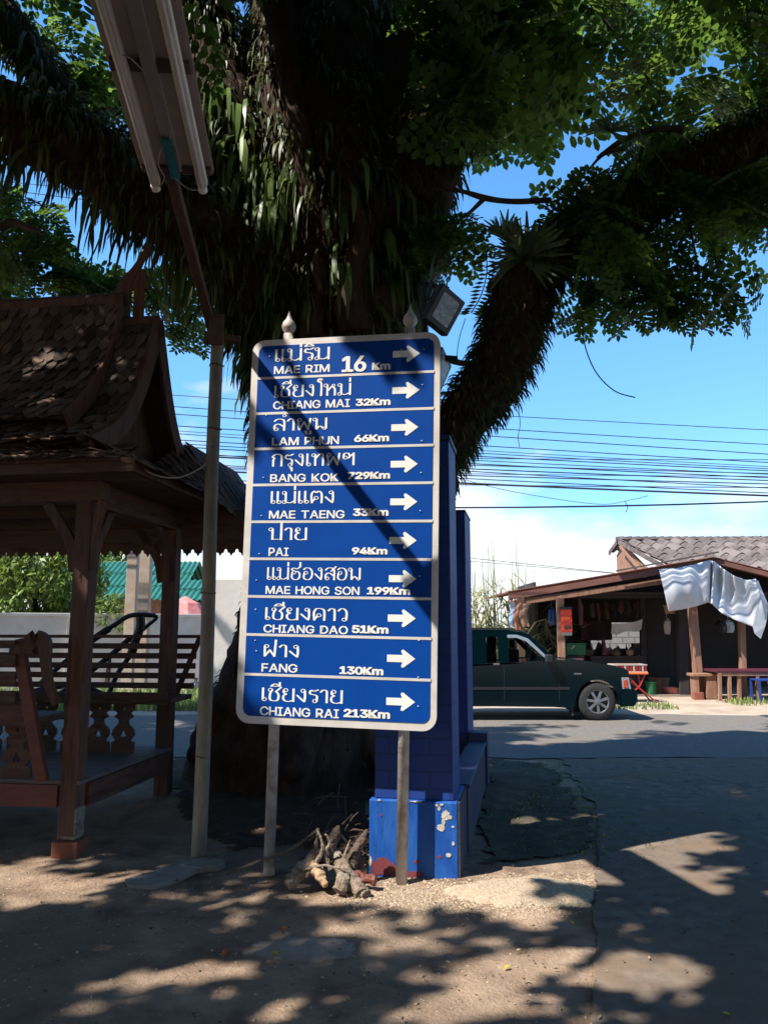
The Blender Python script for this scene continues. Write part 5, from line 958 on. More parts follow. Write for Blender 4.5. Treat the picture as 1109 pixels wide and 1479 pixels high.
for K in (LWr, mir(LWr)): obj('bargeboard', barge(K, .103, .15), 'wood', pv, bev=.004)
horn = B(); HP = [(QC - .09, 4.30), (QC - .07, 4.44), (QC + .02, 4.56), (QC + .09, 4.66), (QC + .17, 4.83), (QC + .13, 4.64), (QC + .10, 4.48), (QC + .09, 4.30)]
hx = PM.inverted() @ pt(240, 362, 6.3)
hp = B(); V_ = [Vector((-.215, QC - .02, 4.30)), Vector((-.19, QC - .02, 4.48)), Vector((-.10, QC - .02, 4.62)), Vector((.02, QC - .02, 4.84))]
s_ = smoothpath(V_, 6)
hp.sweep(s_, .035, [.17 - .16*i/len(s_) for i in range(len(s_))], (1, 0, .01))
obj('gable_horn', hp, 'wood', pv, bev=.003)
obj('gable_horn', B().box(-.11, -.02, QC - .03, QC + .01, 4.17, 4.44).prism([(-.15, 4.44), (.02, 4.44), (-.03, 4.60), (-.08, 4.62)], QC - .03, QC + .01), 'wood', pv, bev=.006)
def gableb(K, p, name):
    P = smoothpath([Vector((p, a, b)) for a, b in K], 5); pts_ = [(q.y, q.z - .03) for q in P]; poly = pts_ + [(2*QC - a, b) for a, b in reversed(pts_[1:])]; zl = min(b for a, b in poly)
    return obj(name, B().prism(poly, p - .03, p, 'x'), 'woodx', pv)
gableb(LWr, -.12, 'gable_board'); gableb([(a, b) for a, b in U], -.226, 'gable_board')
# benches: built in along the back and the front
def bench_back(p0, p1, q, lean, name, n=6, zt=1.46, zb=1.02, zq=.85, hh=.052):
    o = None; s = B()
    for i in range(n):
        z = zb + (zt - zb)*i/(n - 1); dq = lean*(z - zq); h = hh if i < n - 1 else .03
        s.box(p0, p1, q + dq - .012, q + dq + .013, z - h/2, z + h/2)
    return obj(name, s, 'woodx', pv, bev=.004)
bench_back(-2.6, .22, 1.56, .12, 'bench_back'); bench_back(-2.6, -.40, -.10, -.12, 'bench_back', 4, 1.44, 1.06, .85, .085)
obj('bench_seat', B().box(-2.6, .20, 1.12, 1.60, .907, .95), 'woodx', pv, bev=.006); obj('seat_rail', B().box(-2.6, .18, 1.085, 1.115, .90, 1.0), 'woodx', pv, bev=.006)
obj('bench_seat', B().box(-2.6, -.30, -.06, .40, .87, .915), 'woodx', pv, bev=.006); obj('seat_rail', B().box(-2.6, -.30, -.10, -.062, .86, 1.02), 'woodx', pv, bev=.006)
s = B(); s.beam((.02, 1.58, .86), (.24, 1.66, 1.47), .06, .05); obj('bench_end', s, 'wood', pv, bev=.005)
s = B(); s.beam((-.42, -.12, 1.46), (-.18, -.10, .50), .05, .085, (1, 0, 0)); obj('bench_end', s, 'redwood', pv, bev=.006)
s = B(); s.box(-.46, -.27, -.16, -.06, 1.36, 1.455); obj('bench_cap', s, 'wood', pv, bev=.008)
# scroll arm of the front bench
ar = smoothpath([Vector((-.30, -.18, 1.40)), Vector((-.25, -.19, 1.475)), Vector((-.18, -.18, 1.44)), Vector((-.165, -.17, 1.30)), Vector((-.15, -.14, 1.15)), Vector((-.10, -.11, 1.02))], 5); s = B().sweep(ar, .055, lerps([.09, .10, .09, .06, .055, .05], 5), (1, .15, .01))
obj('bench_arm', s, 'wood', pv, bev=.01)
# cut-out balusters under the seats
def baluster(p, q, z0, z1, w):
    h = z1 - z0; L_ = [(.5, 0), (.5, .20), (.33, .24), (.50, .36), (.46, .46), (.22, .58), (.20, .66), (.42, .72), (.28, .80), (.46, .86), (.46, 1.0)]
    R_ = [(p + a*w, z0 + b*h) for a, b in L_]; Lf = [(p - a*w, z0 + b*h) for a, b in reversed(L_)]; poly = R_ + Lf
    bm = bmesh.new(); hole = [(p + a*w, z0 + b*h) for a, b in ((0, .48), (.14, .34), (.09, .28), (0, .32), (-.09, .28), (-.14, .34))]; dia = [(p + a*w, z0 + b*h) for a, b in ((0, .93), (.09, .885), (0, .84), (-.09, .885))]
    ed = []
    for lp_ in (poly, hole, dia):
        vs = [bm.verts.new((a, q, b)) for a, b in lp_]; ed += [bm.edges.new((vs[i], vs[(i + 1) % len(vs)])) for i in range(len(vs))]
    fs = bmesh.ops.triangle_fill(bm, edges=ed, use_beauty=True)['geom']; fs = [f for f in fs if isinstance(f, bmesh.types.BMFace)]
    kill = [f for f in fs if any(inpoly(np.array([f.calc_center_median().x]), np.array([f.calc_center_median().z]), g_)[0] for g_ in (hole, dia))]
    bmesh.ops.delete(bm, geom=kill, context='FACES'); fs = bm.faces[:]
    e_ = bmesh.ops.extrude_face_region(bm, geom=fs)['geom']; bmesh.ops.translate(bm, vec=(0, .028, 0), verts=[v for v in e_ if isinstance(v, bmesh.types.BMVert)])
    bmesh.ops.recalc_face_normals(bm, faces=bm.faces[:]); s = B(); bm.verts.index_update(); s.add([tuple(v.co) for v in bm.verts], [tuple(v.index for v in f.verts) for f in bm.faces]); bm.free()
    return obj('baluster', s, 'woodx', pv)
for px_ in (186, 148, 108, 66, 24, -20): baluster((PM.inverted() @ pt(px_, 1050, 6.85)).x, 1.13, .50, .905, .20)
for p in (-.43, -.78, -1.13): baluster(p, -.03, .50, .868, .22)
for p in (-.98,): baluster(p, .9, .5, .86, .25)
# cable slung from the gable to the lamp pole
cb = MB(); cb.tube(smoothpath([pt(148, 640, 5.5), pt(190, 655, 5.35), pt(215, 682, 5.35), pt(255, 690, 5.4), pt(290, 676, 5.45), pt(303, 660, 5.5), pt(306, 640, 5.45)], 6), .006, 5)
tag(obj('slack_cable', cb, 'wirewhite', loc=pt(215, 682, 5.35)), 'pale slack cable looping from the pavilion eave to the lamp pole', 'cable')
# ---------------------------------------------------------------- across the road, left: seen through the pavilion
def wl(px, py, Y_): return pt(px, py, Y_)
a = wl(-160, 1000, 16.6); b = wl(345, 1000, 20.2)
wallL = thing('boundary_wall', 'pale rendered boundary wall across the road behind the pavilion', 'wall', (a.x, a.y, 0))
d_ = (Vector((b.x, b.y, 0)) - Vector((a.x, a.y, 0))); ll = d_.length; d_.normalize(); TWl = Matrix(((d_.x, -d_.y, 0, a.x), (d_.y, d_.x, 0, a.y), (0, 0, 1, 0), (0, 0, 0, 1)))
obj('wall', MB(TWl).box(0, ll, 0, .15, -.1, 1.78), 'white', wallL); obj('coping', MB(TWl).box(0, ll, -.03, .18, 1.782, 1.86), 'white', wallL, bev=.01)
for i in range(4): obj('pier', MB(TWl).box(1.0 + i*2.4, 1.2 + i*2.4, -.05, -.002, -.1, 1.78), 'white', wallL)
def leafcloud(name, label, cat, c, rad, n, m, size, parent=None, aspect=2.6, droop=.7, group=None):
    P = rng.normal(0, 1, (n*2, 3)); P /= np.linalg.norm(P, axis=1)[:, None]; P *= (rng.random((n*2, 1))**.35); P = P*np.array(rad) + np.array(c)
    k = np.array([noise.noise(Vector(p)*1.4) for p in P]) > -.12; P = P[k][:n]; n = len(P)
    q = np.array([[0, -.5/aspect*.0, 0], [.5, -.5/aspect, .03], [1, 0, -.10], [.5, .5/aspect, .03]]); Rm = rotm(n, droop); v = np.einsum('nij,mj->nmi', Rm, q)*rng.uniform(size*.6, size*1.3, n)[:, None, None] + P[:, None, :]
    o = arrobj(name, v, 4, m, parent)
    if not parent: tag(o, label, cat, group)
    return o
bc = wl(30, 850, 18.2)
bu = thing('mango_tree', 'sunlit bushy mango tree rising over the pale wall at the left', 'tree', (bc.x, bc.y + .9, 0))
leafcloud('crown', '', '', (bc.x - .1, bc.y + 1.0, 2.75), (1.75, 1.2, 1.35), 8200, 'bush', .19, bu); leafcloud('crown', '', '', (bc.x + .75, bc.y + .9, 1.9), (.75, .8, .75), 1600, 'bush', .18, bu)
obj('trunk', MB().tube([(bc.x, bc.y + .9, 0), (bc.x + .05, bc.y + .95, 1.2), (bc.x - .1, bc.y + 1, 2.3)], [.14, .11, .05], 10), 'bark', bu, smooth=True)
def utilpole(px, Y_, w, label, m='concrete'):
    c = wl(px, 1000, Y_); c.z = 0; t = thing('utility_pole', label, 'utility pole', c, 'concrete poles beyond the road')
    obj('shaft', MB().prism([(c.x - w, c.y - w*.8), (c.x + w, c.y - w*.8), (c.x + w, c.y + w*.8), (c.x - w, c.y + w*.8)], -.1, 7.5, 'z'), m, t, bev=.015)
    obj('base_plinth', MB().box(c.x - w - .05, c.x + w + .05, c.y - w - .05, c.y - w*.8 - .002, -.05, .25), m, t); return c
utilpole(184, 16.9, .115, 'left smooth concrete utility pole seen through the pavilion'); c2_ = utilpole(203, 17.4, .125, 'right rough concrete utility pole seen through the pavilion')
dk_ = wl(150, 860, 33); dt = thing('dark_tree', 'dark leafy tree behind the green roofed house seen between the pavilion posts', 'tree', (dk_.x, 33, 0))
leafcloud('crown', '', '', (dk_.x, 33, 4.1), (2.6, 1.6, 2.1), 3200, 'leaf', .34, dt); obj('trunk', MB().tube([(dk_.x, 33, 0), (dk_.x + .1, 33, 2), (dk_.x, 33, 4)], [.22, .18, .08], 9), 'bark', dt)
# young coconut palm / banana-like plant between the posts
pc = wl(160, 880, 18.6); pc.z = 0
pal = MB()
for k in range(30):
    a = rng.uniform(0, 6.28); ln = rng.uniform(.9, 1.7); h0 = rng.uniform(1.3, 2.1); p = [pc + Vector((0, .3, h0))]; dr = Vector((math.cos(a)*.7, math.sin(a)*.5, 1.1)).normalized(); side = dr.cross(Vector((0, 1, 0.1))).normalized()
    vs = []; q = p[0]
    for i in range(6):
        w = (.012, .03, .034, .03, .02, .002)[i]; vs += [q - side*w, q + side*w]; dr = (dr + Vector((math.cos(a)*.10, math.sin(a)*.08, -.38))).normalized(); q = q + dr*ln/5
    pal.add(vs, [(2*i, 2*i + 1, 2*i + 3, 2*i + 2) for i in range(5)])
pt_ = thing('reed_plant', 'tall arching reed leaved plant behind the wall between the pavilion posts', 'plant', pc)
obj('leaves', pal, 'grass', pt_); obj('stem', MB().tube([pc, pc + Vector((0, .3, 2.0))], [.06, .03], 7), 'bark', pt_); leafcloud('foliage', '', '', (pc.x + .1, pc.y + .3, 1.9), (.7, .5, .5), 700, 'bush', .14, pt_)
# green sheet-roofed house, gate house, white pier and parasol
def gableroof(mb, x0, x1, y0, y1, ze, zr, ridge='x', th=.06):
    if ridge == 'x':
        ym = (y0 + y1)/2; mb.add([(x0, y0, ze), (x1, y0, ze), (x1, ym, zr), (x0, ym, zr), (x0, y1, ze), (x1, y1, ze)] + [(x0, y0, ze - th), (x1, y0, ze - th), (x1, ym, zr - th), (x0, ym, zr - th), (x0, y1, ze - th), (x1, y1, ze - th)], [(0, 1, 2, 3), (3, 2, 5, 4), (7, 6, 9, 8), (8, 9, 10, 11), (0, 6, 7, 1), (4, 5, 11, 10), (0, 3, 9, 6), (3, 4, 10, 9), (1, 7, 8, 2), (2, 8, 11, 5)])
    return mb
def corr(name, P00, P10, P11, P01, nw, amp, m, parent, rows=1, seed=0, k=6):
    """corrugated sheet over the quad P00-P10 (eave) to P01-P11 (ridge), in overlapping rows"""
    s = MB(); P00, P10, P11, P01 = map(Vector, (P00, P10, P11, P01)); nrm = (P10 - P00).cross(P01 - P00).normalized(); nrm = nrm if nrm.z > 0 else -nrm
    for r in range(rows):
        a, b = r/rows, (r + 1)/rows + .04*(r < rows - 1); g_ = []
        for t, lf in ((a, .035 if rows > 1 else 0), (b, .0)):
            row = []
            for i in range(nw*k + 1):
                u = i/(nw*k); q = P00.lerp(P10, u).lerp(P01.lerp(P11, u), t); row.append(q + nrm*(amp*math.cos(2*math.pi*i/k) + lf + .012*noise.noise(Vector((u*9, r, seed)))))
            g_.append(row)
        s.sheet(g_)
    o = obj(name, s, m, parent, smooth=False); so = o.modifiers.new('thickness', 'SOLIDIFY'); so.thickness = .015; return o
hb = wl(205, 830, 27); gh = thing('green_roofed_house', 'house with green corrugated sheet roof beyond the pale wall', 'house', (hb.x, hb.y, 0))
x0, x1, y0 = hb.x - 3.6, hb.x + 1.4, hb.y
obj('wall', MB().box(x0 + .4, x1 - .4, y0 + .5, y0 + 5, 0, 2.5), 'shopwood', gh); corr('roof', (x0, y0 - .2, 2.45), (x1, y0 - .2, 2.45), (x1, y0 + 2.6, 4.0), (x0, y0 + 2.6, 4.0), 26, .035, 'greenroof', gh, 3)
corr('roof', (x0, y0 + 5.4, 2.45), (x1, y0 + 5.4, 2.45), (x1, y0 + 2.6, 4.0), (x0, y0 + 2.6, 4.0), 26, .035, 'greenroof', gh); obj('window', MB().box(x0 + 1.2, x0 + 2.2, y0 + .46, y0 + .497, 1.1, 2.1), 'shopdark', gh)
hb = wl(282, 880, 24); g2 = thing('gate_house', 'small hut with green roof and pale slatted front beside the lamp pole', 'hut', (hb.x, hb.y, 0))
x0, x1, y0 = hb.x - .95, hb.x + 1.2, hb.y
obj('wall', MB().box(x0 + .1, x1 - .1, y0 + .3, y0 + 2.2, 0, 2.25), 'shopwood', g2); corr('roof', (x0, y0, 2.38), (x1, y0, 2.28), (x1, y0 + 1.6, 3.0), (x0, y0 + 1.6, 3.1), 12, .03, 'greenroof', g2, 2)
for i in range(13): obj('slat', MB().box(x0 + .12 + i*.15, x0 + .22 + i*.15, y0 + .26, y0 + .297, .1, 2.2), 'white', g2)
hp_ = wl(318, 900, 14.8); wp_ = thing('gate_pier', 'white rendered gate pier with dark base behind the lamp pole', 'pier', (hp_.x, hp_.y, 0))
obj('pier', MB().box(hp_.x - .30, hp_.x + .5, hp_.y, hp_.y + .4, .44, 2.45), 'white', wp_, bev=.01); obj('base', MB().box(hp_.x - .33, hp_.x + .53, hp_.y - .03, hp_.y + .43, -.05, .438), 'concrete', wp_, bev=.01)
uc = wl(268, 872, 21); um = thing('parasol', 'faded red market parasol half hidden by the pavilion post', 'parasol', (uc.x, uc.y, 0))
s = MB(); n = 8; zt = wl(268, 866, 21).z; zb = wl(268, 899, 21).z; Rr_ = .68
ring = lambda r, z: [(uc.x + r*math.cos(6.283*(i + .5)/n), uc.y + r*math.sin(6.283*(i + .5)/n), z) for i in range(n)]
vs = [(uc.x, uc.y, zt + .1)] + ring(Rr_*.55, zt - .10) + ring(Rr_, zb) + ring(Rr_*.98, zb - .15)
s.add(vs, [(0, 1 + i, 1 + (i + 1) % n) for i in range(n)] + [(1 + k*n + i, 1 + (k + 1)*n + i, 1 + (k + 1)*n + (i + 1) % n, 1 + k*n + (i + 1) % n) for k in range(2) for i in range(n)])
obj('canopy', s, 'pink', um); obj('pole', MB().tube([(uc.x, uc.y, 0), (uc.x, uc.y, zt)], .025, 8), 'galv', um)
bg_ = gnd(282, 1008); s = MB(); s.lathe([(.02, 0), (.19, .02), (.24, .12), (.21, .24), (.10, .33), (.05, .36), (.07, .42)], 14, bg_); s.v = [tuple(Vector(v) + Vector((1, 1, .5))*noise.noise(Vector(v)*7)*.06) for v in s.v]
tag(obj('rubbish_bag', s, 'bag', loc=bg_, smooth=False), 'shiny black rubbish bag on the verge by the white pier', 'bag')
def blades(name, label, cx0, cx1, cy0, cy1, n, h, m, kind='stuff', cat='grass', w=.012, z=.0, lean=.35):
    V = []
    for _ in range(n):
        x = rng.uniform(cx0, cx1); y = rng.uniform(cy0, cy1); hh = h*rng.uniform(.4, 1.2); a = rng.uniform(0, 6.28); lx, ly = math.cos(a)*lean*hh, math.sin(a)*lean*hh; b = a + 1.57; sx_, sy_ = math.cos(b)*w, math.sin(b)*w
        V += [(x - sx_, y - sy_, z), (x + sx_, y + sy_, z), (x + sx_*.8 + lx*.4, y + sy_*.8 + ly*.4, z + hh*.6), (x - sx_*.8 + lx*.4, y - sy_*.8 + ly*.4, z + hh*.6), (x - sx_*.8 + lx*.4, y - sy_*.8 + ly*.4, z + hh*.6), (x + sx_*.8 + lx*.4, y + sy_*.8 + ly*.4, z + hh*.6), (x + lx*1.1, y + ly*1.1, z + hh*.92), (x + lx, y + ly, z + hh*.9)]
    o = arrobj(name, np.array(V, float), 4, m); return tag(o, label, cat, kind=kind)
blades('verge_grass', 'sunlit green grass and weeds along the far verge at the left', -10, -2.6, 14.6, 15.6, 2600, .22, 'grass'); blades('verge_grass', 'low green weeds growing against the foot of the pale wall', -9, -2.8, 15.8, 17.2, 1800, .34, 'grass')
blades('verge_grass', 'thin green grass tufts beside the orange table and shop', 4.2, 5.6, 14.9, 15.9, 260, .11, 'grass'); blades('verge_grass', 'weedy tuft under the wooden table at the right edge', 6.9, 8.6, 15.6, 16.5, 260, .13, 'grass')
blades('apron_moss', 'dark green mossy grass beside the low blue wall', .80, 2.0, 5.6, 9.2, 1500, .03, 'grass', w=.006)
sb = gnd(455, 1120)
# black handcart parked behind the bench
hc = thing('handcart', 'black tube framed handcart with spoked wheel parked behind the pavilion bench', 'handcart', (pt(60, 1000, 8.4).x, 8.4, 0)); Yh = 8.4
s = MB(); T_ = lambda P, r: s.tube(smoothpath([pt(a, b, Yh + c) for a, b, c in P], 5), r, 8)
T_([(60, 985, 0), (128, 928, 0), (165, 903, 0), (186, 890, 0), (205, 888, 0), (224, 889, .1)], .026); T_([(224, 889, .1), (226, 893, .1), (212, 905, .1), (200, 916, .05)], .02); T_([(203, 890, 0), (203, 905, 0), (196, 925, 0), (190, 945, 0)], .05)
T_([(190, 920, 0), (150, 955, 0), (90, 1000, 0), (16, 1050, 0)], .03); T_([(190, 945, 0), (172, 970, 0), (158, 1000, 0), (150, 1010, 0)], .028); T_([(40, 1000, .3), (110, 990, .3), (165, 1010, .3)], .03)
fr_ = obj('frame', s, 'black', hc, smooth=True); obj('grip', MB().tube([pt(128, 928, Yh - .02), pt(158, 908, Yh - .02)], .038, 8), 'rubber', fr_)
def spoked(px, py, r, nm, par):
    c = pt(px, py, Yh); s = MB(); s.tube([c + Vector((r*math.cos(6.283*i/28), 0, r*math.sin(6.283*i/28))) for i in range(29)], .045, 8, cap=False); o = obj(nm, s, 'rubber', par, smooth=True); s = MB()
    for i in range(18): a = 6.283*i/18; s.tube([c + Vector((.03*math.cos(a + .5), (-1)**i*.03, .03*math.sin(a + .5))), c + Vector((r*.94*math.cos(a), 0, r*.94*math.sin(a)))], .004, 4)
    s.tube([c + Vector((r*.9*math.cos(6.283*i/28), 0, r*.9*math.sin(6.283*i/28))) for i in range(29)], .012, 5, cap=False); s.tube([c - Vector((0, .06, 0)), c + Vector((0, .06, 0))], .03, 8); obj('spokes', s, 'galv', o)
cw = pt(12, 1070, Yh); spoked(12, 1070, max(.25, cw.z - .045), 'wheel', hc); spoked(88, 1072, .28, 'wheel', hc)
# ---------------------------------------------------------------- cane thicket behind the pickup
cn = MB()
for k in range(620):
    x = rng.uniform(1.9, 4.1) + (rng.normal(0, .2)); y = rng.uniform(18.6, 20.8); h = rng.uniform(.8, 3.0)*(1 if x < 3.6 else .75); a = rng.uniform(0, 6.28); ln = rng.uniform(.7, 1.5); dr = Vector((math.cos(a)*.5, math.sin(a)*.5, 1)).normalized(); side = Vector((-math.sin(a), math.cos(a), 0)); q = Vector((x, y, h*rng.uniform(.3, .9))); vs = []
    for i in range(5):
        w = (.012, .026, .024, .016, .002)[i]; vs += [q - side*w, q + side*w]; dr = (dr + Vector((math.cos(a)*.12, math.sin(a)*.12, -.42*rng.uniform(.3, 1.2)))).normalized(); q = q + dr*ln/4
    cn.add(vs, [(2*i, 2*i + 1, 2*i + 3, 2*i + 2) for i in range(4)])
for k in range(26):
    x = rng.uniform(2.1, 3.9); y = rng.uniform(19, 20.5); h = rng.uniform(2.6, 3.9); l = rng.normal(0, .18); cn.tube([(x, y, 0), (x + l*.4, y, h*.5), (x + l, y, h)], [.02, .014, .004], 5)
tag(obj('cane_thicket', cn, 'cane'), 'sunlit thicket of tall cane grass behind the parked pickup', 'cane', kind='stuff')
# ---------------------------------------------------------------- the pickup
TY = 13.12; K_ = (H/ (1042 - 905))*1.0
tx = lambda px: pt(px, 980, TY).x
tz = lambda py: pt(800, py, TY).z - pt(800, 1042, TY).z
pkp = thing('pickup', 'dark green extended cab pickup parked across the road before the shop', 'pickup', (tx(760), TY + .8, 0))
Wd = 1.62; wc = (tx(862), tz(1013)); wr_ = tz(985)/2; wz = wr_
AR = wr_*1.16; ang = [R(a) for a in range(168, 11, -12)]
fx = lambda P: [(tx(a), tz(b)) for a, b in P]
lower = [(tx(640), tz(1018)), (tx(640), tz(963)), (tx(700), tz(960)), (tx(760), tz(957)), (tx(800), tz(953.5))] + fx([(845, 956), (885, 962), (902, 966), (907, 970), (909, 986), (914, 990), (914, 1006), (908, 1018), (896, 1020)]) + [(wc[0] + AR*math.cos(a), wz + AR*math.sin(a)) for a in reversed(ang)] + [(wc[0] - AR - .05, tz(1022)), (tx(800), tz(1020))]
bb = MB(); bb.prism(lower, TY + .02, TY + Wd, 'y'); body = obj('body', bb, 'truck', pkp, bev=.014)
rx0, rx1 = tx(492), tx(640); rw = tx(545)
rear = [(rx0, tz(1016)), (rx0, tz(958)), (rx1 - .004, tz(960)), (rx1 - .004, tz(1018)), (rw + AR, tz(1018))] + [(rw + AR*math.cos(a), wz + AR*math.sin(a)) for a in reversed(ang)] + [(rw - AR, tz(1016))]
obj('cargo_bed', MB().prism(rear, TY + .02, TY + Wd, 'y'), 'truck', pkp, bev=.02)
# cab frame: roof, pillars and sills around real openings; the sides lean in a little
tum = lambda z: .02 + .11*max(0, (z - tz(957)))/(tz(908) - tz(957))
def plate(outer, holes, fmap, th):
    """a flat panel with real openings, bent by fmap(x, z) -> y"""
    bm = bmesh.new(); ed = []
    for lp_ in [outer] + holes:
        vs = [bm.verts.new((a, 0, b)) for a, b in lp_]; ed += [bm.edges.new((vs[i], vs[(i + 1) % len(vs)])) for i in range(len(vs))]
    fs = [f for f in bmesh.ops.triangle_fill(bm, edges=ed, use_beauty=True)['geom'] if isinstance(f, bmesh.types.BMFace)]
    c = [(f, f.calc_center_median()) for f in fs]; bmesh.ops.delete(bm, geom=[f for f, q in c if any(inpoly(np.array([q.x]), np.array([q.z]), h)[0] for h in holes)], context='FACES')
    e_ = bmesh.ops.extrude_face_region(bm, geom=bm.faces[:])['geom']; bmesh.ops.translate(bm, vec=(0, th, 0), verts=[v for v in e_ if isinstance(v, bmesh.types.BMVert)])
    bmesh.ops.recalc_face_normals(bm, faces=bm.faces[:]); bm.verts.index_update(); s = MB(); s.add([(v.co.x, v.co.y + fmap(v.co.z), v.co.z) for v in bm.verts], [tuple(v.index for v in f.verts) for f in bm.faces]); bm.free(); return s
HQ = [(705, 919.5), (719, 919), (721, 921), (721, 955), (719, 957), (705, 957.5), (703.5, 956), (703.5, 921)]; HD = [(736, 918), (748, 917.5), (756, 919.5), (764, 924.5), (794, 953.5), (792, 956), (738, 957), (736, 955)]
for sd_ in (0, 1):
    f_ = (lambda z: TY + tum(z)) if sd_ == 0 else (lambda z: TY + Wd - tum(z) - .015)
    obj('cab_side', plate(fx([(640, 911.5), (690, 909), (735, 908), (752, 910.5), (768, 917), (802, 950), (802, 955.5), (760, 958), (640, 964)]), [fx(HQ), fx(HD)], f_, .035), 'truck', body)
    g_ = MB(); f_ = (lambda z: TY + tum(z) + .016) if sd_ == 0 else (lambda z: TY + Wd - tum(z) - .018)
    for P in (HQ, HD):
        p_ = fx(P); g_.add([(a, f_(b), b) for a, b in p_], [tuple(range(len(p_)))])
    obj('side_glass', g_, 'glass', body)
yi0, yi1 = TY + .15, TY + Wd - .13
rp = fx([(640, 908), (690, 906), (735, 906.5), (752, 909.5), (770, 917)]); s = MB(); n = len(rp); s.add([(a, yi0 - .03, b) for a, b in rp] + [(a, yi1 + .03, b) for a, b in rp] + [(a, yi0 - .03, b - .04) for a, b in rp] + [(a, yi1 + .03, b - .04) for a, b in rp], [(i, i + 1, n + i + 1, n + i) for i in range(n - 1)] + [(2*n + i + 1, 2*n + i, 3*n + i, 3*n + i + 1) for i in range(n - 1)] + [(i + 1, i, 2*n + i, 2*n + i + 1) for i in range(n - 1)] + [(n + i, n + i + 1, 3*n + i + 1, 3*n + i) for i in range(n - 1)] + [(n - 1, 2*n - 1, 4*n - 1, 3*n - 1)])
obj('roof', s, 'truck', body); a_, b_ = fx([(770, 918)])[0], fx([(803, 951)])[0]
obj('windscreen', MB().add([(a_[0], yi0, a_[1]), (a_[0], yi1, a_[1]), (b_[0], TY + Wd - .08, b_[1]), (b_[0], TY + .08, b_[1])], [(0, 1, 2, 3)]), 'glass', body)
vs_ = fx([(735, 916.5), (749, 916.5), (765, 922), (795, 952), (793, 955), (762, 926), (748, 921), (735, 921)]); s = MB(); n = len(vs_)
s.add([(a, TY + tum(b) - .012, b) for a, b in vs_] + [(a, TY + tum(b) - .004, b) for a, b in vs_], [tuple(range(n)), tuple(range(2*n - 1, n - 1, -1))] + [(i, n + i, n + (i + 1) % n, (i + 1) % n) for i in range(n)]); obj('window_visor', s, 'visor', body)
for px, yy in ((752, .45), (752, 1.15)):
    s = MB(); xx = tx(px); s.box(xx - .12, xx + .02, TY + yy - .24, TY + yy + .24, tz(985), tz(938)); s.box(xx - .10, xx - .02, TY + yy - .11, TY + yy + .11, tz(937), tz(924)); obj('front_seat', s, 'seat', body, bev=.03)
for yy in (.45, 1.15):
    s = MB(); xx = tx(712); s.box(xx - .08, xx + .06, TY + yy - .24, TY + yy + .24, tz(985), tz(943)); s.box(xx - .06, xx + .04, TY + yy - .12, TY + yy + .12, tz(942), tz(928)); obj('rear_seat', s, 'seat', body, bev=.04)
s = MB(); s.tube([(tx(783) + .02*math.sin(a), TY + Wd - .45 + .17*math.cos(a), tz(949) + .17*math.sin(a)) for a in [6.283*i/16 for i in range(17)]], .014, 6); obj('steering_wheel', s, 'trim', body)
obj('mirror', MB().box(tx(787), tx(797), TY - .13, TY + .0, tz(957), tz(945)), 'trim', body, bev=.02)
obj('door_handle', MB().box(tx(713), tx(722), TY + .0, TY + .018, tz(960.5), tz(957.8)), 'rim', body, bev=.004)
tr = MB(); tr.box(tx(728) - .004, tx(728) + .004, TY + .0155, TY + .0195, tz(1012), tz(962)).box(tx(807) - .004, tx(807) + .004, TY + .0155, TY + .0195, tz(1012), tz(956)); obj('door_gap', tr, 'trim', body)
obj('side_trim', MB().box(tx(650), tx(822), TY + .012, TY + .0195, tz(996), tz(992)), 'trim', body)
obj('badge', MB().box(tx(829), tx(840), TY + .014, TY + .0195, tz(974), tz(972)), 'rim', body)
obj('headlight', MB().prism(fx([(898, 979), (907, 979), (909.5, 994), (899, 994)]), TY + .012, TY + .4, 'y'), 'lens', body, bev=.01)
obj('indicator', MB().prism(fx([(900, 983), (905, 981), (906.5, 993), (900, 993)]), TY + .004, TY + .014, 'y'), 'amber', body)
obj('bumper', MB().prism(fx([(896, 1001), (913, 996), (917, 999), (917, 1012), (912, 1018), (897, 1018)]), TY - .01, TY + Wd + .03, 'y'), 'truck', body, bev=.02)
obj('mud_flap', MB().box(wc[0] - AR - .06, wc[0] - AR - .03, TY + .05, TY + .25, tz(1034), tz(1012)), 'rubber', body)
obj('grille', MB().box(tx(907), tx(910.5), TY + .42, TY + Wd - .4, tz(994), tz(978)), 'trim', body)
def wheel(cx_, yy, out):
    s = MB(); c = (cx_, yy, wz); r = wz; s.lathe([(r*.60, 0), (r*.86, -.005), (r*.97, .02), (r, .05), (r, .15), (r*.95, .19), (r*.6, .2)], 32, c, 'y', False); t = obj('tyre', s, 'rubber', pkp, smooth=True)
    s = MB(); s.lathe([(r*.63, .015), (r*.60, .005), (r*.56, .012), (r*.55, .05)], 28, c, 'y', False)
    for i in range(7):
        a = 6.283*i/7 + .3; ca, sa = math.cos(a), math.sin(a); s.beam((cx_ + r*.12*ca, yy + .012, wz + r*.12*sa), (cx_ + r*.57*ca, yy + .018, wz + r*.57*sa), .042, .02, (0, 1, 0))
    s.lathe([(r*.02, -.012), (r*.14, -.008), (r*.15, .03)], 12, c, 'y'); obj('rim', s, 'rim', t)
    s = MB(); s.lathe([(r*.01, .055), (r*.55, .056), (r*.55, .06)], 20, c, 'y'); obj('brake', s, 'trim', t)
for cx_ in (wc[0], rw): wheel(cx_, TY + .03, 1); wheel(cx_, TY + Wd - .22, 1)
obj('underbody', MB().box(tx(500), tx(890), TY + .25, TY + Wd - .2, .22, tz(1012)), 'black', pkp)
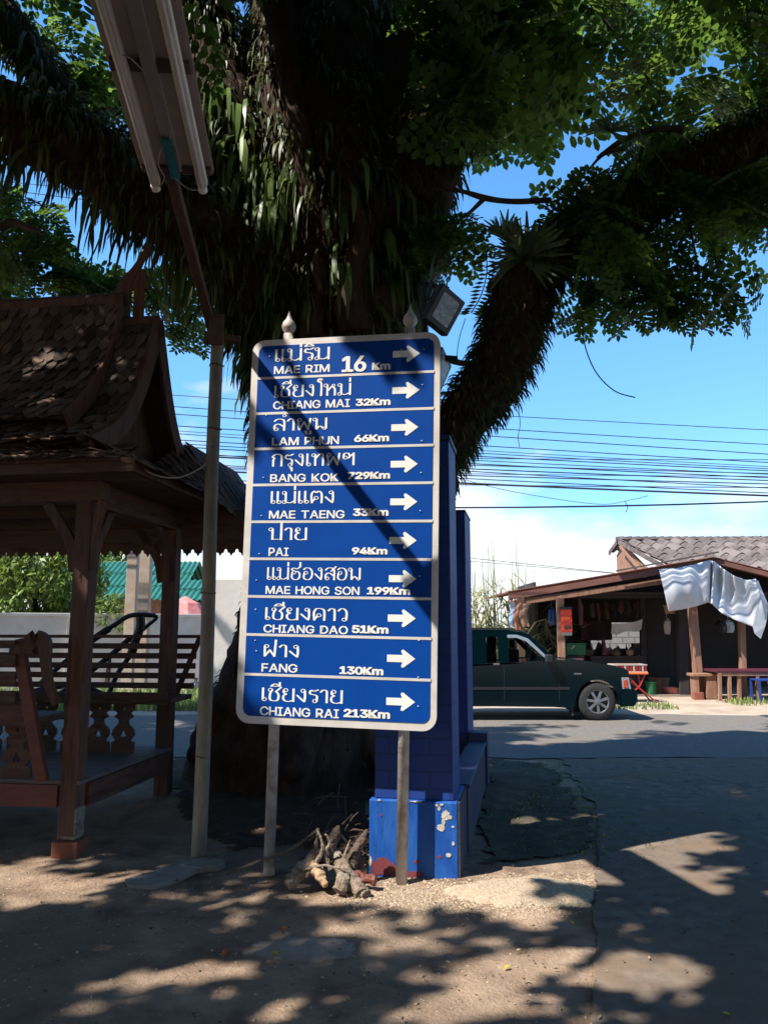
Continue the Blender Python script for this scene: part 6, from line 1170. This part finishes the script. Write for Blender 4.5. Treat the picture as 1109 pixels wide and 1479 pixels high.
# ---------------------------------------------------------------- roadside shop
SY = 17.3
S3 = lambda px, py, Y_=SY: pt(px, py, Y_)
fl = S3(742, 900); shop = thing('roadside_shop', 'timber roadside shop with rusty low roof and old tiled roof behind', 'shop', (fl.x + 3, SY + 1.5, 0))
A = S3(734, 856); Ap = S3(1032, 806); Rg = S3(1330, 880); back = 4.0
def up(p, y): return (p.x, p.y + y, p.z)
corr('low_roof', up(A, 0), up(A, back), (Ap.x, Ap.y + back, Ap.z + .0), (Ap.x, Ap.y, Ap.z), 16, .022, 'tin', shop)
corr('low_roof', (Rg.x, Rg.y, Rg.z), (Rg.x, Rg.y + back, Rg.z), (Ap.x, Ap.y + back, Ap.z), (Ap.x, Ap.y, Ap.z), 16, .022, 'tin', shop)
obj('fascia', MB().beam(A + Vector((0, -.03, -.10)), Ap + Vector((0, -.03, -.09)), .04, .13), 'tin', shop, bev=.005); obj('fascia', MB().beam(A + Vector((.05, .12, -.24)), S3(1000, 832) + Vector((0, .12, -.02)), .05, .12), 'shopwood', shop, bev=.005)
obj('fascia', MB().beam(S3(888, 825) + Vector((0, -.09, 0)), S3(1034, 798) + Vector((0, -.09, 0)), .10, .035), 'cement', shop); obj('fascia', MB().beam(Ap + Vector((0, -.03, -.08)), Rg + Vector((0, -.03, -.08)), .04, .1), 'tin', shop)
r0 = S3(892, 781, 22); r1 = S3(1190, 774, 22); nx_ = 17
corr('tile_roof', (r0.x, 17.9, 2.86), (r1.x, 17.9, 2.80), (r1.x, 22, r1.z), (r0.x, 22, r0.z), 15, .065, 'cement', shop, 5, 3)
corr('tile_roof', (r0.x, 22.9, 3.72), (r1.x, 22.9, 3.68), (r1.x, 22, r1.z), (r0.x, 22, r0.z), nx_*2 - 8, .045, 'cement', shop, 6, 5)
rc = MB()
for i in range(26): x = r0.x - .05 + i*(r1.x - r0.x)/26; rc.tube([(x, 22, r0.z + .03), (x + (r1.x - r0.x)/26*.98, 22, r0.z + .04)], [.085, .10], 8)
obj('ridge_tiles', rc, 'cement', shop)
obj('gable_wall', MB().prism([(18.6, 2.4), (22.6, 2.4), (22.6, 3.6), (22, r0.z - .08)], r0.x + .12, r0.x + .17, 'x'), 'shopwood', shop)
for a_, b_ in (((r0.x - .01, 17.9, 2.80), (r0.x - .01, 22, r0.z - .02)), ((r0.x - .01, 22.9, 3.70), (r0.x - .01, 22, r0.z - .02))): obj('verge_board', MB().beam(a_, b_, .03, .12), 'cement', shop)
obj('rafter', MB().beam((r0.x - .04, 19.9, 2.9), (r0.x - .04, 21.7, r0.z - .2), .05, .07), 'shopwood', shop)
# dark boarded back wall with an opening
BYw = 20.7; bx = lambda px: pt(px, 900, BYw).x; bz = lambda py: pt(900, py, BYw).z
w_ = MB()
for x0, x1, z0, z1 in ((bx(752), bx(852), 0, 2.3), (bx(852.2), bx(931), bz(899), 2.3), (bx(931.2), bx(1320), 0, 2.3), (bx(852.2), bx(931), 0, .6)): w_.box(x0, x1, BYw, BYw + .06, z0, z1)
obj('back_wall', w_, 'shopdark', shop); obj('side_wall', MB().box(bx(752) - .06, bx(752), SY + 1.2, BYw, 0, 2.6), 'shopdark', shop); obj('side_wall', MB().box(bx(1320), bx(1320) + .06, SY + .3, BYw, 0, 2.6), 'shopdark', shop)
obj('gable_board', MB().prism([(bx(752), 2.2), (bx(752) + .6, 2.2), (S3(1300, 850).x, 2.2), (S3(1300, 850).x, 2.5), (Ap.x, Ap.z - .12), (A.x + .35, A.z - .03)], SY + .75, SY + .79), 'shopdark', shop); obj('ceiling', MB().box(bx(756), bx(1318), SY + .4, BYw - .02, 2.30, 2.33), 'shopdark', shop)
def spost(a, b, w=.11, m='shopwood', Y_=SY, lab=None):
    p = pt(a[0], a[1], Y_); q = pt(b[0], b[1], Y_); q.z = min(q.z, 0) if b[1] > 1000 else q.z
    return obj('post', MB().beam(q, p, w, w, (0, 1, 0)), m, shop, bev=.01)
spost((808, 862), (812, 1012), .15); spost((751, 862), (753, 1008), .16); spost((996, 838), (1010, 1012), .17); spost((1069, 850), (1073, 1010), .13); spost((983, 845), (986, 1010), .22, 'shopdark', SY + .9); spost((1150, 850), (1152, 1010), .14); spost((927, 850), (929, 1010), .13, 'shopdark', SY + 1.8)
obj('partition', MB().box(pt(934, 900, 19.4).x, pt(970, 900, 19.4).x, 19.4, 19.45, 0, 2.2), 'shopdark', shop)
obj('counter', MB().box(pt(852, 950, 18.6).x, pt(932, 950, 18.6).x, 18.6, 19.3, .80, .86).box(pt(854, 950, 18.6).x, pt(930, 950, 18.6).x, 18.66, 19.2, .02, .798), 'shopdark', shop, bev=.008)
bwl = pt(880, 900, 25.5); bw = thing('block_wall', 'pale cement block wall seen through the opening at the back of the shop', 'wall', (bwl.x, 25.5, 0))
obj('wall', MB().box(bwl.x - 2.6, bwl.x + 3.0, 25.5, 25.7, 0, 2.25), 'block', bw)
# goods and small things about the shop
p = S3(809, 880, SY - .1); q = S3(826, 913, SY - .1); rp_ = thing('poster', 'red poster with orange writing hung on the shop post', 'poster', ((p.x + q.x)/2, SY - .1, q.z))
obj('sheet', MB().box(p.x, q.x, SY - .115, SY - .1, q.z, p.z), 'red', rp_, bev=.003); obj('hanging_rail', MB().box(p.x - .01, q.x + .01, SY - .125, SY - .09, p.z + .005, p.z + .05), 'black', rp_); obj('foot_strip', MB().box(p.x + .02, q.x - .01, SY - .12, SY - .095, q.z - .07, q.z - .005), 'wirewhite', rp_)
sq = MB(); w = q.x - p.x; h = p.z - q.z
L_ = lambda P, r=.006: sq.tube([(p.x + a*w, SY - .122, q.z + b*h) for a, b in P], r, 4)
L_([(.28, .62), (.16, .66), (.16, .56), (.28, .58)]); L_([(.36, .66), (.36, .56), (.50, .56), (.50, .66), (.36, .66)]); L_([(.58, .66), (.62, .56), (.68, .62), (.74, .56), (.80, .68)]); L_([(.18, .50), (.72, .52)]); L_([(.2, .9), (.8, .9)], .004)
obj('writing', sq, 'orange', rp_); sq = MB(); sq.lathe([(.001, 0), (.05, .003), (.05, .006)], 10, (p.x + .45*w, SY - .122, q.z + .2*h), 'y').lathe([(.001, 0), (.045, .003), (.04, .006)], 10, (p.x + .75*w, SY - .122, q.z + .22*h), 'y'); obj('picture', sq, 'shopdark', rp_)
def boxthing(name, label, cat, px0, py0, px1, py1, Y_, dp, m, det=None, bev=.01):
    a = pt(px0, py0, Y_); b = pt(px1, py1, Y_); t = thing(name, label, cat, ((a.x + b.x)/2, Y_, b.z)); o = obj('body', MB().box(a.x, b.x, Y_, Y_ + dp, b.z, a.z), m, t, bev=bev)
    obj('lid', MB().box(a.x - .015, b.x + .015, Y_ - .015, Y_ + dp + .015, a.z + .001, a.z + .03), det or m, t, bev=.006); return t, a, b
t, a, b = boxthing('cool_box', 'green box with a white flash standing on the shop counter edge', 'box', 818, 931, 846, 946, 18.3, .4, 'green')
obj('flash', MB().prism([(a.x + .09, a.z - .10), (a.x + .16, a.z - .02), (a.x + .20, a.z - .02), (a.x + .13, a.z - .10)], 18.294, 18.2995), 'wirewhite', t); obj('leg', MB().box(a.x + .03, b.x - .03, 18.34, 18.66, 0, b.z - .002), 'shopdark', t)
boxthing('crate', 'faded red crate below the green box behind the pickup bonnet', 'crate', 810, 953, 842, 972, 18.0, .25, 'pink')
a = pt(838, 896, 20.4); b = pt(884, 924, 20.4); bn = MB(); bn.sheet([[(a.x + (b.x - a.x)*u, 20.4 + .03*math.sin(u*9), zz - .02*math.sin(u*3.1)) for u in np.linspace(0, 1, 14)] for zz in (b.z, (a.z + b.z)/2, a.z)]); o = obj('banner', bn, 'maroon', loc=a); o.modifiers.new('t', 'SOLIDIFY').thickness = .006; tag(o, 'dark maroon cloth banner hung across the back of the shop', 'banner')
cz0 = .862
for i in range(17):
    c = pt(852 + i*4.7 + rng.uniform(-2, 2), 950, 18.68 + .14*(i % 4)); hh = rng.uniform(.10, .46); rr = rng.uniform(.05, .12); s = MB(); k = i % 5
    if k == 0: s.box(c.x - rr, c.x + rr, c.y, c.y + .14, cz0, cz0 + hh*.7, Matrix.Translation((c.x, c.y, 0)) @ Matrix.Rotation(rng.uniform(-.5, .5), 4, 'Z') @ Matrix.Translation((-c.x, -c.y, 0)))
    elif k == 1: s.lathe([(.028, 0), (.033, .02), (.033, .16), (.012, .21), (.012, .26), (.016, .27)], 10, (c.x, c.y, cz0))
    elif k == 2: s.lathe([(rr*.7, 0), (rr*1.2, .03), (rr*1.25, hh*.4), (rr*1.1, hh*.45), (.02, hh*.52), (.025, hh*.6)], 12, (c.x, c.y, cz0))
    else: s.lathe([(rr*.8, 0), (rr, .03), (rr*.95, hh*.5), (rr*.5, hh*.85), (.01, hh)], 11, (c.x, c.y, cz0)); s.v = [tuple(Vector(v) + Vector((1, 1, .4))*noise.noise(Vector(v)*9)*.05) for v in s.v]
    tag(obj(('box', 'bottle', 'pot', 'bundle', 'bundle')[k], s, ('shopdark', 'rust', 'black', 'shopdark', 'maroon', 'shopwood', 'shopdark')[i % 7], loc=(c.x, c.y, cz0)), ('small dark box', 'small dark bottle', 'dark lidded pot', 'dark wrapped bundle', 'dark wrapped bundle')[k] + ' among the clutter on the shop counter', ('box', 'bottle', 'pot', 'bundle', 'bundle')[k], 'clutter on the shop counter')
for i in range(9):
    px = 858 + i*8 + rng.uniform(-3, 3); c = pt(px, 880, 19.2 + .1*(i % 3)); l = rng.uniform(.25, .65); s = MB(); s.lathe([(.01, 0), (rng.uniform(.04, .1), -.1), (rng.uniform(.05, .11), -l*.7), (.03, -l)], 9, (c.x, c.y, 2.22)); s.v = [tuple(Vector(v) + Vector((1, 1, .2))*noise.noise(Vector(v)*6)*.06) for v in s.v]
    tag(obj('hanging_bundle', s, ('shopdark', 'maroon', 'rust', 'black', 'shopdark', 'shopwood')[i % 6], loc=(c.x, c.y, 2.22)), 'dim bundle hanging from the ceiling inside the shop', 'bundle', 'bundles hanging inside the shop')
a = pt(903, 930, 18.9); sh = MB(); sh.sheet([[(a.x + u*.75 - .35, 18.75 + .05*math.sin(u*8) + v*.12, 1.62 - .05*u + .08*u*u*2 - v*.22 - .04*math.sin(u*9)*v) for u in np.linspace(0, 1, 12)] for v in (0, .5, 1)]); o = obj('plastic_sheet', sh, 'tarp', loc=a); o.modifiers.new('t', 'SOLIDIFY').thickness = .004; tag(o, 'crumpled white plastic sheet hanging over pots on the counter', 'plastic sheet')
GD = [('sack', 'pale rice sack on the floor behind the shop post', 823, 1000, 18.9, .22, .42, 'wirewhite'), ('sack', 'brown sack beside the pale sack inside the shop', 836, 1000, 19.0, .2, .36, 'logcut'), ('carton', 'brown carton on the floor below the shop counter', 952, 1003, 18.9, .25, .34, 'shopwood'),
 ('basin', 'faded red basin on the floor inside the shop doorway', 972, 1006, 18.4, .22, .16, 'pink'), ('bucket', 'green bucket on the floor in front of the counter', 940, 1003, 18.2, .13, .3, 'green'), ('pot', 'blackened pot hanging by the shop partition', 1040, 905, 18.6, .14, .3, 'black'), ('basket', 'woven basket hung under the shop roof', 968, 880, 18.4, .16, .2, 'logcut'), ('bag', 'pale plastic bag hanging beside the basket', 963, 905, 18.2, .09, .34, 'wirewhite'), ('bag', 'blue plastic bag hanging by the left shop post', 796, 890, 17.9, .08, .4, 'bluechair'), ('bundle', 'red cloth bundle hanging right of the red poster', 838, 880, 17.7, .05, .7, 'maroon'), ('bag', 'grey plastic bag hanging deep in the right bay', 1051, 905, 18.9, .12, .3, 'tarp')]
for nm, lab, px, py, Y_, r_, h_, m in GD:
    c = pt(px, py, Y_); c.z = max(c.z, h_/2) if py < 960 else 0; s = MB(); base_ = c.z - h_/2 if py < 960 else 0
    s.lathe([(r_*.8, 0), (r_, h_*.2), (r_*1.02, h_*.55), (r_*.8, h_*.85), (r_*.35, h_*.95), (r_*.4, h_)] if nm in ('sack', 'bag', 'bundle', 'pot') else [(r_*.8, 0), (r_*.98, h_*.85), (r_*1.06, h_*.9), (r_*1.06, h_), (r_*.95, h_), (r_*.75, .03)], 4 if nm == 'carton' else 12, (c.x, Y_, base_))
    if nm in ('sack', 'bag', 'bundle'): s.v = [tuple(Vector(v) + Vector((1, 1, .3))*noise.noise(Vector(v)*5)*.07) for v in s.v]
    if py < 960: s.tube([(c.x, Y_, base_ + h_*.98), (c.x, Y_, 2.3)], .006, 4)
    tag(obj(nm, s, m, loc=(c.x, Y_, base_)), lab, nm)
# grill rack on the orange folding table
oc = pt(915, 1020, 16.2); ot = thing('folding_table', 'orange topped folding table with red pipe legs in front of the shop', 'table', (oc.x, 16.4, 0)); tzz = pt(915, 972, 16.2).z
o = obj('tabletop', MB().box(pt(882, 972, 16.2).x, pt(936, 972, 16.2).x, 16.2, 16.75, tzz - .03, tzz + .01), 'orange', ot, bev=.01)
for yy in (16.26, 16.69):
    obj('leg', MB().tube([(pt(932, 972, 16.2).x, yy, tzz - .03), pt(924, 990, yy), (pt(900, 1020, 16.2).x, yy, .0)], .016, 6), 'redpipe', ot); obj('leg', MB().tube([(pt(905, 972, 16.2).x, yy, tzz - .03), (pt(924, 995, yy).x, yy, pt(924, 995, yy).z), (pt(951, 1026, 16.2).x, yy, .0)], .016, 6), 'redpipe', ot)
rk = thing('drying_rack', 'slatted rack of red and white goods lying on the orange table', 'rack', (oc.x, 16.4, tzz)); x0, x1 = pt(887, 965, 16.2).x, pt(935, 965, 16.2).x
obj('frame', MB().box(x0, x1, 16.22, 16.25, tzz + .15, tzz + .17).box(x0, x1, 16.68, 16.71, tzz + .15, tzz + .17).box(x0, x1, 16.22, 16.25, tzz + .012, tzz + .03).box(x0, x0 + .02, 16.251, 16.679, tzz + .15, tzz + .17).box(x1 - .02, x1, 16.251, 16.679, tzz + .15, tzz + .17), 'wirewhite', rk)
for i in range(11): x = x0 + .03 + i*(x1 - x0 - .08)/10; obj('slat', MB().box(x, x + .035, 16.225, 16.245, tzz + .031, tzz + .149), 'redpipe' if i % 3 else 'wirewhite', rk)
# rough timber table and box at the right, blue chair
x0, x1 = pt(1036, 972, 16.6).x, pt(1140, 972, 16.6).x; zt = pt(1070, 970, 16.6).z
wt = thing('timber_table', 'rough timber table with a dull red top before the shop', 'table', ((x0 + x1)/2, 17, 0)); obj('tabletop', MB().box(x0 - .04, x1, 16.6, 17.3, zt - .02, zt + .03), 'maroon', wt, bev=.006)
for i, (fx_, yy) in enumerate(((.02, 16.64), (.16, 16.66), (.30, 16.68), (.55, 16.66), (.72, 16.64), (.98, 16.66), (.05, 17.22), (.95, 17.22))): xx = x0 + (x1 - x0)*fx_; obj('leg', MB().beam((xx, yy, 0), (xx + .02, yy, zt - .022), .07, .07, (0, 1, 0)), 'shopwood', wt, bev=.006)
obj('rail', MB().box(x0, x1, 16.62, 16.66, zt - .09, zt - .022), 'shopwood', wt)
x0, x1 = pt(1003, 972, 16.9).x, pt(1036, 972, 16.9).x; ct = thing('timber_cabinet', 'open fronted timber stand between the shop post and timber table', 'stand', ((x0 + x1)/2, 17, 0))
zt2 = pt(1018, 973, 16.9).z; obj('top', MB().box(x0 - .05, x1 + .02, 16.9, 17.25, zt2 - .06, zt2), 'shopwood', ct, bev=.008); obj('side_panel', MB().box(x0, x0 + .09, 16.93, 17.2, 0, zt2 - .061), 'shopwood', ct, bev=.006); obj('door_panel', MB().box(x0 + .26, x1 - .02, 16.94, 17.2, 0.02, zt2 - .061), 'shopwood', ct, bev=.006); obj('foot', MB().box(x0 - .04, x0 + .16, 16.88, 17.0, -.02, .16), 'brick', ct, bev=.006)
cc = pt(1104, 990, 16.2); ch = thing('plastic_stool', 'blue plastic stool cut by the right edge beside the timber table', 'stool', (cc.x + .1, 16.4, 0)); zs = .44
obj('seat', MB().box(cc.x - .12, cc.x + .34, 16.2, 16.62, zs, zs + .035), 'bluechair', ch, bev=.012)
for xx in (cc.x - .10, cc.x + .32):
    for yy in (16.22, 16.60): obj('leg', MB().beam((xx, yy, 0), (xx, yy, zs), .04, .04, (0, 1, 0)), 'bluechair', ch)
# garlands and cloths hung at the left corner
for i, (px, py0, py1, m, w, lab) in enumerate([(742, 871, 906, 'sky', .11, 'light blue patterned cloth strip hanging at the shop corner'), (746, 868, 910, 'gold', .07, 'orange flower garland hanging at the shop corner'), (756, 872, 905, 'shopwood', .10, 'brown cardboard strip hanging at the shop corner')]):
    a = S3(px, py0, SY - .16 - .03*i); b = S3(px, py1, SY - .16 - .03*i); s = MB(); s.sheet([[(a.x + (u - .5)*w*2*(1 - .2*v) + .03*math.sin(v*6 + i), a.y + .025*math.sin(u*5 + v*4), a.z + (b.z - a.z)*v) for u in (0, .33, .66, 1)] for v in np.linspace(0, 1, 9)]); o = obj('streamer', s, m, loc=a); o.modifiers.new('t', 'SOLIDIFY').thickness = .012; tag(o, lab, 'streamer')
a = pt(872, 849, 18.4); b = pt(902, 845, 18.4); s = thing('strip_light', 'pale strip light fixed under the shop ceiling', 'light', a); obj('tube', MB().tube([a, b], .025, 8), 'tube', s); obj('batten', MB().beam(a + Vector((0, .02, .05)), b + Vector((0, .02, .05)), .06, .04), 'galv', s)
# grey tarpaulin pegged over the front edge: pinched in the middle
top = [(951, 822), (975, 821), (1000, 816), (1024, 809), (1031, 811), (1045, 822), (1060, 832), (1078, 838), (1091, 836)]
bot = [(965, 883), (985, 880), (1003, 876), (1022, 870), (1027, 872), (1042, 886), (1062, 896), (1088, 906), (1106, 893)]
nu, nv = 72, 26; TS = []
lp_ = lambda L_, t: (lambda i, k: (L_[i][0] + (L_[i + 1][0] - L_[i][0])*k, L_[i][1] + (L_[i + 1][1] - L_[i][1])*k))(min(int(t), len(L_) - 2), t - min(int(t), len(L_) - 2))
for j in range(nv + 1):
    row = []; v = j/nv
    for i in range(nu + 1):
        u = i/nu; a = lp_(top, u*8); b = lp_(bot, u*8); x_ = a[0] + (b[0] - a[0])*v; y_ = a[1] + (b[1] - a[1])*v
        d = abs(u - .5); fold = .13*math.cos((u - .5)*46)*math.exp(-d*5)*(1 - .5*v) + .03*math.sin(u*11 + v*2.0) + .16*math.sin(v*3.14)*math.sin(u*6.28 + .6) + .02*noise.noise(Vector((u*5, v*1.5, 2)))
        y_ -= 1.0*math.sin(v*3.14)*math.cos(u*15); row.append(pt(x_, y_, SY - .42 - fold))
    TS.append(row)
o = obj('tarpaulin', MB().sheet(TS), 'tarp', loc=TS[0][0], smooth=True); so = o.modifiers.new('t', 'SOLIDIFY'); so.thickness = .006; tag(o, 'grey tarpaulin sagging from the front edge of the shop roof', 'tarpaulin')
s = MB(); e0_ = TS[0][-1]; tip = [(1091, 836), (1106, 893)], 
g_ = [[pt(a_, b_, SY - .45 + .05*math.sin(k)) for k, (a_, b_) in enumerate(r_)] for r_ in ([(1090, 838), (1094, 839)], [(1096, 862), (1108, 872)], [(1086, 904), (1107, 893)], [(1089, 915), (1104, 905)], [(1097, 922), (1098, 922)])]
o = obj('tarpaulin_corner', MB().sheet(g_), 'tarp', loc=g_[0][0]); o.modifiers.new('t', 'SOLIDIFY').thickness = .005
o.parent = bpy.data.objects['tarpaulin']; o.location = Vector(o.location) - Vector(bpy.data.objects['tarpaulin'].location)
c = pt(935, 828, SY + .3); tag(obj('painted_panel', MB().prism([(c.x - .10, c.z - .10), (c.x + .2, c.z - .02), (c.x + .1, c.z + .17)], SY + .3, SY + .33), 'sky', loc=c), 'small turquoise patterned panel tucked at the roof step of the shop', 'panel')
# ---------------------------------------------------------------- power lines along the road, dangling ends
WIR = [(322, 362, .008, 15.6), (352, 404, .011, 15.8), (596, 621, .008, 15.5), (615, 642, .009, 15.6), (626, 656, .010, 15.7), (641, 668, .010, 15.8), (648, 674, .007, 15.9), (662, 664, .008, 16.0), (657, 680, .011, 16.1), (668, 690, .011, 16.0), (676, 694, .012, 16.2), (684, 688, .008, 16.3), (690, 712, .010, 16.2), (697, 716, .020, 16.0), (663, 685, .009, 16.0), (671, 684, .010, 16.1), (679, 705, .010, 16.15), (700, 704, .010, 16.3), (652, 677, .009, 15.9), (686, 699, .012, 16.2), (735, 727, .018, 16.4), (803, 850, .007, 18.2), (808, 846, .006, 18.4)]
NO = ['first', 'second', 'third', 'fourth', 'fifth', 'sixth', 'seventh', 'eighth', 'ninth', 'tenth', 'eleventh', 'twelfth', 'thirteenth', 'fourteenth', 'fifteenth', 'sixteenth', 'seventeenth', 'eighteenth', 'nineteenth', 'twentieth', 'twenty first', 'twenty second', 'twenty third', 'twenty fourth']
WIR.sort()
for i, (ya, yb, r, D) in enumerate(WIR):
    a = pt(650, ya, D); b = pt(1109, yb, D); d = b - a; P = []
    for k in range(23):
        t = -2.6 + 5.2*k/22; q = a + d*t; P.append(q + Vector((0, 0, .035*(t*t - t)*(.5 + .2*(i % 4)) if r != .018 else .13*(t - .45)**2)))
    tag(obj('power_line', MB().tube(P, r, 5), 'wire', loc=P[11]), NO[i] + ' black power line down from the top, strung along the road', 'power line', 'power lines along the road')
def strand(name, lab, P, r, m, cat): p = smoothpath([pt(*q) for q in P], 6); tag(obj(name, MB().tube(p, r, 5), m, loc=p[0]), lab, cat)
strand('hanging_vine', 'long bare vine curling down in the sky below the right limb', [(842, 440, 6.9), (841, 470, 6.9), (846, 505, 6.9), (862, 540, 6.9), (888, 565, 6.88), (917, 574, 6.85)], .006, 'wire', 'vine')
strand('loose_thread', 'thin crooked thread dangling from the power lines by the trunk', [(751, 560, 15.4), (749, 590, 15.4), (751, 612, 15.4), (748, 630, 15.4), (750, 646, 15.4)], .008, 'wire', 'thread')
strand('tie_wire', 'thin sagging tie wire crossing below the power line bundle', [(660, 690, 16.3), (740, 710, 16.3), (860, 728, 16.3), (910, 722, 16.3), (935, 716, 16.3)], .006, 'wire', 'wire')
strand('dry_twig', 'fine leafless twig hanging in the sky beside the floodlight', [(672, 460, 7), (664, 485, 7), (660, 510, 7), (662, 525, 7)], .004, 'twig', 'twig'); strand('dry_twig', 'fine hanging root thread below the leaves at the right', [(1000, 320, 6.8), (1006, 340, 6.8), (1012, 352, 6.8), (1008, 365, 6.8)], .004, 'twig', 'twig')
strand('wire_tail', 'short wire tail hanging from the thick lower power line', [(902, 724, 16.4), (906, 732, 16.4), (903, 740, 16.4)], .008, 'wire', 'wire')
